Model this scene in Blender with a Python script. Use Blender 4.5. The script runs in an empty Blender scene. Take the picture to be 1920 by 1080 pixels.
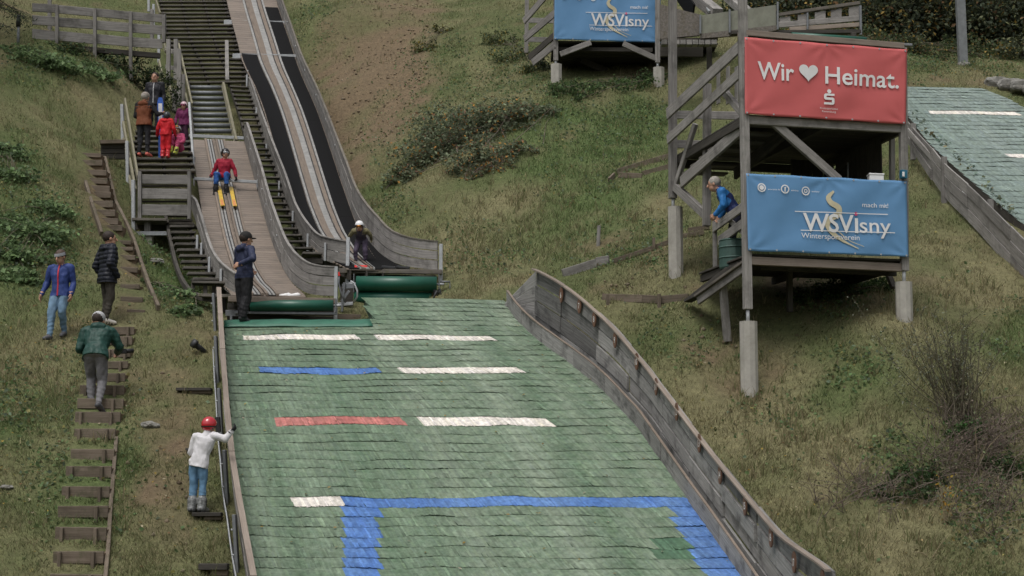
import bpy, bmesh, math, random
import numpy as np
from mathutils import Vector, Matrix, Euler, kdtree, noise as mnoise

random.seed(7); rng = np.random.default_rng(7)
scene = bpy.context.scene
col = scene.collection

# ---------------------------------------------------------------- camera, sky, sun, exposure
FPX = 3200.0                                   # focal length in pixels of the 1920 px wide photograph
HORIZON = 950.0
PITCH = math.atan((HORIZON - 540.0) / FPX)
cd = bpy.data.cameras.new('camera'); cam = bpy.data.objects.new('camera', cd); col.objects.link(cam)
cd.sensor_width = 36.0; cd.lens = FPX / 1920.0 * 36.0
cd.clip_start = 0.2; cd.clip_end = 900.0
cam.location = (0, 0, 0); cam.rotation_euler = (math.pi / 2 + PITCH, 0, 0)
scene.camera = cam
scene.render.resolution_x = 1024; scene.render.resolution_y = 576

world = bpy.data.worlds.new('World'); scene.world = world; world.use_nodes = True
wn = world.node_tree.nodes; wl = world.node_tree.links
SUN_EL, SUN_AZ = math.radians(64), math.radians(205)
sky = wn.new('ShaderNodeTexSky'); sky.sky_type = 'NISHITA'; sky.sun_disc = False
sky.sun_elevation = SUN_EL; sky.sun_rotation = SUN_AZ
sky.air_density = 1.0; sky.dust_density = 6.0; sky.ozone_density = 1.0
hsv = wn.new('ShaderNodeHueSaturation'); hsv.inputs['Saturation'].default_value = 0.25   # overcast: a grey sky
wl.new(sky.outputs[0], hsv.inputs['Color'])
bg = wn['Background']; bg.inputs['Strength'].default_value = 0.15
wl.new(hsv.outputs[0], bg.inputs['Color'])
sd = bpy.data.lights.new('sun', 'SUN'); sd.energy = 1.2; sd.angle = math.radians(25); sd.color = (1, 0.97, 0.93)
sun = bpy.data.objects.new('sun', sd); col.objects.link(sun)
_sdir = Vector((math.sin(SUN_AZ) * math.cos(SUN_EL), math.cos(SUN_AZ) * math.cos(SUN_EL), math.sin(SUN_EL)))
sun.rotation_euler = _sdir.to_track_quat('Z', 'Y').to_euler(); sun.location = (-10, -20, 60)
scene.view_settings.view_transform = 'Standard'; scene.view_settings.look = 'None'
scene.view_settings.gamma = 1.0; scene.view_settings.exposure = -0.14
scene.view_settings.use_curve_mapping = False

# ---------------------------------------------------------------- pixel <-> place
CP, SP = math.cos(PITCH), math.sin(PITCH)
def P(px, py, Y):
    x = (px - 960.0) / FPX; v = (540.0 - py) / FPX
    t = Y / (CP - SP * v)
    return Vector((x * t, Y, (SP + CP * v) * t))
def proj(X, Y, Z):
    f = Y * CP + Z * SP; u = -Y * SP + Z * CP
    return 960 + FPX * X / f, 540 - FPX * u / f
def lerp(a, b, t): return a + (b - a) * t
def tab(x, xs, ys): return float(np.interp(x, xs, ys))
Zv = Vector((0, 0, 1))

# ---------------------------------------------------------------- object helpers
W = {}
def mk(name, mesh, M=None, parent=None, mat=None):
    M = M or Matrix.Identity(4)
    o = bpy.data.objects.new(name, mesh); col.objects.link(o)
    if parent is not None:
        o.parent = parent; o.matrix_basis = W[parent.name].inverted() @ M
    else: o.matrix_basis = M
    W[o.name] = M.copy()
    if mat is not None and mesh is not None and len(mesh.materials) == 0: mesh.materials.append(mat)
    return o
def tag(o, label, cat, group=None):
    o['label'] = label; o['category'] = cat
    if group: o['group'] = group
    return o
def thing(name, label, cat, loc=(0, 0, 0), group=None):
    return tag(mk(name, None, Matrix.Translation(Vector(loc))), label, cat, group)
def kind(o, k): o['kind'] = k; return o

def set_gr(me, arr):
    a = me.attributes.new('gr', 'FLOAT_VECTOR', 'POINT'); a.data.foreach_set('vector', np.asarray(arr, np.float32).ravel())
def pymesh(name, verts, faces, gr=None, smooth=False):
    me = bpy.data.meshes.new(name); me.from_pydata([tuple(v) for v in verts], [], faces); me.update()
    if gr is not None: set_gr(me, gr)
    if smooth: me.polygons.foreach_set('use_smooth', [True] * len(me.polygons))
    return me
_bc = {}
def box_mesh(l, w, h, mat, bev=0.006):
    key = (round(l, 2), round(w, 3), round(h, 3), mat.name)
    if key in _bc: return _bc[key]
    l = max(round(l, 2), 0.01)
    bm = bmesh.new(); bmesh.ops.create_cube(bm, size=1.0)
    for v in bm.verts: v.co = Vector((v.co.x * l, v.co.y * w, v.co.z * h))
    b = min(bev, 0.2 * min(l, w, h))
    bmesh.ops.bevel(bm, geom=bm.edges[:], offset=b, segments=1, affect='EDGES', profile=0.5)
    me = bpy.data.meshes.new('piece'); bm.to_mesh(me); bm.free()
    set_gr(me, [tuple(v.co) for v in me.vertices])
    me.materials.append(mat); _bc[key] = me
    return me
def frame(p0, p1, up=Zv):
    x = (p1 - p0).normalized(); up = Vector(up)
    if abs(x.dot(up.normalized())) > 0.98: up = Vector((0, 1, 0))
    y = up.cross(x).normalized(); z = x.cross(y)
    M = Matrix((x, y, z)).transposed().to_4x4(); M.translation = (p0 + p1) / 2
    return M
def beam(name, p0, p1, w, h, mat, parent, up=Zv):
    """board or bar from p0 to p1; w = thickness across, h = size along 'up'"""
    p0 = Vector(p0); p1 = Vector(p1)
    return mk(name, box_mesh((p1 - p0).length, w, h, mat), frame(p0, p1, up), parent)
_cc = {}
def cyl_mesh(l, r, mat, n=14, r2=None):
    key = (round(l, 2), round(r, 3), mat.name, n, r2)
    if key in _cc: return _cc[key]
    r2 = r if r2 is None else r2
    V = []; F = []
    for i in range(n):
        a = 2 * math.pi * i / n
        V.append((-l / 2, r * math.cos(a), r * math.sin(a))); V.append((l / 2, r2 * math.cos(a), r2 * math.sin(a)))
    for i in range(n):
        j = (i + 1) % n; F.append((2 * i, 2 * j, 2 * j + 1, 2 * i + 1))
    F.append(tuple(2 * i for i in range(n))[::-1]); F.append(tuple(2 * i + 1 for i in range(n)))
    me = pymesh('round_piece', V, F, V); me.materials.append(mat)
    for p in me.polygons: p.use_smooth = len(p.vertices) == 4
    _cc[key] = me
    return me
def rod(name, p0, p1, r, mat, parent, n=14, r2=None):
    p0 = Vector(p0); p1 = Vector(p1)
    return mk(name, cyl_mesh((p1 - p0).length, r, mat, n, r2), frame(p0, p1), parent)
def tube(name, pts, r, mat, parent, n=8):
    """bent hose, cable or branch"""
    pts = [Vector(p) for p in pts]; V = []; F = []; G = []; s = 0
    rs = r if isinstance(r, (list, tuple)) else [r] * len(pts)
    o0 = pts[0]
    for i, p in enumerate(pts):
        d = (pts[min(i + 1, len(pts) - 1)] - pts[max(i - 1, 0)]).normalized()
        a = d.cross(Vector((0.31, 0.2, 0.93)))
        if a.length < 1e-3: a = d.cross(Vector((1, 0, 0)))
        a.normalize(); b = d.cross(a)
        if i: s += (p - pts[i - 1]).length
        for k in range(n):
            t = 2 * math.pi * k / n
            V.append(p - o0 + (a * math.cos(t) + b * math.sin(t)) * rs[i]); G.append((s, rs[i] * math.cos(t), rs[i] * math.sin(t)))
    for i in range(len(pts) - 1):
        for k in range(n):
            F.append((i * n + k, i * n + (k + 1) % n, (i + 1) * n + (k + 1) % n, (i + 1) * n + k))
    F.append(tuple(range(n))[::-1]); F.append(tuple((len(pts) - 1) * n + k for k in range(n)))
    return mk(name, pymesh(name, V, F, G, True), Matrix.Translation(o0), parent, mat)
def loft(name, secs, mat, parent, closed_ends=True, smooth=False):
    """secs: list of cross sections, each the same number of points (closed loop)"""
    o0 = secs[0][0]; n = len(secs[0]); V = []; F = []; G = []; s = 0
    for i, S in enumerate(secs):
        if i: s += (S[0] - secs[i - 1][0]).length
        acc = 0
        for k, p in enumerate(S):
            if k: acc += (p - S[k - 1]).length
            V.append(p - o0); G.append((s, acc, 0.0))
    for i in range(len(secs) - 1):
        for k in range(n):
            F.append((i * n + k, i * n + (k + 1) % n, (i + 1) * n + (k + 1) % n, (i + 1) * n + k))
    if closed_ends: F.append(tuple(range(n))[::-1]); F.append(tuple((len(secs) - 1) * n + k for k in range(n)))
    me = pymesh(name, V, F, G, smooth)
    bm = bmesh.new(); bm.from_mesh(me); bmesh.ops.recalc_face_normals(bm, faces=bm.faces[:]); bm.to_mesh(me); bm.free()
    return mk(name, me, Matrix.Translation(o0), parent, mat)
def respath(pts, n):
    """n points evenly along a smoothed polyline"""
    A = np.array([tuple(p) for p in pts], float)
    d = np.r_[0, np.cumsum(np.linalg.norm(np.diff(A, axis=0), axis=1))]
    t = np.linspace(0, d[-1], n)
    m = np.zeros_like(A)
    for i in range(len(A)):
        lo, hi = max(i - 1, 0), min(i + 1, len(A) - 1)
        m[i] = (A[hi] - A[lo]) / (d[hi] - d[lo])
    out = []
    for x in t:
        i = min(np.searchsorted(d, x, side='right') - 1, len(A) - 2); h = d[i + 1] - d[i]; u = (x - d[i]) / h
        out.append(Vector((2*u**3-3*u**2+1) * A[i] + (u**3-2*u**2+u) * h * m[i] + (-2*u**3+3*u**2) * A[i+1] + (u**3-u**2) * h * m[i+1]))
    return out
def ribbon(name, bot, top, th, mat, parent, inward=None):
    """a standing board along a curved line: bottom line, top line, thickness"""
    secs = []
    for i in range(len(bot)):
        d = bot[min(i + 1, len(bot) - 1)] - bot[max(i - 1, 0)]; d.z = 0
        nrm = Vector((d.y, -d.x, 0)).normalized() * th
        secs.append([bot[i], bot[i] + nrm, top[i] + nrm, top[i]])
    return loft(name, secs, mat, parent)
def board_wall(parent, bot, hts, nb, segs, th, mat, gap=0.02, lean=(0, 0, 0), name='board', jit=0.008):
    """wall of nb boards stacked, cut into segs lengths; bot is a fine path, hts the height at each point"""
    n = len(bot); lean = Vector(lean)
    cuts = [round(i * (n - 1) / segs) for i in range(segs + 1)]
    for si in range(segs):
        a, b = cuts[si], cuts[si + 1]
        if b <= a: continue
        for k in range(nb):
            off = (random.random() - 0.5) * 2 * jit
            B = []; T = []
            for i in range(a, b + 1):
                h = hts[i]; up = Zv * h + lean * h
                d = bot[min(i + 1, n - 1)] - bot[max(i - 1, 0)]; d.z = 0; nr = Vector((d.y, -d.x, 0)).normalized() * off
                B.append(bot[i] + up * (k / nb) + Zv * (gap if k else 0) + nr); T.append(bot[i] + up * ((k + 1) / nb) + nr)
            # pull the ends in a hair so the joints show
            e = (B[1] - B[0]).normalized() * 0.006; B[0] = B[0] + e; T[0] = T[0] + e
            e = (B[-1] - B[-2]).normalized() * 0.006; B[-1] = B[-1] - e; T[-1] = T[-1] - e
            ribbon(name, B, T, th * (0.9 + 0.2 * random.random()), mat(si, k) if callable(mat) else mat, parent)

# ---------------------------------------------------------------- materials
def newmat(name):
    m = bpy.data.materials.new(name); m.use_nodes = True
    nt = m.node_tree; return m, nt, nt.nodes, nt.links, nt.nodes['Principled BSDF']
def c4(c): return (c[0], c[1], c[2], 1.0)
def noise_node(N, L, vec, scale, detail=4, rough=0.6):
    t = N.new('ShaderNodeTexNoise'); t.inputs['Scale'].default_value = scale; t.inputs['Detail'].default_value = detail
    t.inputs['Roughness'].default_value = rough
    if vec is not None: L.new(vec, t.inputs['Vector'])
    return t
def ramp(N, L, fac, stops):
    r = N.new('ShaderNodeValToRGB'); e = r.color_ramp.elements
    while len(e) < len(stops): e.new(0.5)
    for i, (p, c) in enumerate(stops): e[i].position = p; e[i].color = c4(c)
    L.new(fac, r.inputs[0]); return r
def mixc(N, L, fac, a, b, mode='MIX'):
    m = N.new('ShaderNodeMix'); m.data_type = 'RGBA'; m.blend_type = mode
    for s, x in ((m.inputs[0], fac), (m.inputs[6], a), (m.inputs[7], b)):
        if hasattr(x, 'links') or isinstance(x, bpy.types.NodeSocket): L.new(x, s)
        elif isinstance(x, (int, float)): s.default_value = x
        else: s.default_value = c4(x)
    return m.outputs[2]
def bumpn(N, L, B, height, strength=0.4, dist=0.01):
    b = N.new('ShaderNodeBump'); b.inputs['Strength'].default_value = strength; b.inputs['Distance'].default_value = dist
    L.new(height, b.inputs['Height']); L.new(b.outputs[0], B.inputs['Normal'])
def math_n(N, L, op, a, b):
    m = N.new('ShaderNodeMath'); m.operation = op
    for i, x in enumerate((a, b)):
        if isinstance(x, bpy.types.NodeSocket): L.new(x, m.inputs[i])
        else: m.inputs[i].default_value = x
    return m.outputs[0]
def wood(name, dark, light, stain=(0.03, 0.03, 0.025), stain_amt=0.5, moss=None, rough=0.85, vary=0.35):
    m, nt, N, L, B = newmat(name)
    at = N.new('ShaderNodeAttribute'); at.attribute_name = 'gr'
    oi = N.new('ShaderNodeObjectInfo')
    add = N.new('ShaderNodeVectorMath'); add.operation = 'ADD'
    cmb = N.new('ShaderNodeCombineXYZ')
    r10 = math_n(N, L, 'MULTIPLY', oi.outputs['Random'], 37.0)
    L.new(r10, cmb.inputs[0]); L.new(r10, cmb.inputs[1]); L.new(at.outputs['Vector'], add.inputs[0]); L.new(cmb.outputs[0], add.inputs[1])
    mp = N.new('ShaderNodeMapping'); mp.inputs['Scale'].default_value = (1.6, 34, 34); L.new(add.outputs[0], mp.inputs['Vector'])
    grain = noise_node(N, L, mp.outputs[0], 1.0, 6, 0.7)
    base = ramp(N, L, grain.outputs['Fac'], [(0.28, dark), (0.72, light)]).outputs[0]
    big = noise_node(N, L, add.outputs[0], 2.3, 5, 0.65)
    sf = ramp(N, L, big.outputs['Fac'], [(0.5, (0, 0, 0)), (0.72, (stain_amt,) * 3)]).outputs[0]
    base = mixc(N, L, sf, base, stain)
    if moss:
        mo = noise_node(N, L, add.outputs[0], 5.0, 5, 0.7)
        base = mixc(N, L, ramp(N, L, mo.outputs['Fac'], [(0.52, (0, 0, 0)), (0.7, (0.7,) * 3)]).outputs[0], base, moss)
    br = math_n(N, L, 'ADD', math_n(N, L, 'MULTIPLY', oi.outputs['Random'], vary), 1.0 - vary / 2)
    cc = N.new('ShaderNodeCombineColor')
    for i in range(3): L.new(br, cc.inputs[i])
    base = mixc(N, L, 1.0, base, cc.outputs[0], 'MULTIPLY')
    L.new(base, B.inputs['Base Color']); B.inputs['Roughness'].default_value = rough
    B.inputs['Specular IOR Level'].default_value = 0.25
    bumpn(N, L, B, grain.outputs['Fac'], 0.5, 0.008)
    return m
def plain(name, c, rough=0.6, metal=0.0, var=0.25, scale=9.0, spec=0.4, bump=0.0, coat=0.0, dirt=None):
    m, nt, N, L, B = newmat(name)
    tc = N.new('ShaderNodeTexCoord')
    t = noise_node(N, L, tc.outputs['Object'], scale, 5, 0.65)
    lo = tuple(x * (1 - var) for x in c); hi = tuple(min(1, x * (1 + var)) for x in c)
    base = ramp(N, L, t.outputs['Fac'], [(0.3, lo), (0.7, hi)]).outputs[0]
    if dirt:
        d = noise_node(N, L, tc.outputs['Object'], scale * 0.35, 6, 0.7)
        base = mixc(N, L, ramp(N, L, d.outputs['Fac'], [(0.48, (0, 0, 0)), (0.75, (0.75,) * 3)]).outputs[0], base, dirt)
    L.new(base, B.inputs['Base Color'])
    B.inputs['Roughness'].default_value = rough; B.inputs['Metallic'].default_value = metal
    B.inputs['Specular IOR Level'].default_value = spec; B.inputs['Coat Weight'].default_value = coat
    if bump: bumpn(N, L, B, t.outputs['Fac'], bump, 0.02)
    return m
M_ = {}
M_['wood'] = wood('weathered_grey_wood', (0.125, 0.118, 0.11), (0.315, 0.30, 0.283), stain_amt=0.6)
M_['wood_dark'] = wood('dark_wood_with_shade', (0.028, 0.026, 0.023), (0.085, 0.077, 0.067), stain=(0.02, 0.02, 0.016), stain_amt=0.5)  # dark timber, colour lowered further to deepen the shade under the platforms
M_['wood_step'] = wood('stair_tread_wood', (0.07, 0.064, 0.057), (0.18, 0.166, 0.147), stain=(0.028, 0.027, 0.022), stain_amt=0.6)
M_['wood_brown'] = wood('brown_deck_wood', (0.13, 0.104, 0.084), (0.255, 0.212, 0.175), stain=(0.075, 0.07, 0.064), stain_amt=0.55, rough=0.55, vary=0.22)
M_['wood_rail'] = wood('tan_guide_wood', (0.145, 0.115, 0.093), (0.26, 0.215, 0.175), stain_amt=0.3)
M_['wood_lichen'] = wood('lichen_covered_wood', (0.15, 0.138, 0.098), (0.265, 0.248, 0.175), stain_amt=0.3)
M_['wood_moss'] = wood('mossy_wood', (0.09, 0.08, 0.07), (0.2, 0.18, 0.155), moss=(0.08, 0.085, 0.03))
M_['wood_earth'] = wood('earthy_step_wood', (0.085, 0.066, 0.05), (0.19, 0.155, 0.12), moss=(0.05, 0.055, 0.025), stain=(0.05, 0.04, 0.025))
M_['wood_stained'] = wood('black_stained_wall_wood', (0.135, 0.132, 0.128), (0.335, 0.328, 0.315), stain=(0.028, 0.028, 0.028), stain_amt=0.9)
M_['wood_black'] = wood('blackened_wall_wood', (0.05, 0.05, 0.049), (0.19, 0.187, 0.18), stain=(0.02, 0.02, 0.02), stain_amt=0.85)
M_['wood_cap'] = wood('wall_cap_wood', (0.17, 0.135, 0.11), (0.31, 0.265, 0.225), stain_amt=0.2)
M_['steel'] = plain('galvanised_steel', (0.37, 0.385, 0.395), 0.5, 0.25, 0.18, 14)
M_['steel_dark'] = plain('dull_grey_steel', (0.17, 0.18, 0.19), 0.55, 0.3, 0.2, 10)
M_['ice_track'] = plain('grey_track_metal', (0.30, 0.295, 0.28), 0.45, 0.25, 0.3, 6)
M_['concrete'] = plain('concrete', (0.36, 0.345, 0.31), 0.9, 0, 0.18, 5, 0.2, 0.25, dirt=(0.22, 0.215, 0.18))
M_['black'] = plain('black_plastic', (0.015, 0.015, 0.016), 0.55)
M_['rubber'] = plain('black_hose_rubber', (0.03, 0.031, 0.033), 0.5)
M_['tarp'] = plain('green_tarpaulin', (0.012, 0.085, 0.055), 0.38, 0, 0.15, 3, 0.5)
M_['tarp_light'] = plain('pale_green_sheet', (0.03, 0.125, 0.08), 0.5, 0, 0.25, 5)
M_['red_paint'] = plain('red_paint', (0.55, 0.035, 0.03), 0.4)
M_['white'] = plain('white_plastic', (0.72, 0.72, 0.72), 0.45, 0, 0.06)
M_['stone'] = plain('pale_stone', (0.21, 0.205, 0.19), 0.9, 0, 0.3, 8, 0.2, 0.6, dirt=(0.13, 0.12, 0.09))
def mesh_mat():
    m, nt, N, L, B = newmat('black_grip_mesh')
    at = N.new('ShaderNodeAttribute'); at.attribute_name = 'gr'
    mp = N.new('ShaderNodeMapping'); mp.inputs['Scale'].default_value = (14, 30, 1); L.new(at.outputs['Vector'], mp.inputs['Vector'])
    ck = N.new('ShaderNodeTexChecker'); ck.inputs['Scale'].default_value = 1.0; L.new(mp.outputs[0], ck.inputs['Vector'])
    n = noise_node(N, L, at.outputs['Vector'], 3.0)
    a = mixc(N, L, ck.outputs['Fac'], (0.004, 0.004, 0.0045), (0.014, 0.014, 0.015))
    L.new(mixc(N, L, n.outputs['Fac'], a, (0.009, 0.009, 0.009)), B.inputs['Base Color']); B.inputs['Roughness'].default_value = 0.8; B.inputs['Specular IOR Level'].default_value = 0.08
    bumpn(N, L, B, ck.outputs['Fac'], 0.4, 0.006)
    return m
M_['mesh'] = mesh_mat()
# ---------------------------------------------------------------- terrain (heights read from what stands on it)
CTRL_PX = [  # photograph x, y, distance
 (20,1075,25.0),(200,1075,25.1),(400,1078,25.2),(20,900,27.2),(300,900,27.6),(390,900,27.7),(20,760,29.6),(300,760,29.8),(395,760,29.9),
 (115,638,32.4),(205,612,33.2),(30,630,32.6),(300,610,33.2),(385,640,32.6),(340,560,34.9),(360,585,34.0),
 (40,480,35.4),(230,520,35.8),(280,480,38.2),(40,300,39.6),(215,380,39.0),(170,290,41.6),
 (40,140,45.0),(160,120,46.6),(240,150,47.6),(20,20,51),
 (560,520,37.6),(520,590,35.0),(640,600,35.2),(740,592,36.6),(700,590,35.6),
 (610,330,46.6),(640,400,43.5),(610,200,52),
 (850,562,36.3),(930,565,35.2),(830,500,38.3),(760,420,42.0),(690,300,47.0),(700,130,54),(640,20,60),(800,10,62),(880,300,44.5),(900,150,51.5),
 (980,20,58),(1000,500,37.6),(1040,400,40.6),(1150,330,42.6),(1040,165,47.8),(1240,160,48.6),(1180,230,46.2),(1130,480,38.0),(1220,440,38.0),
 (1100,548,35.0),(1210,566,34.0),(1265,512,34.6),(1290,450,36.5),(1330,400,38),(1402,742,31.0),(1360,637,32.3),(1180,640,32.6),(1290,680,31.3),(1330,800,29.8),
 (1400,905,28.4),(1530,1058,26.0),(1695,582,31.8),(1560,640,31.8),(1480,600,32.6),(1550,540,34.2),(1560,440,37.5),(1720,450,36.6),(1780,400,38.4),(1850,470,36.4),
 (1905,540,34.6),(1800,620,32.2),(1900,800,29.8),(1700,800,29.3),(1600,950,27.6),(1900,1070,26.2),(1700,1075,26.0),
 (1710,150,46.5),(1850,130,48.0),(1915,180,46.0),(1805,122,49.5),(1600,150,46.5),(1450,120,47.5),(1915,40,56),(1700,30,56),(1500,20,55),(1350,100,49.5),
]
CTRL = [tuple(P(*c)) for c in CTRL_PX]
# under the wooden structures the ground lies a little below them
for (q, off) in (((458,265,47.5),.8),((481,350,43.6),.8),((503,430,40.2),.8),((528,497,37.4),.75),((560,540,35.4),.7),((365,265,47.5),.7),((376,350,43.6),.7),((388,430,40),.7),((404,497,37.2),.65),((430,545,35),.6),
                 ((519,3,61.7),.8),((545,80,57.8),.8),((563,133,55.2),.8),((597,213,51.4),.8),((647,360,44.8),.8),((670,421,41.8),.8),((706,469,39.7),.8),((600,478,39.2),.8),((296,0,62),.9),((313,72,58),.9),((337,120,55.6),.9),((353,156,53.9),.9),((425,0,62),.9),((446,72,58),.9),((468,154,54),.9),
                 ((449,217,50.5),.8),((484,323,45.6),.8),((530,437,40.8),.8),((278,-52,65),.8),((505,-60,65),.8),((395,200,51),.8),((252,322,41.1),.9),((251,278,43.3),.7),((360,278,43.5),.9),((257,240,45.5),.3),((352,240,45.7),.7),((313,404,41.2),.7),((320,439,39.6),.7),((344,503,36.7),.7),((250,420,40.2),.75),((300,430,40.3),.8)):
    p = P(*q); CTRL.append((p.x, p.y, p.z - off))
# landing slope: edges of the matting as pixel rows with distance
LY_Y = [560, 578, 610, 640, 670, 740, 815, 890, 985, 1080, 1180, 1300]; LY_D = [34.9, 34.25, 33.2, 32.35, 31.5, 30.0, 28.85, 27.7, 26.4, 25.2, 24.0, 22.6]
LE_Y = [560, 612, 680, 760, 850, 940, 1010, 1080, 1300]; LE_X = [415, 420, 424, 430, 437, 447, 458, 470, 510]
RE_Y = [560, 578, 610, 640, 680, 712, 750, 805, 870, 935, 1005, 1080, 1180, 1300]; RE_X = [940, 955, 978, 1012, 1068, 1110, 1150, 1200, 1245, 1290, 1340, 1392, 1460, 1545]
def dist_of(y): return tab(y, LY_Y, LY_D)
def Ledge(y): return P(tab(y, LE_Y, LE_X), y, dist_of(y))
def Redge(y): return P(tab(y, RE_Y, RE_X), y + 1, dist_of(y) + 0.3)
for y in (590, 640, 700, 780, 880, 980, 1100, 1250):
    for a in (0.08, 0.5, 0.92):
        p = Ledge(y).lerp(Redge(y), a); CTRL.append((p.x, p.y, p.z - 0.22))
# beyond the frame: the run-out, the far slope and its flanks
for x in (-60, -30, -8, 0, 8, 30, 60):
    b = 0.06 * abs(x) if abs(x) > 10 else 0
    CTRL += [(x, -30, -0.5 + b), (x, 0, -2.6 + b), (x, 12, -4.2 + b)]
    if abs(x) > 20: CTRL += [(x, 24, -0.6 + 3 * b), (x, 40, 8.5 + 2.5 * b), (x, 60, 19 + 2 * b)]
    CTRL += [(x, 90, 36 + b), (x, 150, 60 + b)]
for x in (-5, 0, 5): CTRL.append((x, 20, -3.4))
CT = np.array(CTRL); CXY = CT[:, :2]
def _phi(r2): return np.where(r2 > 1e-9, 0.5 * r2 * np.log(np.maximum(r2, 1e-12)), 0.0)
_n = len(CT); _A = np.zeros((_n + 3, _n + 3))
_A[:_n, :_n] = _phi(((CXY[:, None] - CXY[None]) ** 2).sum(-1)) + np.eye(_n) * 0.35
_A[:_n, _n] = 1; _A[:_n, _n + 1:] = CXY; _A[_n, :_n] = 1; _A[_n + 1:, :_n] = CXY.T
_w = np.linalg.solve(_A, np.r_[CT[:, 2], 0, 0, 0])
def TZ(X, Y):
    X = np.atleast_1d(np.asarray(X, float)); Y = np.atleast_1d(np.asarray(Y, float)); out = np.empty(X.shape)
    for i in range(0, len(X), 40000):
        q = np.stack([X[i:i + 40000], Y[i:i + 40000]], -1)
        r2 = ((q[:, None] - CXY[None]) ** 2).sum(-1)
        out[i:i + 40000] = _phi(r2) @ _w[:_n] + _w[_n] + q @ _w[_n + 1:]
    return out
def G(px, py, y0=18.0, y1=95.0):
    """where the line of sight through a pixel meets the ground"""
    Ys = np.linspace(y0, y1, 400); pts = [P(px, py, y) for y in Ys]
    d = np.array([p.z for p in pts]) - TZ([p.x for p in pts], Ys)
    k = np.argmax(d < 0)
    if d[k] >= 0: return pts[-1]
    a, b = (Ys[k - 1], Ys[k]) if k else (Ys[0], Ys[0]); t = d[k - 1] / (d[k - 1] - d[k]) if k else 0
    Y = a + (b - a) * t; p = P(px, py, Y); p.z = float(TZ(p.x, Y)[0]); return p
def ground_at(x, y): return Vector((x, y, float(TZ(x, y)[0])))

# cheap vector noise for masks
_ns = rng.uniform(0, 100, (12, 2)); _nk = rng.normal(0, 1, (12, 2))
def vnoise(X, Y, scale, seed=0):
    """value noise on a lattice, 3 octaves"""
    out = np.zeros_like(X, float); amp = 1.0; tot = 0
    for o in range(3):
        x = X * scale * 2 ** o + seed * 17.3 + 900; y = Y * scale * 2 ** o + seed * 7.7 + 900
        xi = np.floor(x).astype(np.int64); yi = np.floor(y).astype(np.int64); fx = x - xi; fy = y - yi
        fx = fx * fx * (3 - 2 * fx); fy = fy * fy * (3 - 2 * fy)
        def h(a, b):
            n = (a * 374761393 + b * 668265263 + seed * 974711) & 0x7fffffff
            n = ((n ^ (n >> 13)) * 1274126177) & 0x7fffffff
            return ((n ^ (n >> 16)) & 0xffff) / 65535.0
        out += amp * ((h(xi, yi) * (1 - fx) + h(xi + 1, yi) * fx) * (1 - fy) + (h(xi, yi + 1) * (1 - fx) + h(xi + 1, yi + 1) * fx) * fy)
        tot += amp; amp *= 0.5
    return out / tot
# what grows where: pixel ellipses of bare soil, dry grass, lush green
SOIL = [(700,120,115,190,1.3),(640,260,65,130,1.1),(750,40,90,90,1.0),(680,330,50,70,0.5),(310,850,75,260,0.5),(235,540,35,70,0.8),(180,370,38,90,0.9),(270,700,60,60,0.5),
        (1210,545,110,30,0.6),(1330,640,70,50,0.65),(1180,470,90,40,0.35),(1230,400,60,25,0.4),(1520,900,120,60,0.2),(1500,560,170,60,0.8),(340,640,60,40,0.5),(60,20,90,50,0.5),(1200,130,120,30,0.5),(1800,150,120,25,0.4),(620,600,80,40,0.8),(1420,720,60,60,0.4)]
DRY = [(900,480,130,60,0.55),(960,400,70,60,0.6),(1380,780,140,90,0.7),(1450,700,90,70,0.6),(1500,850,120,100,0.6),(1750,560,160,90,0.45),(1480,1000,90,80,0.4),(1800,520,110,120,0.55),(600,250,40,200,0.4),(560,100,70,120,0.3),
       (80,700,110,90,0.35),(150,220,120,110,0.2),(240,200,60,90,0.5),(700,420,70,60,0.3),(1760,980,150,100,0.5),(60,960,80,80,0.25)]
LUSH = [(120,230,150,120,0.35),(60,560,120,90,0.35),(1080,290,150,110,0.9),(1100,380,110,70,0.8),(1180,240,80,70,0.9),(1000,440,120,60,0.6),(60,450,110,90,0.8),(30,330,70,90,0.8),(120,130,110,50,0.7),(150,880,120,190,0.6),(60,800,90,100,0.6),(300,460,60,60,0.8),(330,540,50,50,0.9),
        (1620,700,70,40,0.9),(1560,740,60,40,0.7),(1900,640,60,60,0.6),(740,330,60,60,0.3),(640,380,70,60,0.7),(720,400,60,50,0.5),(1230,320,60,40,0.8),(1560,560,80,40,0.6),(1330,900,60,60,0.5),(1700,960,100,60,0.3),(560,20,60,60,0.7)]
def blobs(px, py, L):
    out = np.zeros_like(px)
    for x, y, rx, ry, a in L:
        d = ((px - x) / rx) ** 2 + ((py - y) / ry) ** 2
        out = np.maximum(out, a * np.clip(1.35 - d, 0, 1))
    return out
def groundmix(X, Y, Z):
    px, py = proj(X, Y, Z)
    n1 = vnoise(X, Y, 0.55, 1); n2 = vnoise(X, Y, 1.7, 2); n3 = vnoise(X, Y, 0.9, 3)
    soil = np.clip(blobs(px, py, SOIL) * 1.2 + (n2 - 0.62) * 2.2, 0, 1) * np.clip(n1 * 2.2 - 0.15, 0.25, 1)
    dry = np.clip(0.29 + blobs(px, py, DRY) + (n3 - 0.5) * 1.7, 0, 1)
    lush = np.clip(blobs(px, py, LUSH) + (n1 - 0.55) * 1.1, 0, 1)
    return px, py, np.clip(soil, 0, 1), dry * (1 - 0.7 * lush), lush
C_GREEN = np.array((0.088, 0.104, 0.046)); C_DRY = np.array((0.20, 0.18, 0.105)); C_SOIL = np.array((0.148, 0.112, 0.074)); C_LUSH = np.array((0.078, 0.114, 0.043))
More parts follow.
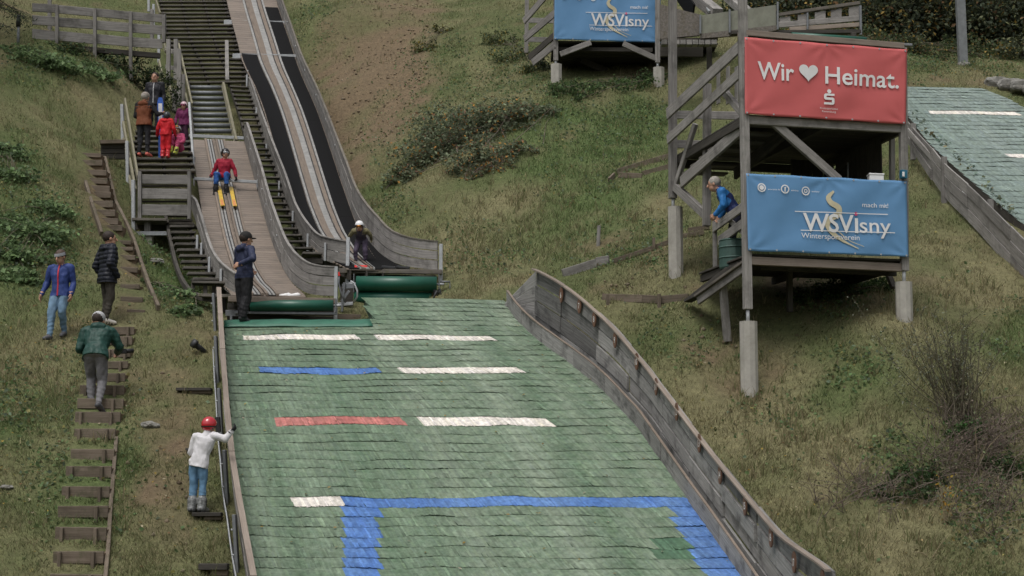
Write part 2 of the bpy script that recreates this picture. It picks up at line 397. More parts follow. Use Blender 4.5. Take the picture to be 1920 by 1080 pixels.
def groundcol(soil, dry, lush):
    c = C_GREEN[None] * np.ones((len(soil), 1))
    c = c + (C_LUSH - c) * lush[:, None]; c = c + (C_DRY - c) * (dry * 0.75)[:, None]; c = c + (C_SOIL - c) * soil[:, None]
    return c

def build_terrain():
    xs = np.r_[np.arange(-62, -16, 2.0), np.arange(-16, 20, 0.17), np.arange(20, 64, 2.0)]
    ys = np.r_[np.arange(-32, 22, 2.0), np.arange(22, 70, 0.2), np.arange(70, 150, 3.0)]
    XX, YY = np.meshgrid(xs, ys); X = XX.ravel(); Y = YY.ravel(); Z = TZ(X, Y)
    fine = (X > -16.2) & (X < 20.2) & (Y > 21.9) & (Y < 70.2)
    px, py, s, d, l = groundmix(X, Y, Z)
    Z = Z + np.where(fine, (vnoise(X, Y, 1.3, 5) - 0.5) * 0.10 + (vnoise(X, Y, 4.5, 6) - 0.5) * 0.05, 0)
    nx, ny = len(xs), len(ys)
    i = np.arange((ny - 1) * (nx - 1)); r = i // (nx - 1); c = i % (nx - 1); a = r * nx + c
    F = np.stack([a, a + 1, a + nx + 1, a + nx], -1)
    me = bpy.data.meshes.new('hillside'); me.vertices.add(len(X)); me.vertices.foreach_set('co', np.stack([X, Y, Z], -1).astype(np.float32).ravel())
    me.loops.add(F.size); me.loops.foreach_set('vertex_index', F.ravel().astype(np.int32))
    me.polygons.add(len(F)); me.polygons.foreach_set('loop_start', (np.arange(len(F)) * 4).astype(np.int32))
    me.update(calc_edges=True); me.polygons.foreach_set('use_smooth', [True] * len(F))
    ca = me.color_attributes.new('gcol', 'FLOAT_COLOR', 'POINT')
    cc = np.c_[groundcol(s, d, l), np.ones(len(X))]; ca.data.foreach_set('color', cc.astype(np.float32).ravel())
    m, nt, N, L, B = newmat('hillside_ground')
    at = N.new('ShaderNodeAttribute'); at.attribute_name = 'gcol'
    tc = N.new('ShaderNodeTexCoord')
    n1 = noise_node(N, L, tc.outputs['Object'], 9.0, 8, 0.75); n2 = noise_node(N, L, tc.outputs['Object'], 45.0, 4, 0.7); n3 = noise_node(N, L, tc.outputs['Object'], 3.0, 4, 0.6)
    b = mixc(N, L, 1.0, at.outputs['Color'], ramp(N, L, n1.outputs['Fac'], [(0.3, (0.6,) * 3), (0.7, (1.4, 1.38, 1.3))]).outputs[0], 'MULTIPLY')
    b = mixc(N, L, ramp(N, L, n2.outputs['Fac'], [(0.55, (0, 0, 0)), (0.75, (0.5,) * 3)]).outputs[0], b, (0.24, 0.205, 0.13))
    b = mixc(N, L, ramp(N, L, n3.outputs['Fac'], [(0.5, (0, 0, 0)), (0.8, (0.3,) * 3)]).outputs[0], b, (0.07, 0.066, 0.036))
    L.new(b, B.inputs['Base Color']); B.inputs['Roughness'].default_value = 0.95; B.inputs['Specular IOR Level'].default_value = 0.1
    bumpn(N, L, B, n1.outputs['Fac'], 0.8, 0.06)
    return kind(mk('hillside', me, None, None, m), 'structure')
build_terrain()

# ---------------------------------------------------------------- landing slope of brush matting
def mat_material(name, c, c_worn, tintn='tint'):
    m, nt, N, L, B = newmat(name)
    at = N.new('ShaderNodeAttribute'); at.attribute_name = tintn
    tc = N.new('ShaderNodeTexCoord'); n = noise_node(N, L, tc.outputs['Object'], 1.1, 5, 0.65); n2 = noise_node(N, L, tc.outputs['Object'], 14, 3, 0.6)
    f = ramp(N, L, n.outputs['Fac'], [(0.35, (0, 0, 0)), (0.68, (0.85,) * 3)]).outputs[0]
    b = mixc(N, L, f, c, c_worn)
    b = mixc(N, L, 1.0, b, at.outputs['Color'], 'MULTIPLY')
    b = mixc(N, L, 1.0, b, ramp(N, L, n2.outputs['Fac'], [(0.3, (0.72,) * 3), (0.7, (1.2,) * 3)]).outputs[0], 'MULTIPLY')
    L.new(b, B.inputs['Base Color']); B.inputs['Roughness'].default_value = 0.6; B.inputs['Specular IOR Level'].default_value = 0.25
    return m
MAT_SET = [mat_material('green_brush_matting', (0.086, 0.140, 0.085), (0.212, 0.255, 0.192)), mat_material('blue_brush_matting', (0.055, 0.135, 0.36), (0.12, 0.22, 0.42)),
           mat_material('white_brush_matting', (0.62, 0.58, 0.52), (0.70, 0.66, 0.60)), mat_material('red_brush_matting', (0.40, 0.13, 0.115), (0.45, 0.22, 0.19)),
           mat_material('dark_green_brush_matting', (0.06, 0.125, 0.075), (0.09, 0.155, 0.095))]
def mat_row(parent, Sf, a0, a1, s0, pitch, width, paint, slant=0.06, step=0.021):
    """one overlapping row of brush strands; Sf(a, s) gives a point on the slope"""
    n = int(width * (a1 - a0) / step)
    a = a0 + (np.arange(n) + 0.5) / n * (a1 - a0) + rng.normal(0, 0.15 / n, n)
    V = []; F = []; MI = []; T = []
    o0 = Sf((a0 + a1) / 2, s0)
    da = step * 0.95 / width; phase = rng.uniform(0, 6)
    patch = rng.normal(0, 1, 60); kn_ = np.arange(60) * 0.33; pa = rng.normal(0, 1, 60); pb = rng.normal(0, 1, 60)
    ps = np.interp(a * width, kn_, pa); pl_ = np.interp(a * width, kn_, pb)
    for i in range(n):
        ai = min(max(a[i], a0), a1); x = ai * width; mb = int(x / 0.45) % 60
        wav = 0.008 * math.sin(x * 1.7 + phase) + 0.006 * math.sin(x * 5.3 + phase * 2) + 0.011 * ps[i] + rng.normal(0, 0.006)
        sl = (slant * 0.5 + slant * 0.8 * ai) * (1 + 0.18 * math.sin(x * 2.1 + phase)) + rng.normal(0, 0.006)
        lift = max(0.014, 0.022 + rng.normal(0, 0.004) + 0.006 * pl_[i] + 0.003 * math.sin(x * 3.1 + phase))
        sl = min(sl, (1.004 - ai) * width); sl = max(sl, (0 - ai) * width)
        wsh = min(s0, 0.3) * (0.075 * math.sin(x * 1.15 + s0 * 1.3) + 0.05 * math.sin(x * 2.6 - s0 * 2.1) + 0.035 * math.sin(x * 4.7 + phase))
        q = []
        for t, hgt in ((0.0, 0.012), (0.55, 0.022), (1.0, lift)):
            s = s0 + wsh + t * (pitch * 1.13 + wav)
            for sg in (-1, 1):
                aa = ai + sl * t / width + sg * da * (1 if t < 1 else 0.8)
                p = Sf(aa, s); p.z += hgt; q.append(p - o0)
        b = len(V); V += q
        F += [(b, b + 1, b + 3, b + 2), (b + 2, b + 3, b + 5, b + 4)]
        pc = Sf(ai + sl * 0.5 / width, s0 + 0.5 * pitch)
        mi = paint(*proj(pc.x, pc.y, pc.z)); MI += [mi] * 2
        tn = max(0.5, 1 + rng.normal(0, 0.11) + 0.06 * ps[i]) * (1.3 if rng.random() < 0.02 else 1)
        T += [(tn, tn, tn * (1 + rng.normal(0, 0.03)), 1)] * 6
    me = pymesh('mat_row', V, F)
    for m in MAT_SET: me.materials.append(m)
    me.polygons.foreach_set('material_index', MI)
    ca = me.color_attributes.new('tint', 'FLOAT_COLOR', 'POINT'); ca.data.foreach_set('color', np.array(T, np.float32).ravel())
    return mk('mat_row', me, Matrix.Translation(o0), parent)

M_['mat_back'] = plain('dark_green_mat_backing', (0.05, 0.085, 0.055), 0.9)
def build_landing():
    ys = np.linspace(563, 1230, 240)
    Lp = [Ledge(y) for y in ys]; Rp = [Redge(y) for y in ys]
    mid = [l.lerp(r, 0.5) for l, r in zip(Lp, Rp)]
    sd_ = np.r_[0, np.cumsum([(mid[i + 1] - mid[i]).length for i in range(len(mid) - 1)])]
    LA = np.array([tuple(p) for p in Lp]); RA = np.array([tuple(p) for p in Rp])
    def Sf(a, s):
        l = Vector([np.interp(s, sd_, LA[:, k]) for k in range(3)]); r = Vector([np.interp(s, sd_, RA[:, k]) for k in range(3)])
        p = l.lerp(r, a); top = max(0.0, 1 - s / 4.0)
        p.z += 0.05 * math.sin(math.pi * min(max(a, 0), 1)) * top
        return p
    t = thing('landing_slope', 'broad landing slope of green brush matting rows with blue, white and red bars', 'ski slope', Sf(0.5, sd_[-1] * 0.6))
    # the board bed that carries the matting
    secs = []
    for s in np.linspace(1.86, sd_[-1], 40):
        l, r = Sf(0.0, s), Sf(1.0, s); secs.append([l, l.lerp(r, 0.5) + Vector((0, 0, 0.0)), r, r - Zv * 0.18, l - Zv * 0.18])
    loft('bed', secs, M_['mat_back'], t)
    l0, r0 = Sf(0.5, 0.0), Sf(1, 0.0)
    secs = [[Sf(0.505, s), Sf(1, s), Sf(1, s) - Zv * 0.18, Sf(0.505, s) - Zv * 0.18] for s in (0.0, 0.6, 1.2, 1.85)]
    loft('bed', secs, M_['mat_back'], t)
    pitch = 0.30; rows = []
    s = 0.0
    while s < sd_[-1] - 0.4: rows.append(s); s += pitch
    midy = [proj(*Sf(0.45, s + pitch / 2))[1] for s in rows]
    pick = lambda y: int(np.argmin([abs(m - y) for m in midy]))
    w1, w2, w3, w4 = pick(637), pick(696), pick(795), pick(938)
    for k, s in enumerate(rows):
        def paint(px, py, k=k):
            if k == w1 and (455 < px < 670 or 703 < px < 922): return 2
            if k == w2:
                if 486 < px < 710: return 1
                if 748 < px < 977: return 2
            if k == w3:
                if 514 < px < 756: return 3
                if 788 < px < 1031: return 2
            if k == w4:
                if 547 < px < 641: return 2
                if px >= 641: return 1
            if k > w4:
                if 643 < px < 709 + 4 * math.sin(k * 2.3): return 1
                if px > 1248 + (py - 945) * 0.52 + 6 * math.sin(k * 1.9): return 1
                if k in (w4 + 4, w4 + 5) and px > 1222: return 4
            return 0
        lo = 0.0
        if s < 1.75: lo = 0.495 + 0.01 * math.sin(k * 2.1)
        w = (Sf(1, s) - Sf(0, s)).length
        mat_row(t, Sf, lo, 1.0, s, pitch, w, paint)
    # smooth green sheet folded over the top left edge, with its curled corner
    for nm, ss, aa in (('edge_sheet', (1.55, 1.63, 1.80, 2.02), np.linspace(0.0, 0.49, 30)),):
        secs = []
        for a in aa:
            hh = [0.02, 0.06, 0.065, 0.055]; wob = 0.006 * math.sin(a * 40) + 0.008 * math.sin(a * 13)
            up = [Sf(a, s_) + Zv * (h + wob) for s_, h in zip(ss, hh)]
            secs.append(up + [p - Zv * 0.02 for p in up[::-1]])
        loft(nm, secs, M_['tarp_light'], t, smooth=True)
    return t, Sf, sd_, rows
LAND, LSF, LSD, LROWS = build_landing()
def wallbase(px): # right edge of the matting by picture column
    y = tab(px, RE_X, RE_Y); return y

def build_right_wall():
    ys = np.r_[np.linspace(574, 1200, 60)]
    bot = respath([Redge(y) for y in np.linspace(574, 1292, 26)], 97)
    out = []
    for i, p in enumerate(bot):
        d = bot[min(i + 1, 96)] - bot[max(i - 1, 0)]; d.z = 0; out.append(Vector((-d.y, d.x, 0)).normalized())   # away from the matting
    fix = 1 if out[40].x > 0 else -1
    out = [o * fix for o in out]
    t = thing('slope_side_wall', 'curved grey board wall with oval number plates along right edge of matting', 'wall', bot[60])
    # top line from the photograph
    TX = [955, 1015, 1060, 1100, 1160, 1215, 1290, 1345, 1400, 1475, 1560, 1650]; TYp = [500, 515, 540, 570, 625, 690, 790, 862, 930, 1020, 1078, 1130]
    wb = [p + o * 0.20 for p, o in zip(bot, out)]
    hts = []
    for p in wb:
        px, py = proj(*p); ty = tab(px + 4, TX, TYp); s = FPX / (p.y * CP + p.z * SP); hts.append(max(0.55, (py - ty) / s) + 0.09)
    hts = list(np.convolve(np.r_[[hts[0]] * 3, hts, [hts[-1]] * 3], np.ones(7) / 7, 'valid'))
    i0 = next(i for i in range(97) if proj(*wb[i])[0] > 1003)
    board_wall(t, wb[i0:], hts[i0:], 4, 9, 0.045, lambda si, k: M_['wood_black'] if (k in (1, 2) and si < 2) or (k == 0 and si < 1) or random.random() < 0.04 else M_['wood_stained'], gap=0.03, lean=tuple(out[50] * 0.02), jit=0.03)
    # cap
    top = [p + Zv * (h + 0.003) - o * 0.02 for p, h, o in zip(wb, hts, out)][i0:]
    for a in range(0, 88, 11):
        b = min(a + 11, len(top) - 1)
        ribbon('cap_board', top[a:b + 1], [p + Zv * 0.03 for p in top[a:b + 1]], -0.085 if fix < 0 else 0.085, M_['wood_cap'], t)
    # low kerb boards in front of the wall
    kb = [p + o * 0.015 - Zv * 0.02 for p, o in zip(bot, out)]
    board_wall(t, kb, [0.34] * len(kb), 1, 11, 0.04, M_['wood_stained'], name='kerb_board', jit=0.012)
    kt = [p + Zv * 0.343 for p in kb]
    for a in range(0, 96, 12): ribbon('kerb_cap', kt[a:a + 13], [p + Zv * 0.02 for p in kt[a:a + 13]], 0.045, M_['wood_rail'], t)
    # posts behind
    for i in range(8, 96, 11):
        p = wb[i] + out[i] * 0.10
        beam('post', p - Zv * 0.5, p + Zv * (hts[i] - 0.22), 0.08, 0.10, M_['wood'], t, up=out[i])
    # closing panel at the top end
    e0 = bot[0] + Vector((-0.1, 0.02, -0.12)); e1 = wb[i0] + Vector((0.01, 0.1, 0)); eT = wb[i0] + Zv * hts[i0]
    for k in range(4):
        a, b = k / 4, (k + 1) / 4
        A = e0.lerp(P(948, 566, 34.7), a); B_ = e0.lerp(P(948, 566, 34.7), b)
        C = e1.lerp(eT, a); D = e1.lerp(eT, b)
        off = Vector((0, 0.05, 0))
        loft('end_board', [[A, B_ - Zv * 0.008, B_ - Zv * 0.008 + off, A + off], [C, D - Zv * 0.008, D - Zv * 0.008 + off, C + off]], M_['wood_stained'], t)
    # number plates
    plates = [(1062, 553, '6'), (1092, 573, '7'), (1124, 598, '8'), (1160, 637, '9'), (1199, 678, '10'), (1237, 725, '11'), (1276, 772, '12'), (1318, 831, '13'),
              (1362, 890, '14'), (1409, 948, '15'), (1453, 1007, '16'), (1501, 1054, '17'), (1552, 1088, '18')]
    pm = M_['plate']
    for px, py, tx in plates:
        i = min(range(i0, 97), key=lambda j: abs(proj(*(wb[j] + Zv * hts[j] * 0.85))[0] - px))
        d = (wb[min(i + 1, 96)] - wb[i - 1]).normalized(); dh = Vector((d.x, d.y, 0)).normalized(); nrm = -out[i]
        c = wb[i] + Zv * (hts[i] - 0.20) + nrm * 0.075
        # keep it under the cap: follow the picture row
        s = FPX / (c.y * CP + c.z * SP); c.z += (proj(*c)[1] - py) / s
        V = []; F = []
        for zz in (0, 0.02):
            for k in range(20):
                th = 2 * math.pi * k / 20; V.append(dh * (0.062 * math.cos(th)) + Zv * (0.15 * math.sin(th)) + nrm * zz)
        F = [tuple(range(20)), tuple(range(20, 40))] + [(k, (k + 1) % 20, 20 + (k + 1) % 20, 20 + k) for k in range(20)]
        po = mk('number_plate', pymesh('number_plate', V, F, [tuple(v) for v in V]), Matrix.Translation(c), t, pm)
        text_on(po, 'digits', tx, lambda u, v, c=c, dh=dh, nrm=nrm: c + dh * u + Zv * v + nrm * 0.024, 0.15, M_['white_print'], cx=0, cy=-0.055, width=0.07 if len(tx) > 1 else 0.04, bold=0.01)
    return t
M_['plate'] = plain('brown_plate', (0.13, 0.07, 0.045), 0.6)
M_['white_print'] = plain('white_print', (0.66, 0.65, 0.63), 0.6, 0, 0.08)
def text_mesh(txt, bold=0.0):
    cu = bpy.data.curves.new('t', 'FONT'); cu.body = txt; cu.size = 1.0; cu.offset = bold; cu.resolution_u = 4
    o = bpy.data.objects.new('t', cu); col.objects.link(o)
    dg = bpy.context.evaluated_depsgraph_get(); me = bpy.data.meshes.new_from_object(o.evaluated_get(dg))
    bpy.data.objects.remove(o); bpy.data.curves.remove(cu)
    return me
def text_on(parent, name, txt, f, size, mat, cx=None, x0=None, cy=0.0, squeeze=1.0, width=None, bold=0.0):
    """flat lettering laid on a surface: f(u, v) maps lettering metres to the place"""
    me = text_mesh(txt, bold)
    co = np.empty(len(me.vertices) * 3, np.float32); me.vertices.foreach_get('co', co); co = co.reshape(-1, 3)
    xa, xb = co[:, 0].min(), co[:, 0].max(); x = (co[:, 0] - xa) * size * squeeze; wd = (xb - xa) * size * squeeze
    if width: x *= width / wd; wd = width
    x = x - wd / 2 + cx if cx is not None else x + x0
    y = co[:, 1] * size + cy
    o0 = f(float(x.mean()), float(y.mean()))
    for i, v in enumerate(me.vertices): v.co = f(float(x[i]), float(y[i])) - o0
    me.update(); me.materials.clear()
    return mk(name, me, Matrix.Translation(o0), parent, mat)
build_right_wall()

def build_left_wall():
    ys = np.linspace(596, 1190, 70)
    bot = respath([Ledge(y) + Vector((-0.04, 0, 0)) for y in np.linspace(600, 1190, 22)], 73)
    t = thing('slope_fence_wall', 'thin board wall with steel posts along left edge of matting', 'wall', bot[40])
    hts = list(np.interp(np.arange(73), [0, 6, 73], [0.62, 0.66, 0.76])); lean = (-0.13, 0, 0)
    board_wall(t, bot, hts, 2, 8, 0.03, M_['wood'], lean=lean)
    top = [p + Zv * h + Vector(lean) * h for p, h in zip(bot, hts)]
    for a in range(0, 72, 12):
        b = a + 12
        q = [p + Vector((-0.03, 0, 0.004 + 0.012 * ((a // 12) % 2))) for p in top[a:b + 1]]
        ribbon('cap_board', q, [p + Zv * 0.035 for p in q], -0.09, M_['wood_cap'], t)
    for i in (2, 19, 33, 47, 60):
        p = bot[i] + Vector((-0.09, 0, 0)); q = p + Zv * hts[i] * 0.98 + Vector(lean) * hts[i]
        po = beam('steel_post', p + Vector((0.02, 0, -0.75)), q, 0.05, 0.17, M_['steel_dark'], t, up=(0, 1, 0))
        for f in (0.35, 0.6, 0.85):
            b = (p - Zv * 0.75).lerp(q, f); rod('bolt', b + Vector((-0.05, -0.05, 0)), b + Vector((-0.02, -0.05, 0)), 0.016, M_['steel'], po, 8)
    # hoses and clips running down behind it
    hs = tag(tube('water_hose', [bot[i] + Vector((-0.17 + 0.02 * math.sin(i), 0, -0.02 + 0.05 * math.sin(i * 0.7))) for i in range(16, 73, 3)], 0.018, M_['rubber'], None), 'dark hose running down behind left board wall', 'hose')
    hs2 = tag(tube('steel_cable', [bot[i] + Vector((-0.20, 0, 0.12 + 0.03 * math.sin(i * 0.5))) for i in range(14, 73, 3)], 0.012, M_['steel'], None), 'pale cable running down behind left board wall', 'cable')
    b = beam('black_lamp', bot[37] + Vector((-0.20, 0, 0.25)), bot[37] + Vector((-0.22, 0, 0.50)), 0.08, 0.09, M_['black'], None); tag(b, 'small black floodlight box on left board wall beside the leaning child', 'lamp')
    return t, bot, hts
LWALL, LWB, LWH = build_left_wall()
# ---------------------------------------------------------------- in-runs
YAW = math.radians(10); EX = Vector((math.cos(YAW), math.sin(YAW), 0))     # across the in-runs, to the right
def deck_path(px_pts, n): return respath([P(*q) for q in px_pts], n)
def strip(name, path, o0, o1, z0, z1, mat, parent, sc=None):
    """profile strip along a deck: o0..o1 metres left of the right edge path, z0..z1 above it"""
    sc = sc or [1.0] * len(path)
    secs = [[p - EX * (o0 * k) + Zv * z0, p - EX * (o1 * k) + Zv * z0, p - EX * (o1 * k) + Zv * z1, p - EX * (o0 * k) + Zv * z1] for p, k in zip(path, sc)]
    return loft(name, secs, mat, parent)
def planks(path, width, pw, mat, parent, th=0.03, wf=None):
    L_ = sum((path[i + 1] - path[i]).length for i in range(len(path) - 1)); n = int(L_ / pw)
    q = respath(path, n + 1)
    for i in range(n):
        c = (q[i] + q[i + 1]) / 2; d = (q[i + 1] - q[i]).normalized(); nm = d.cross(EX).normalized()
        if nm.z < 0: nm = -nm
        wd_ = wf(c.y) if wf else width
        beam('plank', c - EX * wd_ - nm * th / 2, c - nm * th / 2, (q[i + 1] - q[i]).length - 0.006, th, mat, parent, up=nm)
def bracket(parent, p, h, face=Vector((-1, 0, 0))):
    b = beam('bracket', p - Zv * h * 0.5, p + Zv * h * 0.5, 0.05, 0.11, M_['steel'], parent, up=(0, 1, 0))
    return b

SM_R = [(440, 195, 50.8), (458, 265, 47.5), (481, 350, 43.6), (503, 430, 40.2), (528, 497, 37.4), (548, 530, 35.9), (566, 547, 35.0), (574, 556, 34.3)]
SM_W = 1.5
def build_small_inrun():
    path = deck_path(SM_R[1:], 60)
    t = thing('small_inrun', 'smaller ski jump in-run with brown plank deck and twin tracks, where the red skier sits', 'ski jump', path[-1] - EX * 0.7)
    planks(path, SM_W, 0.2, M_['wood_brown'], t)
    up = [p + Zv * 0.0 for p in path]
    for o in (0.98, 0.68):
        tr = strip('track', path, o - 0.075, o + 0.075, 0.003, 0.016, M_['black'], t)
        for k in (-0.037, 0.037): strip('track_strip', path, o + k - 0.022, o + k + 0.022, 0.018, 0.03, M_['ice_track'], tr)
        for k in (-0.105, 0.105): strip('guide_board', path, o + k - 0.028, o + k + 0.028, 0.004, 0.05, M_['wood_rail'], t)
    # side walls
    rb = deck_path([(458, 266, 47.6), (481, 351, 43.7), (503, 431, 40.3), (528, 498, 37.5), (548, 529, 36.1), (575, 549, 35.1), (600, 554, 34.6), (627, 555, 34.4)], 57)
    rb = [p + EX * 0.03 for p in rb]
    rh = list(np.interp(np.linspace(0, 1, 57), [0, 0.06, 0.4, 0.7, 0.85, 1], [0.55, 0.78, 0.92, 0.8, 0.68, 0.58]))
    board_wall(t, rb, rh, 3, 8, 0.04, M_['wood'], jit=0.008)
    rt = [p + Zv * (h + 0.003) for p, h in zip(rb, rh)]
    for a in range(0, 56, 14): ribbon('cap_board', rt[a:a + 15], [p + Zv * 0.025 for p in rt[a:a + 15]], 0.06, M_['wood'], t)
    for i in range(3, 40, 5): bracket(t, rb[i] + EX * 0.05 + Zv * rh[i] * 0.5, 0.32)
    for i in range(4, 40, 5): rod('bolt', rb[i] - EX * 0.0 + Zv * rh[i] * 0.55 - EX * 0.03, rb[i] + Zv * rh[i] * 0.55 - EX * 0.06, 0.03, M_['steel'], t, 8)
    lb = deck_path([(360, 388, 41.6), (378, 442, 39.5), (396, 503, 37.2), (412, 531, 35.9), (430, 547, 35.0), (443, 556, 34.5)], 33)
    lh = list(np.interp(np.linspace(0, 1, 33), [0, 0.15, 0.6, 1], [0.28, 0.5, 0.5, 0.46]))
    board_wall(t, lb, lh, 2, 5, 0.035, M_['wood'])
    lt = [p + Zv * (h + 0.003) for p, h in zip(lb, lh)]
    for a in range(0, 32, 16): ribbon('cap_board', lt[a:a + 17], [p + Zv * 0.025 for p in lt[a:a + 17]], 0.06, M_['wood'], t)
    for px, py, Y in ((375, 455, 38.6), (383, 470, 38.2), (398, 497, 36.6), (420, 520, 35.4)): bracket(t, P(px, py, Y) - EX * 0.06, 0.34)
    # take-off edge
    e = path[-1]
    beam('lip_beam', e - EX * 1.55 + Vector((0, -0.04, -0.09)), e + EX * 0.6 + Vector((0, -0.04, -0.09)), 0.12, 0.11, M_['wood_brown'], t)
    for k in range(4):
        z = -0.22 - 0.0 * k; a = e - EX * 1.6 + Zv * (-0.2 - 0.115 * k) + Vector((0, 0.18, 0)); beam('front_board', a, a + EX * 2.2, 0.03, 0.108, M_['wood_dark'], t)
    a = e - EX * 1.62 + Zv * -0.36 + Vector((0, 0.1, 0)); beam('steel_beam', a, a + EX * 0.42, 0.06, 0.12, M_['steel_dark'], t)
    for dx in (-1.5, -1.2): beam('steel_post', e + EX * dx + Zv * -0.42 + Vector((0, 0.1, 0)), e + EX * dx + Zv * -0.8 + Vector((0, 0.1, 0)), 0.05, 0.09, M_['steel_dark'], t)
    for dx, h0, h1 in ((0.6, 0.62, -0.55),): beam('steel_post', e + EX * dx + Zv * h1, e + EX * dx + Zv * h0, 0.07, 0.09, M_['steel'], t, up=(0, 1, 0))
    # carrying joists under the deck
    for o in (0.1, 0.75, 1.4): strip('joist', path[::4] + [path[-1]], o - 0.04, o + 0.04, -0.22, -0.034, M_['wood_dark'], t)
    for i in range(4, 56, 8):
        for o in (0.08, 1.42):
            p = path[i] - EX * o - Zv * 0.2; g = ground_at(p.x, p.y)
            if p.z - g.z > 0.05: beam('support_post', g - Zv * 0.3, p, 0.1, 0.1, M_['wood_dark'], t)
    # start bars
    for (x0, y0, x1, y1, Y) in ((344, 254, 457, 259, 47.9),):
        s = beam('start_bar', P(x0, y0, Y), P(x1, y1, Y + 0.3), 0.06, 0.09, M_['steel'], t)
    beam('start_bar_lower', P(362, 268, 47.55), P(432, 267, 47.75), 0.05, 0.06, M_['steel'], t)
    return t, path
SM, SMP = build_small_inrun()
# the bar the red skier sits on
BAR0, BAR1 = P(364, 335, 42.95), P(483, 341.5, 43.2)
sb = thing('start_seat_bar', 'galvanised bar across the smaller in-run under the sitting skier', 'bar', BAR0 - Zv * 0.2)
beam('bar', BAR0, BAR1, 0.07, 0.075, M_['steel'], sb)
for p in (BAR0, BAR1): beam('end_plate', p - Zv * 0.18, p + Zv * 0.06, 0.02, 0.14, M_['steel'], sb, up=(0, 1, 0))

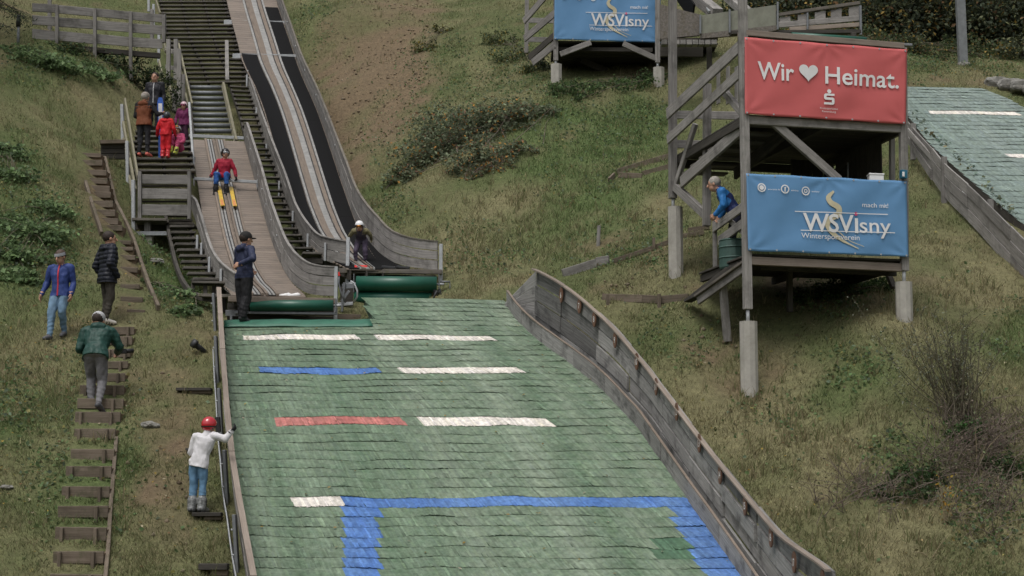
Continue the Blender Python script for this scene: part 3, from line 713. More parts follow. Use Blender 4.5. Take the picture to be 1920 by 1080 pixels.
LG_R = [(505, -60, 65.2), (519, 3, 61.7), (545, 80, 57.8), (563, 133, 55.2), (597, 213, 51.4), (647, 360, 44.8), (670, 421, 41.8), (706, 469, 39.7), (735, 490, 38.6), (760, 500, 37.9), (772, 506, 37.45)]
LG_W = 1.86
def build_large_inrun():
    path = deck_path(LG_R, 84)
    t = thing('large_inrun', 'larger ski jump in-run with black grip mats beside pale tracks', 'ski jump', path[-1] - EX * 0.9)
    # the curve leans right near the take-off: keep the track straight by its own line
    edge = []
    for p in path: edge.append(p)
    line = deck_path([(505, -60, 65.2), (519, 3, 61.7), (545, 80, 57.8), (563, 133, 55.2), (597, 213, 51.4), (647, 360, 44.8), (673, 430, 41.4), (694, 469, 39.7), (708, 490, 38.6), (716, 500, 37.9), (722, 506, 37.45)], 84)
    WY = [37.4, 38.4, 39.4, 41.0, 43.7, 48.5, 53.7, 56, 66]; WW = [0.80, 1.02, 1.28, 1.44, 1.56, 1.62, 1.7, 1.84, 1.86]
    wf = lambda y: tab(y, WY, WW); SC = [wf(p.y) / LG_W for p in line]
    planks(line, LG_W, 0.24, M_['wood_brown'], t, wf=wf)
    wl_ = [line[i] + EX * 0.0 for i in range(84)]
    for i in range(60, 83): # widening floor at the take-off
        pass
    secs = [[edge[i] + EX * 0.02 - Zv * 0.012, line[i] + EX * 0.005 - Zv * 0.012, line[i] + EX * 0.005 - Zv * 0.05, edge[i] + EX * 0.02 - Zv * 0.05] for i in range(56, 84)]
    loft('side_floor', secs, M_['mesh'], t)
    # grip mats in lengths
    def matlen(i0, i1, a, b):
        st = list(range(i0, i1, 8)) + [i1]
        for u, v in zip(st, st[1:]):
            if v > u: strip('grip_mat', [p + Zv * 0.002 for p in line[u:v + 1]], a, b, 0.003, 0.016 + 0.004 * random.random(), M_['mesh'], t, SC[u:v + 1])
    def idx(y): return min(range(84), key=lambda i: abs(proj(*line[i])[1] - y))
    matlen(idx(13), 83, 0.03, 0.50); matlen(idx(108), 83, 1.30, 1.82)
    # track band: pale edges, boards, grey troughs
    for o, w_, m, h in ((0.56, 0.045, 'ice_track', 0.05), (0.68, 0.09, 'wood_rail', 0.035), (0.86, 0.11, 'ice_track', 0.028), (1.02, 0.06, 'wood_rail', 0.035), (1.14, 0.06, 'wood_rail', 0.042), (1.24, 0.045, 'ice_track', 0.05)):
        strip('track_strip' if m == 'ice_track' else 'guide_board', line, o - w_, o + w_ * 0.98, 0.004, h, M_[m], t, SC)
    for o in (0.602, 0.765, 1.20): strip('track_edge', line, o - 0.012, o + 0.012, 0.05, 0.062, M_['black'], t, SC)
    # right wall
    rb = deck_path([(506, -60, 65.3), (520, 4, 61.8), (546, 81, 57.9), (564, 134, 55.3), (598, 214, 51.5), (648, 361, 44.9), (671, 422, 41.9), (707, 470, 39.8), (736, 491, 38.7), (776, 502, 38.0), (819, 506, 37.6)], 85)
    rb = [p + EX * 0.03 for p in rb]
    rh = list(np.interp([p.y for p in rb][::-1], [37.5, 38.6, 39.7, 44.8, 51.4, 55, 65], [0.62, 0.68, 0.8, 0.86, 0.66, 0.6, 0.6])[::-1])
    board_wall(t, rb, rh, 3, 10, 0.04, M_['wood'], jit=0.008)
    rt = [p + Zv * (h + 0.003) for p, h in zip(rb, rh)]
    for a in range(0, 84, 14): ribbon('cap_board', rt[a:a + 15], [p + Zv * 0.025 for p in rt[a:a + 15]], 0.06, M_['wood_moss'], t)
    for i in range(6, 60, 7): rod('bolt', rb[i] + Zv * rh[i] * 0.6 - EX * 0.02, rb[i] + Zv * rh[i] * 0.6 - EX * 0.06, 0.035, M_['steel'], t, 8)
    beam('steel_post', rb[-1] + EX * 0.06 - Zv * 0.45, rb[-1] + EX * 0.06 + Zv * 0.58, 0.08, 0.1, M_['steel'], t, up=(0, 1, 0))
    # left wall
    lb = deck_path([(468, 162, 53.7), (500, 268, 48.5), (540, 378, 43.7), (563, 435, 41), (595, 478, 39.4), (622, 492, 38.4), (654, 500, 37.9)], 57)
    lh = list(np.interp(np.linspace(0, 1, 57), [0, 0.05, 0.35, 0.6, 0.75, 0.9, 1], [0.28, 0.42, 0.56, 0.6, 0.5, 0.5, 0.56]))
    board_wall(t, lb, lh, 2, 8, 0.035, M_['wood'])
    lt = [p + Zv * (h + 0.003) for p, h in zip(lb, lh)]
    for a in range(0, 56, 14): ribbon('cap_board', lt[a:a + 15], [p + Zv * 0.025 for p in lt[a:a + 15]], 0.06, M_['wood'], t)
    for px, py, Y in ((466, 153, 53.8), (484, 215, 50.9), (503, 284, 47.8), (527, 355, 44.6), (553, 412, 41.9), (581, 455, 40), (614, 473, 38.6)): bracket(t, P(px, py, Y) - EX * 0.05, 0.42)
    beam('steel_post', P(653, 446, 37.8), P(651, 545, 37.7), 0.08, 0.12, M_['steel'], t, up=(0, 1, 0))
    # take-off edge
    a, b = P(636, 508, 37.5), P(829, 510, 37.5)
    beam('lip_beam', a, b, 0.12, 0.10, M_['wood_moss'], t); 
    for k in range(3): beam('front_board', a + Vector((0.1, 0.25, -0.12 - 0.17 * k)), b + Vector((-0.15, 0.25, -0.12 - 0.17 * k)), 0.03, 0.16, M_['wood_dark'], t)
    # rubber scraps along the lip, red plate
    for (x0, x1) in ((716, 742), (744, 768)): beam('rubber_flap', P(x0, 501, 37.6), P(x1, 503, 37.6), 0.22, 0.05, M_['rubber'], t)
    beam('red_plate', P(664, 502, 37.52), P(688, 502.5, 37.52), 0.3, 0.03, M_['red_paint'], t, up=(0, -0.5, 1))
    # start bars
    for (x0, y0, x1, y1, Y) in ((424, 42.5, 539, 45, 59.4), (440, 106, 563, 108, 56.2)):
        s = beam('start_bar', P(x0, y0, Y) + Zv * 0.05, P(x1, y1, Y + 0.3) + Zv * 0.05, 0.06, 0.1, M_['steel'], t)
        beam('end_plate', P(x0 - 3, y0, Y) - EX * 0.02, P(x0 + 12, y0 + 1, Y), 0.05, 0.2, M_['steel'], s)
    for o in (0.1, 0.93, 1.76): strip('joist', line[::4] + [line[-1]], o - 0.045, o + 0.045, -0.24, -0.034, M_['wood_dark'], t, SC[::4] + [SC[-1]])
    for i in range(4, 80, 8):
        for o in (0.08, 1.78):
            p = line[i] - EX * (o * SC[i]) - Zv * 0.22; g = ground_at(p.x, p.y)
            if p.z - g.z > 0.05: beam('support_post', g - Zv * 0.3, p, 0.1, 0.1, M_['wood_dark'], t)
    # corner plates that step along the stairs
    for y in np.linspace(8, 150, 12):
        p = P(tab(y, [0, 60, 108, 150], [427, 441, 457, 468]), y, tab(y, [0, 150], [62, 54])); beam('corner_plate', p - Zv * 0.09, p + Zv * 0.09, 0.05, 0.09, M_['steel'], t, up=(0, 1, 0))
    return t, line
LG, LGP = build_large_inrun()

# ---------------------------------------------------------------- roller covers at the take-offs
def roller(label, a, b, r, second=True, crank=False):
    a = Vector(a); b = Vector(b); t = thing('roller_cover', label, 'roller', a - Zv * 0.4)
    rod('roll', a, b, r, M_['tarp'], t, 24)
    d = (b - a)
    if second: rod('lower_roll', a + Vector((-0.05, 0.08, -r * 1.8)), b + Vector((-0.12, 0.08, -r * 1.8)), r * 0.85, M_['tarp'], t, 20)
    dn = d.normalized()
    for p, s in ((a, -1), (b, 1)):
        rod('axle', p, p + dn * s * 0.16, 0.03, M_['steel'], t, 10)
        beam('bearing_plate', p + dn * s * 0.05 - Zv * (r * 1.2), p + dn * s * 0.05 + Zv * r * 1.25, 0.02, 0.12, M_['steel_dark'], t, up=(0, 1, 0))
    return t
r1 = roller('thin green tarpaulin roller below take-off of the smaller jump', P(470, 573.5, 34.12), P(625, 573, 34.15), 0.115, False)
beam('rail', P(440, 586, 34.1), P(632, 588, 34.15), 0.04, 0.05, M_['steel_dark'], r1)
r2 = roller('thick green tarpaulin roller below take-off of the larger jump', P(668, 532, 37.05), P(819, 533, 37.1), 0.17, True)
c = P(825, 528, 37.1)
rod('crank', c, c + EX * 0.22, 0.022, M_['steel_dark'], r2, 8); beam('crank', c + EX * 0.22, c + EX * 0.22 - Zv * 0.32, 0.02, 0.03, M_['steel_dark'], r2)
rod('crank_handle', c + EX * 0.22 - Zv * 0.32, c + EX * 0.36 - Zv * 0.33, 0.018, M_['steel_dark'], r2, 8)
tube('cable', [P(816 + 5 * math.cos(q) + q, 555 + 14 * math.sin(q * 1.4), 37.0) for q in np.linspace(0, 9, 26)], 0.014, M_['rubber'], r2)
tube('chain', [P(819, 545, 36.95), P(814, 556, 36.95), P(813, 572, 36.9)], 0.02, M_['rubber'], r2)
hb = thing('hose_bracket', 'grey steel bracket with curved hose between the two take-offs', 'bracket', P(650, 590, 36.0))
beam('post', P(646, 530, 36.2), P(641, 585, 36.2), 0.05, 0.08, M_['steel_dark'], hb, up=(0, 1, 0)); beam('arm', P(633, 571, 36.2), P(662, 569, 36.2), 0.05, 0.07, M_['steel'], hb)
beam('brace', P(640, 566, 36.2), P(655, 545, 36.2), 0.04, 0.06, M_['steel_dark'], hb); beam('plate', P(641, 537, 36.25), P(664, 536, 36.25), 0.03, 0.11, M_['steel_dark'], hb)
beam('back_plate', P(638, 556, 36.6), P(662, 556, 36.6), 0.02, 0.42, M_['wood_dark'], hb)
tube('hose', [P(657, 527, 36.0), P(664, 531, 36.0), P(670, 545, 35.95), P(670, 556, 35.95), P(663, 567, 36.0)], 0.02, M_['steel'], hb)
tube('hose', [P(636, 515, 36.0), P(635, 530, 36.0), P(639, 548, 36.0), P(648, 568, 36.0)], 0.018, M_['steel_dark'], hb)
beam('red_cap', P(634.5, 510, 36.0), P(636, 518, 36.0), 0.05, 0.05, M_['red_paint'], hb)
gp = thing('ground_plank', 'brown plank across the gap below the two take-offs', 'plank', P(665, 605, 34.6)); beam('board', P(630, 603, 34.6), P(682, 604, 34.7), 0.06, 0.12, M_['wood_earth'], gp); 
beam('board', P(632, 593, 34.9), P(676, 594, 35.0), 0.06, 0.10, M_['wood_earth'], gp)
sh = thing('white_shoes', 'pair of white shoes left on the smaller take-off edge', 'shoes', P(543, 556, 34.4))
for px in (534, 551):
    secs = []
    for u, (w, h) in zip(np.linspace(0, 0.25, 6), ((0.03, 0.03), (0.045, 0.055), (0.045, 0.06), (0.04, 0.075), (0.042, 0.085), (0.03, 0.06))):
        c = P(px, 557, 34.35) + EX * (u - 0.12) + Zv * 0.005
        secs.append([c + Vector((0, -w, 0)), c + Vector((0, w, 0)), c + Vector((0, w * 0.7, h)), c + Vector((0, -w * 0.7, h))])
    loft('shoe', secs, M_['white'], sh, smooth=True)

# ---------------------------------------------------------------- stairs
def stairs(name, label, left, right, n, mat, depth=0.24, th=0.045, stringers=(0.0, 0.5, 1.0), smat=None, rise_gap=True):
    """left/right: pixel paths with distance for the tread ends, bottom to top or top to bottom"""
    Lp = deck_path(left, n); Rp = deck_path(right, n)
    t = thing(name, label, 'stairs', Lp[-1].lerp(Rp[-1], 0.5))
    smat = smat or M_['wood_dark']
    for a, b in zip(Lp, Rp):
        j = random.uniform(-0.012, 0.012)
        beam('tread', a + EX * j, b + EX * j, depth * random.uniform(0.95, 1.03), th, mat, t, up=(0.0, 0.0, 1))
    for f in stringers:
        line = [a.lerp(b, f) - Zv * (th / 2 + 0.004) for a, b in zip(Lp, Rp)]
        secs = [[p - EX * 0.03, p + EX * 0.03, p + EX * 0.03 - Zv * 0.14, p - EX * 0.03 - Zv * 0.14] for p in line]
        loft('stringer', secs, smat, t)
    return t, Lp, Rp
ST1, s1l, s1r = stairs('wide_stairs', 'wide dark wooden stairs climbing beside the larger in-run at top of picture',
    [(278, -52, 65.0), (296, 0, 62), (313, 72, 58), (337, 120, 55.6), (353, 156, 53.9)], [(412, -52, 65.2), (425, 0, 62.2), (446, 72, 58.2), (462, 120, 55.8), (468, 154, 54.1)], 28, M_['wood_step'], 0.26, 0.05, (0.04, 0.34, 0.67, 0.96))
ST2, s2l, s2r = stairs('middle_stairs', 'narrow wooden stairs running down between the two in-runs',
    [(431, 163, 53.6), (449, 217, 50.5), (461, 267, 48.3), (484, 323, 45.6), (503, 381, 43.2), (530, 437, 40.8), (553, 466, 39.6)], [(468, 165, 53.7), (484, 217, 50.6), (500, 267, 48.4), (521, 323, 45.7), (538, 381, 43.3), (566, 437, 40.9), (588, 466, 39.7)], 29, M_['wood_step'], 0.24, 0.045, (0.06, 0.94))
beam('landing', P(566, 477, 39.0), P(611, 478, 39.1), 0.5, 0.05, M_['wood_step'], ST2); beam('landing_face', P(562, 488, 38.9), P(606, 490, 38.9), 0.04, 0.12, M_['wood_dark'], ST2)
ST3, s3l, s3r = stairs('lower_stairs', 'narrow wooden stairs with curved dark stringer left of the smaller in-run',
    [(313, 404, 41.2), (320, 439, 39.6), (327, 461, 38.6), (336, 483, 37.6), (344, 503, 36.7), (360, 524, 35.7)], [(356, 404, 41.4), (366, 439, 39.8), (376, 461, 38.8), (387, 483, 37.8), (398, 503, 36.9), (424, 525, 35.9)], 12, M_['wood_step'], 0.3, 0.055, (0.9,))
cs = deck_path([(311, 402, 41.2), (321, 452, 39.3), (334, 503, 37.1), (353, 537, 35.7), (376, 552, 34.9), (400, 556, 34.7)], 30)
loft('curved_stringer', [[p - EX * 0.04, p + EX * 0.03, p + EX * 0.03 - Zv * 0.12, p - EX * 0.04 - Zv * 0.12] for p in cs], M_['wood_dark'], ST3)
beam('landing', P(360, 531, 35.3), P(424, 532, 35.4), 0.45, 0.05, M_['wood_step'], ST3)
for px in (362, 385, 408): beam('support_post', P(px, 533, 35.3), P(px, 556, 35.2), 0.08, 0.1, M_['wood_dark'], ST3)
beam('foot_beam', P(374, 554, 34.7), P(446, 556, 34.5), 0.2, 0.06, M_['wood_moss'], ST3)
for px, py in ((330, 415), (345, 470), (365, 520)):
    p = P(px, py, 38.5); 
# steel tube rungs above the smaller in-run
TR = thing('tube_stairs', 'rack of grey steel tube rungs above the smaller in-run', 'stairs', P(395, 250, 48.6))
for i, y in enumerate(np.linspace(164, 245.5, 9)):
    Y = lerp(53.4, 48.7, i / 8); rod('rung', P(lerp(355, 359, i / 8), y, Y), P(lerp(419, 434, i / 8), y + 0.5, Y + 0.2), 0.07, M_['steel_dark'], TR, 12)
beam('side_board', P(418, 158, 53.6), P(442, 266, 47.8), 0.07, 0.16, M_['wood_lichen'], TR, up=(0.3, -0.2, 1)); beam('side_board', P(354, 160, 53.6), P(362, 255, 48.0), 0.06, 0.14, M_['wood_dark'], TR)
# little post on the wide stairs
beam('newel_post', P(425, 78, 56.8), P(426, 152, 54.0), 0.12, 0.12, M_['wood'], ST1)

# family stairs with platform and board front
ST4, s4l, s4r = stairs('family_stairs', 'short wooden stairs carrying the group of waiting children above the board front',
    [(252, 322, 41.1), (251, 300, 42.2), (251, 278, 43.3), (253, 258, 44.4), (257, 240, 45.5)], [(366, 322, 41.3), (362, 300, 42.4), (360, 278, 43.5), (356, 258, 44.6), (352, 240, 45.7)], 9, M_['wood_step'], 0.38, 0.05, (0.03, 0.5, 0.97))
PF = thing('board_platform', 'platform with grey board front on steel frame below the waiting children', 'platform', P(300, 436, 40.0))
Yf = 40.2
for (y0, y1) in ((327, 345), (353, 373), (383, 404)):
    c = (y0 + y1) / 2; beam('front_board', P(266, c, Yf), P(352, c + 1, Yf + 0.2), 0.04, (y1 - y0) / 79.5, M_['wood'], PF)
for x in (262, 355): beam('front_post', P(x, 322, Yf - 0.04), P(x, 411, Yf - 0.04), 0.08, 0.10, M_['wood'], PF, up=(0, 1, 0))
for y in (348.5, 378): beam('back_rail', P(266, y, Yf + 0.15), P(352, y, Yf + 0.3), 0.05, 0.04, M_['wood_dark'], PF)
for k in range(5): beam('floor_plank', P(248, 412, Yf - 0.1) + Vector((0, 0.24 * k, 0)), P(313, 413, Yf) + Vector((0, 0.24 * k, 0)) + EX * 0.55 * (k > 1), 0.22, 0.06, M_['wood_moss'], PF)
beam('steel_beam', P(247, 438, Yf), P(314, 438, Yf + 0.1), 0.10, 0.10, M_['steel'], PF)
for (x0, y0, x1, y1, Y) in ((250, 338, 250.5, 440, 40.1), (238.5, 265, 240, 352, 42.0), (229, 196, 231, 292, 44.4)): beam('steel_post', P(x0, y0, Y), P(x1, y1, Y), 0.08, 0.12, M_['steel'], PF, up=(0, 1, 0))
beam('support_block', P(277, 414, Yf + 0.1), P(277, 434, Yf + 0.1), 0.14, 0.14, M_['wood'], PF)
for (a, b, h) in (((234, 188, 44.6), (258.5, 334, 40.2), 0.14), ((229, 222, 44.7), (254, 358, 40.25), 0.13), ((231, 262, 44.2), (252, 392, 40.3), 0.13)): beam('side_rail', P(*a), P(*b), 0.05, h, M_['wood_lichen'], PF)
for k in range(3): beam('under_beam', P(252, 426, Yf + 0.5 + 0.6 * k), P(352, 427, Yf + 0.6 + 0.6 * k), 0.08, 0.14, M_['wood_dark'], PF)
g = G(277, 470); cb = tag(mk('concrete_footing', box_mesh(0.62, 0.27, 0.27, M_['concrete']), frame(P(276, 439.5, Yf + 0.2) - Zv * 0.62, P(276, 439.5, Yf + 0.2), )), 'small concrete block under board platform', 'footing')
RP = tag(beam('rail_post', P(355, 192, 43.4), P(363, 312, 43.0), 0.06, 0.07, M_['steel'], None, up=(0, 1, 0)), 'tall galvanised post beside the girl in burgundy', 'post')
beam('foot_plate', P(350, 299, 43.1), P(366, 300, 43.1), 0.05, 0.16, M_['steel_dark'], RP)

# railings of the wide stairs
RL = thing('stair_railing', 'weathered post and board railing with lichen along left of wide stairs', 'railing', P(320, 160, 54))
for (x, y0, y1, Y, m, w) in ((308, 28, 78, 58.5, 'wood', 0.12), (316, 74, 162, 55.2, 'wood', 0.13), (330, 74, 150, 54.8, 'wood', 0.13), (336, 92, 200, 53.0, 'wood', 0.13), (298, 62, 118, 57.0, 'steel', 0.09), (288, 8, 48, 59.5, 'steel', 0.09), (279, -10, 22, 61, 'steel', 0.09), (327, 168, 210, 51.8, 'wood', 0.13), (344, 140, 196, 51.6, 'wood', 0.10)):
    beam('post', P(x, y0, Y), P(x, y1, Y), w, w, M_[m], RL, up=(0, 1, 0))
for (a, b, h, m) in (((335, 83, 55.6), (360, 196, 50.2), 0.11, 'wood_lichen'), ((338, 128, 54.2), (352, 198, 50.6), 0.13, 'wood_lichen'), ((301, 50, 58.4), (311, 97, 56.2), 0.12, 'wood_lichen'), ((298, 118, 56.2), (306, 156, 54.8), 0.26, 'wood_lichen'),
                     ((286, -20, 62), (300, 26, 59.5), 0.12, 'wood_lichen'), ((309, 92, 56.5), (335, 100, 54.8), 0.14, 'wood'), ((311, 125, 56.5), (335, 130, 54.8), 0.14, 'wood'), ((318, 166, 53.5), (326, 186, 52.6), 0.2, 'wood_lichen')):
    beam('rail', P(*a), P(*b), 0.05, h, M_[m], RL)
# board fence top left
FN = thing('board_fence', 'grey three-board fence on posts above the left bank', 'fence', P(180, 110, 47))
FY = lambda x: tab(x, [60, 305], [46.8, 48.4])
for (ya, yb, h) in ((13, 35, 0.24), (37, 57, 0.27), (64, 83, 0.28)):
    xs_ = [60, 108, 178, 245, 305]
    for x0, x1 in zip(xs_, xs_[1:]):
        f0, f1 = (x0 - 60) / 245, (x1 - 60) / 245; j = random.uniform(-1, 1)
        beam('board', P(x0 + 0.5, lerp(ya, yb, f0) + j, FY(x0)), P(x1 - 0.5, lerp(ya, yb, f1) - j, FY(x1)), 0.04, h, M_['wood'], FN)
for (x, y0, y1) in ((107, 10, 96), (178, 17, 122), (245, 22, 150), (307, 28, 80)):
    beam('post', P(x, y0, FY(x) - 0.08), P(x, y1, FY(x) - 0.08), 0.09, 0.11, M_['wood'], FN, up=(0, 1, 0))
for (x, y0, y1) in ((93, -2, 80), (285, 18, 90)): beam('post', P(x, y0, FY(x) + 1.3), P(x, y1, FY(x) + 1.3), 0.1, 0.1, M_['wood'], FN, up=(0, 1, 0))
beam('base_beam', P(62, 84, FY(60) + 0.1), P(300, 105, FY(300) + 0.1), 0.12, 0.15, M_['wood_dark'], FN)
for k in range(7): beam('floor_plank', P(62, 86, FY(60) + 0.25 + 0.22 * k) , P(300, 106, FY(300) + 0.25 + 0.22 * k), 0.2, 0.04, M_['wood_dark'], FN)
# dark timber crib at the head of the earth steps
CR = thing('timber_crib', 'black timber crib in the bank at head of the earth steps', 'retaining wall', P(212, 300, 42.6))
beam('log', P(187, 267, 42.7), P(236, 266, 42.9), 0.16, 0.10, M_['wood_earth'], CR)
for k in range(3): beam('log', P(189, 274 + 10 * k, 42.8), P(234, 274 + 10 * k, 43.0), 0.12, 0.125, M_['wood_dark'], CR)

# ---------------------------------------------------------------- earth steps
def earth_step(parent, x0, x1, y, hpx, stakes=(0.12, 0.85), mat='wood_earth', tilt=0.0, gpx=None):
    g = G((x0 + x1) / 2, y + hpx); s = FPX / g.y
    h = hpx / s; c0 = P(x0, y + hpx / 2, g.y); c1 = P(x1, y + hpx / 2 + tilt, g.y)
    b = beam('riser_board', c0, c1, 0.05, h, M_[mat], parent)
    bk = Vector((0, 0.30, 0.0)); cc0 = c0 + Zv * (h / 2 - 0.035) + Vector((0, 0.03, 0)); cc1 = c1 + Zv * (h / 2 - 0.035) + Vector((0, 0.03, 0))
    V = [cc0, cc1, cc1 + bk + Zv * 0.02, cc0 + bk + Zv * 0.02]; o0 = cc0
    V2 = [v - o0 for v in V] + [v - o0 - Zv * 0.25 for v in V]
    mk('tread_soil', pymesh('tread_soil', V2, [(0, 1, 2, 3), (4, 7, 6, 5), (0, 4, 5, 1), (1, 5, 6, 2), (2, 6, 7, 3), (3, 7, 4, 0)]), Matrix.Translation(o0), parent, M_['soil'])
    for f in stakes:
        p = c0.lerp(c1, f) + Vector((0, -0.05, 0)); beam('stake', p - Zv * (h / 2 + 0.12), p + Zv * h * 0.46, 0.05, 0.09, M_[mat], b, up=(0, 1, 0))
    return b
M_['soil'] = plain('trodden_soil', (0.16, 0.115, 0.08), 0.95, 0, 0.35, 12, 0.1, 0.5, dirt=(0.09, 0.085, 0.04))
ES = thing('earth_steps', 'long flight of earth steps with brown riser boards at lower left', 'steps', G(150, 1070))
lowsteps = [(203, 252, 613, 15), (196, 248, 630, 17), (200, 244, 655, 16), (180, 240, 678, 14), (172, 235, 700, 16), (150, 233, 722, 18), (145, 232, 747, 19), (141, 226, 772, 22),
            (139, 217, 804, 20), (133, 215, 842, 21), (124, 209, 874, 22), (116, 206, 912, 21), (109, 203, 949, 22), (104, 200, 988, 25), (100, 195, 1034, 23), (94, 192, 1076, 24)]
for i, (a, b, y, h) in enumerate(lowsteps): earth_step(ES, a, b, y, h, (0.14, 0.8) if i % 3 else (0.78,), tilt=random.uniform(-1, 1.5))
pl = [(218, 828), (212, 900), (207, 960), (203, 1030), (197, 1095)]
for a, b in zip(pl, pl[1:]):
    ga, gb = G(*a), G(*b); beam('side_pole', ga + Zv * 0.05, gb + Zv * 0.05, 0.06, 0.09, M_['wood_earth'], ES)
US = thing('upper_earth_steps', 'narrow flight of worn earth steps climbing the left bank beside board platform', 'steps', G(240, 570))
upsteps = [(146, 190, 286, 8), (148, 192, 300, 11), (153, 200, 318, 11), (157, 202, 333, 11), (161, 206, 347, 12), (167, 208, 359, 12), (172, 212, 376, 13), (180, 216, 393, 13), (186, 222, 408, 12), (192, 230, 422, 11), (214, 246, 450, 8), (218, 250, 463, 7), (220, 254, 478, 9), (226, 258, 500, 10), (226, 262, 533, 9), (226, 268, 556, 10), (238, 272, 580, 6)]
for i, (a, b, y, h) in enumerate(upsteps): earth_step(US, a, b, y, h, (), 'wood_earth' if i < 14 else 'wood_earth', tilt=random.uniform(0, 2))
for pl in ([(196, 302), (206, 345), (216, 385), (236, 425), (252, 462), (266, 505), (280, 545), (297, 585)], [(160, 348), (172, 390), (190, 445)]):
    for a, b in zip(pl, pl[1:]):
        ga, gb = G(*a), G(*b); beam('side_pole', ga + Zv * 0.08, gb + Zv * 0.08, 0.07, 0.12, M_['wood_earth'], US)
# terrace timbers on the right bank
def log_thing(name, label, cat, segs, mat, w=0.06, h=0.14, lift=0.05):
    q0 = G(*segs[0][0]); t = thing(name, label, cat, q0)
    for a, b in segs: beam('board', G(*a) + Zv * lift, G(*b) + Zv * lift, w, h, M_[mat], t)
    return t
tt = log_thing('timber_edging', 'weathered timber frame in the grass left of the big tower', 'edging', [((1155, 326), (1200, 312)), ((1200, 312), (1255, 296)), ((1160, 332), (1204, 334)), ((1204, 330), (1256, 316)), ((1142, 342), (1152, 332))], 'wood_earth')
tt = log_thing('terrace_board', 'low terrace board with stakes above the right wall', 'edging', [((1130, 562), (1205, 564)), ((1205, 564), (1240, 566)), ((1240, 566), (1292, 562))], 'wood_earth', 0.08, 0.16, 0.04)
for x in (1140, 1236): p = G(x, 572); beam('stake', p - Zv * 0.1, p + Zv * 0.22, 0.07, 0.09, M_['wood_earth'], tt, up=(0, 1, 0))
tt = log_thing('pale_plank', 'pale broken plank lying in grass above right wall end', 'plank', [((1055, 520), (1118, 500)), ((1118, 498), (1142, 494))], 'wood', 0.06, 0.19, 0.08)
tt = log_thing('slope_board', 'dark edging board running up the bank left of tower footing', 'edging', [((1150, 494), (1222, 470)), ((1222, 470), (1262, 455)), ((1280, 447), (1320, 440)), ((1290, 436), (1330, 430))], 'wood_earth', 0.05, 0.10, 0.05)
p = G(1226, 470); beam('stake', p, p + Zv * 0.28, 0.06, 0.1, M_['wood_earth'], tt, up=(0, 1, 0))
p = G(1121, 462); tag(beam('stump_post', p - Zv * 0.1, p + Zv * 0.48 + EX * 0.03, 0.08, 0.08, M_['wood'], None, up=(0, 1, 0)), 'thin grey stump standing in grass above pale plank', 'post')
# bits on the left grass
def small_step(label, x0, x1, y, h):
    g = G((x0 + x1) / 2, y + h); s = FPX / g.y; t = thing('step_board', label, 'step', g)
    beam('board', P(x0, y + h * .3, g.y), P(x1, y + h * .3, g.y), 0.22, max(0.04, h / s * 0.5), M_['wood_dark'], t); beam('block', P(lerp(x0, x1, .4), y + h * .8, g.y), P(x1, y + h * .8, g.y), 0.12, h / s * 0.5, M_['wood_earth'], t)
    for x in (x0 + 4, x1 - 4): beam('stake', P(x, y, g.y + 0.1), P(x, y + h + 12, g.y + 0.1), 0.05, 0.05, M_['wood_dark'], t, up=(0, 1, 0))
small_step('dark step board beside left wall above the leaning child', 332, 397, 727, 11)
small_step('small step board under the feet of the leaning child', 362, 416, 960, 14)
small_step('thick step board beside left wall at bottom edge', 374, 428, 1056, 22)
small_step('short dark step board half hidden behind the leaning child', 350, 398, 840, 8)
p = G(375, 655); dp = thing('drain_pipe', 'black drain pipe end sticking out beside left wall', 'pipe', p)
a0, a1 = P(364, 644, p.y - 0.25), P(398, 672, p.y + 0.1)
tube('pipe', [a0, a0.lerp(a1, 0.4), a1], 0.055, M_['rubber'], dp, 12); tube('collar', [a0 + Vector((-0.03, -0.02, 0.015)), a0 + Vector((0.03, 0.02, -0.02))], 0.085, M_['rubber'], dp, 12)
def rock(label, px, py, sx, sy, sz, seed):
    g = G(px, py); bm = bmesh.new(); bmesh.ops.create_icosphere(bm, subdivisions=3, radius=1)
    for v in bm.verts:
        n = mnoise.noise(v.co * 1.7 + Vector((seed, 0, 0))) * 0.35; v.co = v.co * (1 + n); v.co = Vector((v.co.x * sx, v.co.y * sy, v.co.z * sz))
    me = bpy.data.meshes.new('rock'); bm.to_mesh(me); bm.free()
    return tag(mk('rock', me, Matrix.Translation(g + Zv * sz * 0.3), None, M_['stone']), label, 'rock')
rock('pale flat stone in the grass below right of the climbing man', 281, 800, 0.17, 0.12, 0.07, 1)
rock('low stone in the grass at far left edge', 12, 915, 0.11, 0.08, 0.04, 2); rock('grey stone in dark bank under board platform', 292, 492, 0.2, 0.15, 0.07, 3)
# ---------------------------------------------------------------- banners
def cloth(name, base, dirt):
    m, nt, N, L, B = newmat(name)
    tc = N.new('ShaderNodeTexCoord'); n = noise_node(N, L, tc.outputs['Object'], 1.6, 5, 0.6)
    L.new(mixc(N, L, ramp(N, L, n.outputs['Fac'], [(0.4, (0, 0, 0)), (0.8, (0.6,) * 3)]).outputs[0], base, dirt), B.inputs['Base Color'])
    B.inputs['Roughness'].default_value = 0.5; B.inputs['Specular IOR Level'].default_value = 0.35
    w = N.new('ShaderNodeTexNoise'); w.inputs['Scale'].default_value = 1.3; w.inputs['Detail'].default_value = 1.5; L.new(tc.outputs['Object'], w.inputs['Vector'])
    bumpn(N, L, B, w.outputs['Fac'], 0.45, 0.09)
    return m
M_['red_cloth'] = cloth('red_banner_vinyl', (0.54, 0.115, 0.115), (0.46, 0.10, 0.10)); M_['blue_cloth'] = cloth('blue_banner_vinyl', (0.115, 0.26, 0.46), (0.09, 0.215, 0.39))
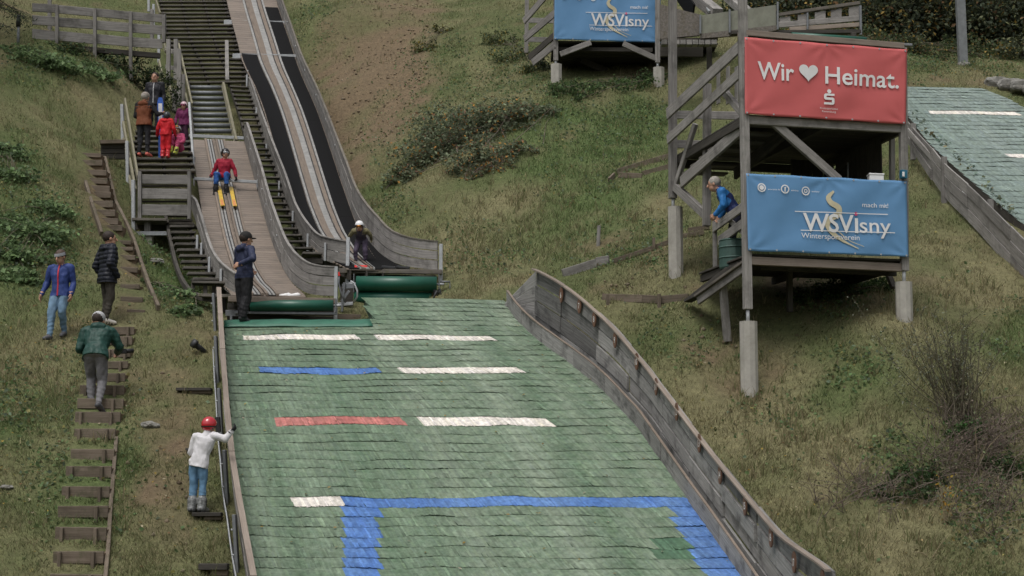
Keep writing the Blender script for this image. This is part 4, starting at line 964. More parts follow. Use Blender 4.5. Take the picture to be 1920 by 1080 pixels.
M_['print'] = plain('white_banner_print', (0.70, 0.70, 0.70), 0.5, 0, 0.05); M_['cream'] = plain('cream_banner_print', (0.52, 0.47, 0.32), 0.5, 0, 0.1)
M_['pink'] = plain('pink_banner_print', (0.55, 0.06, 0.16), 0.5)
def banner(name, label, tl, tr, bl, br, mat, seed):
    """tl.. are places; returns the object and a function (u, v) -> place just in front of the cloth (v from the top)"""
    w = (tr - tl).length; h = (bl - tl).length
    nrm = (tr - tl).cross(bl - tl).normalized(); nrm = nrm if nrm.y < 0 else -nrm
    def wr(u, v):
        e = min(u, 1 - u, v, 1 - v) * 2
        f = 0.010 * math.sin(5.2 * u * 3 + 6 * v + seed) * min(1, e * 3) + 0.016 * mnoise.noise(Vector((u * 3.1, v * 2.2, seed))) * min(1, e * 4)
        c = 0.0
        for cu, cv in ((0, 0), (1, 0), (0, 1), (1, 1), (0.5, 0)):
            d = math.hypot((u - cu) * w, (v - cv) * h); th = math.atan2((v - cv) * h, (u - cu) * w)
            c += 0.014 * math.sin(th * 9 + cu * 3 + cv) * math.exp(-(d / 0.38) ** 2) * min(1, d * 5)
        return f + c
    def S(u, v, off=0.0):
        sag = 0.0
        p = tl.lerp(tr, u).lerp(bl.lerp(br, u), v)
        nse = 0.006 * math.sin(u * 19 + seed) * (1 if v > 0.98 or v < 0.02 else 0)
        return p + nrm * (wr(u, v) + off) + Zv * nse
    nu, nv = 64, 32; V = []; F = []
    for k in (0.0, -0.004):
        for j in range(nv + 1):
            for i in range(nu + 1): V.append(S(i / nu, j / nv, k) - tl)
    st = (nu + 1) * (nv + 1)
    for j in range(nv):
        for i in range(nu):
            a = j * (nu + 1) + i; F.append((a, a + nu + 1, a + nu + 2, a + 1)); F.append((st + a, st + a + 1, st + a + nu + 2, st + a + nu + 1))
    for i in range(nu):
        F.append((i, i + 1, st + i + 1, st + i)); b = nv * (nu + 1) + i; F.append((b, st + b, st + b + 1, b + 1))
    for j in range(nv):
        a = j * (nu + 1); b = a + nu + 1; F.append((a, st + a, st + b, b)); c_ = a + nu; d_ = c_ + nu + 1; F.append((c_, d_, st + d_, st + c_))
    o = tag(mk(name, pymesh(name, V, F, None, True), Matrix.Translation(tl), None, mat), label, 'banner')
    for i in range(7):
        for v in (0.02, 0.98):
            u = 0.012 + 0.976 * i / 6; p = S(u, v, 0.0); rod('eyelet', p, p + nrm * 0.008, 0.018, M_['steel'], o, 8)
    return o, (lambda x, y, off=0.022: S(x / w, -y / h, off)), w, h
def subdiv_text(o): return o
def poly_on(parent, name, pts, f, mat):
    """flat printed shape given by lettering metres"""
    bm = bmesh.new(); vs = [bm.verts.new((x, y, 0)) for x, y in pts]; bm.faces.new(vs)
    bmesh.ops.triangulate(bm, faces=bm.faces[:])
    me = bpy.data.meshes.new(name); bm.to_mesh(me); bm.free()
    c = f(*pts[0])
    for v in me.vertices: v.co = f(v.co.x, v.co.y) - c
    return mk(name, me, Matrix.Translation(c), parent, mat)
def stroke_on(parent, name, pts, ws, f, mat, n=40):
    q = respath([Vector((x, y, 0)) for x, y in pts], n); V = []; F = []
    wv = np.interp(np.linspace(0, 1, n), np.linspace(0, 1, len(ws)), ws); c = f(q[0].x, q[0].y)
    for i, p in enumerate(q):
        d = (q[min(i + 1, n - 1)] - q[max(i - 1, 0)]).normalized(); nn = Vector((-d.y, d.x, 0)) * wv[i] / 2
        for s in (-1, 1): V.append(f(p.x + s * nn.x, p.y + s * nn.y) - c)
    F = [(2 * i, 2 * i + 1, 2 * i + 3, 2 * i + 2) for i in range(n - 1)]
    return mk(name, pymesh(name, V, F), Matrix.Translation(c), parent, mat)
def ring_on(parent, name, cx, cy, r0, r1, f, mat, n=24):
    c = f(cx, cy); V = []; F = []
    for i in range(n):
        a = 2 * math.pi * i / n
        for r in (r0, r1): V.append(f(cx + r * math.cos(a), cy + r * math.sin(a)) - c)
    F = [(2 * i, 2 * i + 1, (2 * i + 3) % (2 * n), (2 * i + 2) % (2 * n)) for i in range(n)]
    return mk(name, pymesh(name, V, F), Matrix.Translation(c), parent, mat)
def disc_on(parent, name, cx, cy, r, f, mat, n=20): return poly_on(parent, name, [(cx + r * math.cos(2 * math.pi * i / n), cy + r * math.sin(2 * math.pi * i / n)) for i in range(n)], f, mat)

TY0, TY1 = 31.0, 31.75          # tower front: left and right distance
ob, f, w, h = banner('red_banner', 'red banner with white words and a heart on front of the big tower', P(1396, 70, TY0 - 0.12), P(1701, 93, TY1 - 0.12), P(1397, 214, TY0 - 0.12), P(1698, 233, TY1 - 0.12), M_['red_cloth'], 1.0)
def words(o, f, txt, u0, u1, vbase, capv, w, h, mat, bold=0.0):
    size = capv * h / 0.72
    return text_on(o, 'lettering', txt, f, size, mat, x0=u0 * w, cy=-vbase * h, width=(u1 - u0) * w, bold=bold)
words(ob, f, 'Wir', 0.076, 0.296, 0.53, 0.235, w, h, M_['print'], 0.014); words(ob, f, 'Heimat.', 0.490, 0.949, 0.53, 0.235, w, h, M_['print'], 0.012)
hp = []
for k in range(40):
    a = 2 * math.pi * k / 40; x = 16 * math.sin(a) ** 3; y = 13 * math.cos(a) - 5 * math.cos(2 * a) - 2 * math.cos(3 * a) - math.cos(4 * a)
    hp.append((0.386 * w + x / 32 * 0.118 * w, -0.415 * h + (y + 2.5) / 29 * 0.225 * h))
poly_on(ob, 'heart_print', hp, f, M_['print'])
cx, cy = 0.513 * w, -0.735 * h; k_ = 0.032 * w
disc_on(ob, 'emblem_print', cx, -0.635 * h, 0.30 * k_ * 1.3, f, M_['print'])
for pts in ([(1, .92), (1, .55), (-.5, .55), (-.5, .25), (.72, .25), (1, 0.05), (1, -.75), (.75, -1), (-1, -1), (-1, -.62), (.5, -.62), (.5, -.18), (-.72, -.18), (-1, .05), (-1, .67), (-.75, .92)],):
    poly_on(ob, 'emblem_print', [(cx + x * k_, cy + y * k_ * 1.05) for x, y in pts], f, M_['print'])
words(ob, f, 'Kreissparkasse', 0.458, 0.568, 0.872, 0.024, w, h, M_['print']); words(ob, f, 'Ravensburg', 0.47, 0.556, 0.912, 0.024, w, h, M_['print'])

def club_banner(label, tl, tr, bl, br, seed):
    o, f, w, h = banner('blue_banner', label, tl, tr, bl, br, M_['blue_cloth'], seed); o['group'] = 'blue club banners'
    pr = M_['print']; q = lambda x, y: ((x - 55) / 1715 * w, -((y - (90 + 75 * (x - 55) / 1715)) / 815) * h)
    sw = [q(*p) for p in ((975, 275), (915, 340), (935, 395), (1020, 455), (1015, 520), (930, 570), (895, 630), (940, 710), (1060, 800), (1225, 890))]
    stroke_on(o, 'swoosh_print', sw, [0.012 * w, 0.03 * w, 0.034 * w, 0.036 * w, 0.034 * w, 0.03 * w, 0.026 * w, 0.018 * w, 0.008 * w, 0.005 * w], lambda x, y: f(x, y, 0.016), M_['cream'], 60)
    stroke_on(o, 'swoosh_print', [q(*p) for p in ((1010, 700), (1130, 800), (1285, 868))], [0.006 * w, 0.004 * w, 0.003 * w], lambda x, y: f(x, y, 0.016), M_['cream'], 16)
    f2 = lambda x, y: f(x, y, 0.022)
    for a, b in (((555, 492), (1550, 525)), ((612, 692), (1625, 722))): stroke_on(o, 'line_print', [q(*a), q(*b)], [0.005 * w, 0.005 * w], f2, pr, 30)
    words(o, f2, 'WSV', 0.341, 0.656, 0.712, 0.238, w, h, pr, 0.016); words(o, f2, 'I', 0.664, 0.684, 0.715, 0.205, w, h, pr); words(o, f2, 'sny', 0.694, 0.888, 0.705, 0.21, w, h, pr, 0.006)
    disc_on(o, 'dot_print', *q(1207, 518), 0.011 * w, f2, M_['pink'])
    words(o, f2, 'Wintersportverein', 0.327, 0.690, 0.808, 0.072, w, h, pr); words(o, f2, 'mach', 0.712, 0.804, 0.368, 0.062, w, h, pr, 0.006); words(o, f2, 'mit!', 0.822, 0.876, 0.368, 0.062, w, h, pr, 0.006)
    for (x, y), tx in (((208, 242), 'wsv-isny.de'), ((453, 258), 'wsvisny'), ((675, 275), 'wsvisny')):
        ring_on(o, 'icon_print', *q(x, y), 0.019 * w, 0.026 * w, f2, pr); u = (x - 55) / 1715; words(o, f2, tx, u + 0.037, u + 0.037 + 0.011 * len(tx) * 0.62, 0.205, 0.022, w, h, pr)
    disc_on(o, 'icon_print', *q(208, 242), 0.014 * w, f2, pr); x, y = q(453, 258); poly_on(o, 'icon_print', [(x - .004 * w, y - .016 * w), (x + .003 * w, y - .016 * w), (x + .003 * w, y), (x + .008 * w, y + .012 * w), (x - .004 * w, y + .012 * w)], f2, pr); ring_on(o, 'icon_print', *q(675, 275), 0.006 * w, 0.012 * w, f2, pr, 12)
    return o
club_banner('large blue club banner below the red banner on the big tower', P(1399, 325, TY0 - 0.12), P(1700, 340, TY1 - 0.12), P(1403, 470, TY0 - 0.12), P(1703, 482, TY1 - 0.12), 3.0)
club_banner('smaller blue club banner on the far tower at top of picture', P(1040, -24, 48.4), P(1239, -18, 48.8), P(1039, 74, 48.4), P(1239, 80, 48.8), 5.0)

# ---------------------------------------------------------------- big tower
TW = thing('judges_tower', 'two-storey weathered timber tower on concrete footings carrying red and blue banners', 'tower', P(1402, 742, TY0))
def Q(px, py, Y): return P(px, py, Y)
EXT = (Q(1700, 300, TY1) - Q(1400, 300, TY0)); EXT.z = 0; WT = EXT.length; EXT.normalize(); DT = Vector((-EXT.y, EXT.x, 0))
FL = Q(1397, 300, TY0)                        # front-left post axis
zt = lambda py, Y=TY0: Q(1400, py, Y).z
def T(u, d, z): p = FL + EXT * u + DT * d; return Vector((p.x, p.y, z))     # across, into the depth, height
zU, zL = zt(226), zt(487)                     # undersides of upper and lower platform
wd = M_['wood']
def footing(top, base_z, r=0.165, label=None):
    n = 10; secs = []
    for z in (base_z - 0.3, top.z):
        secs.append([Vector((top.x, top.y, z)) + Vector((r * math.cos(2 * math.pi * k / n + 0.3), r * math.sin(2 * math.pi * k / n + 0.3), 0)) for k in range(n)])
    return loft('footing', secs, M_['concrete'], TW)
# corner posts
beam('post', Q(1391.5, -40, TY0), Q(1402, 580, TY0), 0.15, 0.13, wd, TW, up=DT)
beam('post_strip', Q(1387, 70, TY0 + 0.1), Q(1397, 575, TY0 + 0.1), 0.06, 0.08, M_['wood_dark'], TW, up=DT)
rod('steel_pin', Q(1402, 580, TY0), Q(1402.5, 606, TY0), 0.035, M_['steel'], TW, 8); p = Q(1403, 603, TY0); footing(p, G(1402, 742).z)
beam('post', Q(1692, 90, TY1), Q(1696, 508, TY1), 0.14, 0.12, wd, TW, up=DT)
rod('steel_pin', Q(1695, 505, TY1), Q(1695, 532, TY1), 0.035, M_['steel'], TW, 8); footing(Q(1694, 529, TY1), Q(1694, 590, TY1).z, 0.16); 
YB = 34.6
beam('post', Q(1261, -40, YB), Q(1261.5, 372, YB), 0.15, 0.15, wd, TW, up=DT); rod('steel_pin', Q(1262, 370, YB), Q(1262, 392, YB), 0.035, M_['steel'], TW, 8); footing(Q(1266, 388, YB), Q(1266, 515, YB).z, 0.155)
beam('post', Q(1326, 158, 33.3), Q(1325, 424, 33.3), 0.14, 0.14, wd, TW, up=DT)
beam('post', Q(1635, 240, 34.6), Q(1635, 440, 34.6), 0.12, 0.12, wd, TW, up=DT)
beam('post', Q(1672, 236, 32.4), Q(1674, 470, 32.4), 0.09, 0.10, wd, TW, up=DT)
# upper platform
nD = 4.0
for k in range(18): beam('floor_plank', T(-0.02, 0.12 + k * 0.222, zU + 0.10), T(WT + 0.05, 0.12 + k * 0.222, zU + 0.10), 0.214, 0.04, M_['wood_dark'], TW)
for u in (0.02, WT / 2, WT - 0.02): beam('floor_joist', T(u, 0.02, zU - 0.0), T(u, nD, zU - 0.0), 0.09, 0.15, M_['wood_dark'], TW)
beam('front_beam', T(0.08, 0.0, zU + 0.01), T(WT - 0.08, 0.0, zU + 0.01), 0.09, 0.16, M_['wood'], TW)
beam('back_beam', T(0.0, nD, zU - 0.02), T(WT, nD, zU - 0.02), 0.09, 0.18, M_['wood_dark'], TW)
beam('top_rail', Q(1386, 63, TY0 + 0.02), Q(1692, 88, TY1 + 0.02), 0.2, 0.11, M_['wood_cap'], TW)
for zpy in (110, 160): beam('parapet_board', Q(1402, zpy, TY0 + 0.1), Q(1688, zpy + 20, TY1 + 0.1), 0.03, 0.36, M_['wood_dark'], TW)
beam('rail_end', Q(1690, 84, TY1), Q(1710, 85, TY1), 0.10, 0.05, M_['steel_dark'], TW)
# braces
beam('brace', Q(1442, 222, TY0 + 0.15), Q(1573, 338, TY0 + 0.5), 0.09, 0.16, wd, TW, up=(0, 0, 1))
beam('brace', Q(1358, 172, TY0 + 1.4), Q(1395, 216, TY0 + 0.2), 0.09, 0.14, wd, TW)
beam('brace', Q(1665, 238, 32.6), Q(1560, 330, 34.6), 0.09, 0.13, M_['wood_dark'], TW)
beam('brace', Q(1266, 350, YB - 0.1), Q(1322, 402, 33.35), 0.10, 0.17, wd, TW); beam('brace', Q(1304, 232, 33.9), Q(1268, 345, YB - 0.15), 0.09, 0.10, wd, TW)
# boarded side wall under the upper floor, right and back
for k in range(9):
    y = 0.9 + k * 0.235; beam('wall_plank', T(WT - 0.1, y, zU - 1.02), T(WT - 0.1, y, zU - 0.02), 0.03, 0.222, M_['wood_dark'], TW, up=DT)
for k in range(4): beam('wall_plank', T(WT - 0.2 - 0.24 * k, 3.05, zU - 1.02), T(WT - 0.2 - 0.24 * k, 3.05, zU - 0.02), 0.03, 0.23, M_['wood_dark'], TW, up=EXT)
rod('conduit', Q(1590, 305, 33.5), Q(1590, 345, 33.5), 0.02, M_['steel'], TW, 8)
# stairs to the upper platform along the left side, with two slanting rails
for (a, b, h_) in (((1251, 214, YB - 0.15), (1397, 78, TY0 - 0.06), 0.24), ((1252, 262, YB - 0.15), (1397, 128, TY0 - 0.06), 0.2)):
    beam('stair_rail', Q(*a), Q(*b), 0.05, h_, wd, TW)
a_, b_ = Q(1278, 342, YB - 0.4), Q(1396, 236, TY0 + 0.2); beam('stair_stringer', a_, b_, 0.07, 0.24, wd, TW)
a2, b2 = Q(1300, 322, YB - 0.6) + EXT * 0.9, b_ + EXT * 0.9; beam('stair_stringer', a2, b2, 0.07, 0.24, M_['wood_dark'], TW)
for k in range(7):
    q = (k + 0.3) / 7; c = a_.lerp(b_, q) + Zv * 0.16; beam('stair_tread', c, c + EXT * 0.9, 0.28, 0.04, M_['wood_step'], TW); beam('tread_block', c - Zv * 0.13 + EXT * 0.02, c - Zv * 0.02 + EXT * 0.02, 0.06, 0.16, M_['wood_dark'], TW, up=DT)
for (y, Y) in ((215, YB + 0.4), (270, YB + 0.4)): beam('back_rail', Q(1258, y, Y), Q(1392, y + 2, Y + 0.3), 0.04, 0.17, wd, TW)
for x in (1347, 1365, 1381): beam('back_plank', Q(x, 125, 35.4), Q(x, 195, 35.4), 0.03, 0.17, wd, TW, up=DT)
# lower platform
for k in range(12): beam('floor_plank', T(0.02, 0.12 + k * 0.222, zL + 0.10), T(WT - 0.02, 0.12 + k * 0.222, zL + 0.10), 0.212, 0.04, M_['wood_dark'], TW)
beam('front_beam', Q(1407, 489, TY0 + 0.02), Q(1690, 502, TY1 + 0.02), 0.10, 0.15, M_['wood_cap'], TW); beam('front_beam', Q(1425, 500, TY0 + 0.6), Q(1680, 512, TY1 + 0.6), 0.08, 0.12, M_['wood_dark'], TW)
for u in (0.1, WT / 2, WT - 0.1): beam('floor_joist', T(u, 0.1, zL), T(u, 2.7, zL), 0.08, 0.14, M_['wood_dark'], TW)
beam('parapet_rail', Q(1404, 335, TY0 + 0.05), Q(1692, 349, TY1 + 0.05), 0.05, 0.08, wd, TW); beam('parapet_rail', Q(1404, 460, TY0 + 0.05), Q(1692, 474, TY1 + 0.05), 0.05, 0.08, wd, TW)
beam('post', Q(1480, 500, TY0 + 1.6), Q(1481, 585, TY0 + 1.6), 0.1, 0.1, M_['wood_dark'], TW, up=DT); beam('post', Q(1660, 500, TY0 + 2.2), Q(1676, 540, TY0 + 2.0), 0.1, 0.1, M_['wood_dark'], TW, up=DT)
# ramp of boards at the left of the lower platform and its prop
ra, rb_ = Q(1308, 556, 32.6), Q(1398, 492, TY0 + 0.25)
for k in range(5): beam('ramp_board', ra + DT * (0.2 * k) + EXT * 0.02 * k, rb_ + DT * (0.2 * k), 0.19, 0.05, M_['wood_dark'] if k else M_['wood_moss'], TW)
beam('ramp_stringer', ra - Zv * 0.09 - DT * 0.03, rb_ - Zv * 0.09 - DT * 0.03, 0.06, 0.15, wd, TW)
beam('prop', Q(1355, 530, 32.0), Q(1364, 640, 32.2), 0.13, 0.12, wd, TW, up=DT)
# rails the leaning man rests on
for (a, b, h_) in (((1338, 428, 33.0), (1400, 383, TY0 + 0.12), 0.17), ((1348, 452, 32.8), (1400, 414, TY0 + 0.12), 0.18)): beam('lower_rail', Q(*a), Q(*b), 0.05, h_, wd, TW)
beam('rail_post', Q(1340, 405, 33.0), Q(1341, 520, 33.0), 0.07, 0.09, wd, TW, up=DT); beam('brace', Q(1362, 408, 32.5), Q(1398, 440, TY0 + 0.3), 0.05, 0.1, wd, TW)
bx = thing('white_box', 'white box on a shelf just above the blue banner of the big tower', 'box', Q(1641, 341, TY1)); beam('body', Q(1628, 340, TY1 - 0.02), Q(1655, 341, TY1 - 0.02), 0.22, 0.28, M_['white'], bx); beam('lid', Q(1627, 328, TY1 - 0.02), Q(1656, 329, TY1 - 0.02), 0.24, 0.03, M_['white'], bx)
bl_ = thing('blue_lantern', 'small blue box with white label on right tower post', 'box', Q(1694, 334, TY1 - 0.2)); beam('case', Q(1694, 319, TY1 - 0.14), Q(1694, 335, TY1 - 0.14), 0.12, 0.10, plain('teal_plastic', (0.02, 0.12, 0.19), 0.4), bl_, up=DT); beam('label', Q(1694, 322, TY1 - 0.215), Q(1694, 331, TY1 - 0.215), 0.045, 0.01, M_['white'], bl_, up=DT)
# green barrel behind the lower rails
gb = thing('green_barrel', 'dull green barrel standing on the lower platform behind the rails', 'barrel', Q(1375, 505, 32.2)); c = Q(1376, 506, 32.3)
secs = []
for z, r in ((0, .26), (.04, .28), (.2, .28), (.22, .295), (.24, .28), (.40, .28), (.42, .295), (.44, .28), (.54, .27), (.56, .28), (.58, .25)): secs.append([c + Vector((r * math.cos(a), r * math.sin(a), z)) for a in np.linspace(0, 2 * math.pi, 20, endpoint=False)])
loft('body', secs, plain('dull_green_plastic', (0.042, 0.085, 0.072), 0.6, 0, 0.2), gb, smooth=False)

# ---------------------------------------------------------------- far tower
FT = thing('far_tower', 'smaller timber tower on concrete blocks behind the smaller blue banner', 'tower', P(1042, 160, 48.5))
fy = 48.55
for (x, y1) in ((1042, 114), (1233, 118)): 
    beam('post', P(x, -60, fy), P(x, y1, fy), 0.14, 0.14, wd, FT, up=(0, 1, 0)); rod('steel_pin', P(x, y1 - 2, fy), P(x, y1 + 10, fy), 0.04, M_['steel'], FT, 8)
for (x, y0, y1) in ((1043, 121, 168), (1235, 127, 166)):
    top = P(x, y0, fy); secs = [[Vector((top.x, top.y, z)) + Vector((0.17 * math.cos(k * .785 + .39), 0.17 * math.sin(k * .785 + .39), 0)) for k in range(8)] for z in (P(x, y1, fy).z, top.z)]; loft('footing', secs, M_['concrete'], FT)
for (x, Y) in ((1060, 50.5), (1180, 50.5)): 
    beam('post', P(x, 90, Y), P(x + 2, 160, Y), 0.13, 0.13, M_['wood_dark'], FT, up=(0, 1, 0))
for k in range(9): beam('floor_plank', P(1036, 78, fy) + Vector((0, 0.1 + 0.25 * k, 0.0)), P(1345, 82, fy + 0.6) + Vector((0, 0.1 + 0.25 * k, 0.0)), 0.24, 0.05, M_['wood_dark'], FT)
for k in range(9): beam('under_beam', P(1045, 88, fy) + Vector((0, 0.3 + 0.25 * k, 0.0)), P(1225, 90, fy) + Vector((0, 0.3 + 0.25 * k, 0)), 0.2, 0.12, M_['wood_dark'], FT)
beam('brace', P(1050, 102, fy), P(1108, 80, fy), 0.09, 0.16, wd, FT); beam('brace', P(1168, 82, fy), P(1230, 110, fy), 0.09, 0.16, wd, FT); beam('brace', P(1090, 112, 49.6), P(1172, 152, 50.3), 0.1, 0.2, M_['wood_dark'], FT)
for (a, b, h_, m) in (((982, 40, 49.6), (1041, -28, fy - 0.1), 0.22, 'wood'), ((983, 73, 49.6), (1041, 24, fy - 0.1), 0.22, 'wood'), ((992, 108, 49.4), (1040, 66, fy), 0.2, 'wood_dark'), ((998, 118, 49.0), (1040, 84, fy - 0.05), 0.22, 'wood')): beam('stair_rail', P(*a), P(*b), 0.05, h_, M_[m], FT)
for (y, Y) in ((38, 50.6), (74, 50.6)): beam('back_rail', P(986, y, Y), P(1042, y + 1, Y), 0.04, 0.16, wd, FT)
beam('post', P(988, -10, 49.9), P(987, 100, 49.9), 0.12, 0.12, wd, FT, up=(0, 1, 0))

# ---------------------------------------------------------------- third jump, upper right
TJ = thing('far_takeoff', 'weathered take-off of a third ski jump behind top of the big tower', 'ski jump', P(1400, 110, 46))
jy = 45.5
def panel(name, pts, Y, th, mat, parent):
    v = [P(x, y, Y if not isinstance(Y, (list, tuple)) else Y[i]) for i, (x, y) in enumerate(pts)]
    return loft(name, [v, [p + Vector((0, th, 0)) for p in v]], mat, parent)
M_['ply'] = plain('pale_weathered_plywood', (0.21, 0.215, 0.175), 0.8, 0, 0.12, 6, 0.2, dirt=(0.13, 0.13, 0.10))
M_['carpet'] = plain('matted_brown_grey_boarding', (0.16, 0.145, 0.13), 0.95, 0, 0.35, 16, 0.1, 0.6, dirt=(0.10, 0.085, 0.05))
panel('plywood_panel', [(1313, 29), (1368, 21), (1368, 61), (1313, 63)], jy, 0.04, M_['ply'], TJ); panel('plywood_panel', [(1369, 21), (1455, 9), (1455, 47), (1369, 61)], jy, 0.04, M_['ply'], TJ)
for (x, y0, y1) in ((1313, 28, 64), (1368, 18, 62), (1458, 4, 56)): beam('steel_post', P(x, y0, jy - 0.05), P(x, y1, jy - 0.05), 0.05, 0.08, M_['steel_dark'], TJ, up=(0, 1, 0))
panel('matted_wall', [(1238, 8), (1275, 18), (1312, 27), (1312, 66), (1238, 72)], jy + 0.1, 0.12, M_['carpet'], TJ)
panel('matted_wall', [(1313, 63), (1456, 47), (1460, 56), (1390, 66), (1313, 72)], jy - 0.02, 0.1, M_['carpet'], TJ)
beam('lip_beam', P(1370, 62, jy - 0.1), P(1612, 60, jy + 0.9), 0.2, 0.10, M_['wood_dark'], TJ)
# back wall with openings: boards and the rolls that show through
jb = jy + 1.2
for i, (x0, x1) in enumerate(((1462, 1482), (1496, 1516), (1528, 1548), (1558, 1578), (1592, 1612))):
    panel('wall_board', [(x0, 33 - (x0 - 1462) * 0.15), (x1, 33 - (x1 - 1462) * 0.15), (x1, 52 - (x1 - 1462) * 0.10), (x0, 52 - (x0 - 1462) * 0.10)], jb, 0.05, wd, TJ)
beam('top_board', P(1460, 28, jb), P(1612, 5.5, jb), 0.1, 0.09, M_['wood_moss'], TJ); beam('wall_board', P(1460, 47, jb - 0.03), P(1612, 34, jb - 0.03), 0.05, 0.16, wd, TJ); beam('wall_board', P(1480, 55, jb - 0.04), P(1612, 46, jb - 0.04), 0.05, 0.12, M_['wood_cap'], TJ)
for x, y in ((1468, 38), (1502, 34), (1534, 30), (1566, 26), (1596, 21)): rod('white_roll', P(x - 5, y + 1, jb + 0.1), P(x + 9, y - 1, jb + 0.1), 0.055, M_['steel'], TJ, 10)
beam('steel_post', P(1613, 11, jb - 0.1), P(1614, 66, jb - 0.1), 0.06, 0.10, M_['steel_dark'], TJ, up=(0, 1, 0)); beam('steel_post', P(1514, 24, jb - 0.1), P(1514, 56, jb - 0.1), 0.05, 0.07, M_['steel_dark'], TJ, up=(0, 1, 0))
# the in-run boards running up and left out of the picture
for (a, b, h_, m) in (((1262, -40, 50), (1345, 26, jy + 0.5), 0.3, 'wood'), ((1290, -40, 50), (1330, 22, jy + 0.6), 0.07, 'steel'), ((1340, -30, 49), (1400, 24, jy + 0.4), 0.22, 'wood'), ((1240, -60, 50), (1300, 24, jy + 0.9), 0.5, 'mesh')): beam('inrun_board', P(*a), P(*b), 0.3 if m == 'wood' else 0.06, h_, M_[m], TJ)
beam('base_beam', P(1238, 74, jy + 0.2), P(1345, 75, jy + 0.3), 0.2, 0.06, M_['wood_moss'], TJ)
for k in range(9): beam('joist_end', P(1240 + k * 11.6, 81.5, jy + 0.15), P(1250 + k * 11.6, 81.5, jy + 0.15), 0.3, 0.13, wd, TJ)
beam('under_shade_board', P(1238, 95, jy + 0.8), P(1318, 96, jy + 0.8), 0.1, 0.34, M_['wood_dark'], TJ)  # dark board put in for the darkness under the base beam
for x in (1330, 1480, 1600): beam('support_post', P(x, 62, jy + 0.6), P(x, 130, jy + 0.6), 0.14, 0.14, M_['wood_dark'], TJ, up=(0, 1, 0))
FR = thing('far_roller', 'long roller, grey then green, lying along the far take-off', 'roller', P(1500, 72, jy)); rod('steel_tube', P(1413, 61, jy - 0.3), P(1491, 68, jy - 0.1), 0.045, M_['steel'], FR, 10); rod('roll', P(1484, 66, jy - 0.05), P(1623, 75, jy + 0.4), 0.085, M_['tarp'], FR, 14)
# landing slope of the third jump
def build_far_landing():
    yy = [163, 185, 220, 270, 330, 400, 480]; dd = [45.6, 44.4, 43.0, 41.2, 39.4, 37.8, 36.2]
    lx = [1690, 1690, 1703, 1742, 1808, 1892, 1990]; rx = [1838, 1893, 1950, 2010, 2080, 2150, 2230]
    ys = np.linspace(163, 470, 60); L_ = np.array([tuple(P(tab(y, yy, lx), y, tab(y, yy, dd))) for y in ys]); R_ = np.array([tuple(P(tab(y, yy, rx), y + 3, tab(y, yy, dd) + 0.4)) for y in ys])
    sd_ = np.r_[0, np.cumsum(np.linalg.norm(np.diff((L_ + R_) / 2, axis=0), axis=1))]
    def Sf(a, s):
        l = Vector([np.interp(s, sd_, L_[:, k]) for k in range(3)]); r = Vector([np.interp(s, sd_, R_[:, k]) for k in range(3)]); return l.lerp(r, a)
    t = thing('far_landing_slope', 'landing slope of faded green matting behind board wall at right edge', 'ski slope', Sf(0.3, sd_[-1] * 0.5))
    loft('bed', [[Sf(0, s), Sf(1, s), Sf(1, s) - Zv * 0.2, Sf(0, s) - Zv * 0.2] for s in np.linspace(0, sd_[-1], 24)], M_['wood_dark'], t)
    s = 0.0; k = 0
    while s < sd_[-1] - 0.35:
        w_ = (Sf(1, s) - Sf(0, s)).length
        def paint(px, py, k=k):
            if 211 < py < 217.5 and 1742 < px < 1908: return 2
            if 289 < py < 295.5 and 1888 < px: return 2
            return 5
        mat_row(t, Sf, 0.0, 1.0, s, 0.30, w_, paint, step=0.034); s += 0.30; k += 1
MAT_SET.append(mat_material('faded_green_brush_matting', (0.16, 0.21, 0.185), (0.235, 0.28, 0.255)))
build_far_landing()
FWt = thing('far_side_wall', 'grey board wall with steel rail strip along the far landing slope', 'wall', P(1800, 400, 38.4))
w3 = deck_path([(1702, 262, 41.6), (1740, 322, 40.2), (1775, 372, 38.9), (1830, 428, 37.4), (1880, 484, 36.1), (1935, 545, 34.9), (1990, 600, 33.8)], 43)
board_wall(FWt, w3, list(np.interp(range(43), [0, 10, 43], [0.5, 0.78, 1.02])), 3, 4, 0.04, wd, gap=0.02, jit=0.02)
for (a, b, h_, m) in (((1703, 246, 41.3), (1762, 312, 39.6), 0.13, 'wood'), ((1762, 312, 39.6), (1850, 388, 37.7), 0.13, 'wood'), ((1850, 388, 37.7), (1950, 490, 35.4), 0.13, 'wood'), ((1803, 364, 38.3), (1911, 456, 36.1), 0.05, 'white')): beam('wall_rail', P(*a) + Vector((-0.05, -0.12 if m == 'wood' else -0.3, 0)), P(*b) + Vector((-0.05, -0.12 if m == 'wood' else -0.3, 0)), 0.05, h_, M_[m], FWt)
for (x, y0, y1, Y) in ((1770, 294, 388, 39.1), (1857, 374, 462, 36.9), (1712, 232, 300, 41.3)): beam('post', P(x, y0, Y - 0.1), P(x, y1, Y - 0.1), 0.12, 0.12, wd, FWt, up=(0, 1, 0))
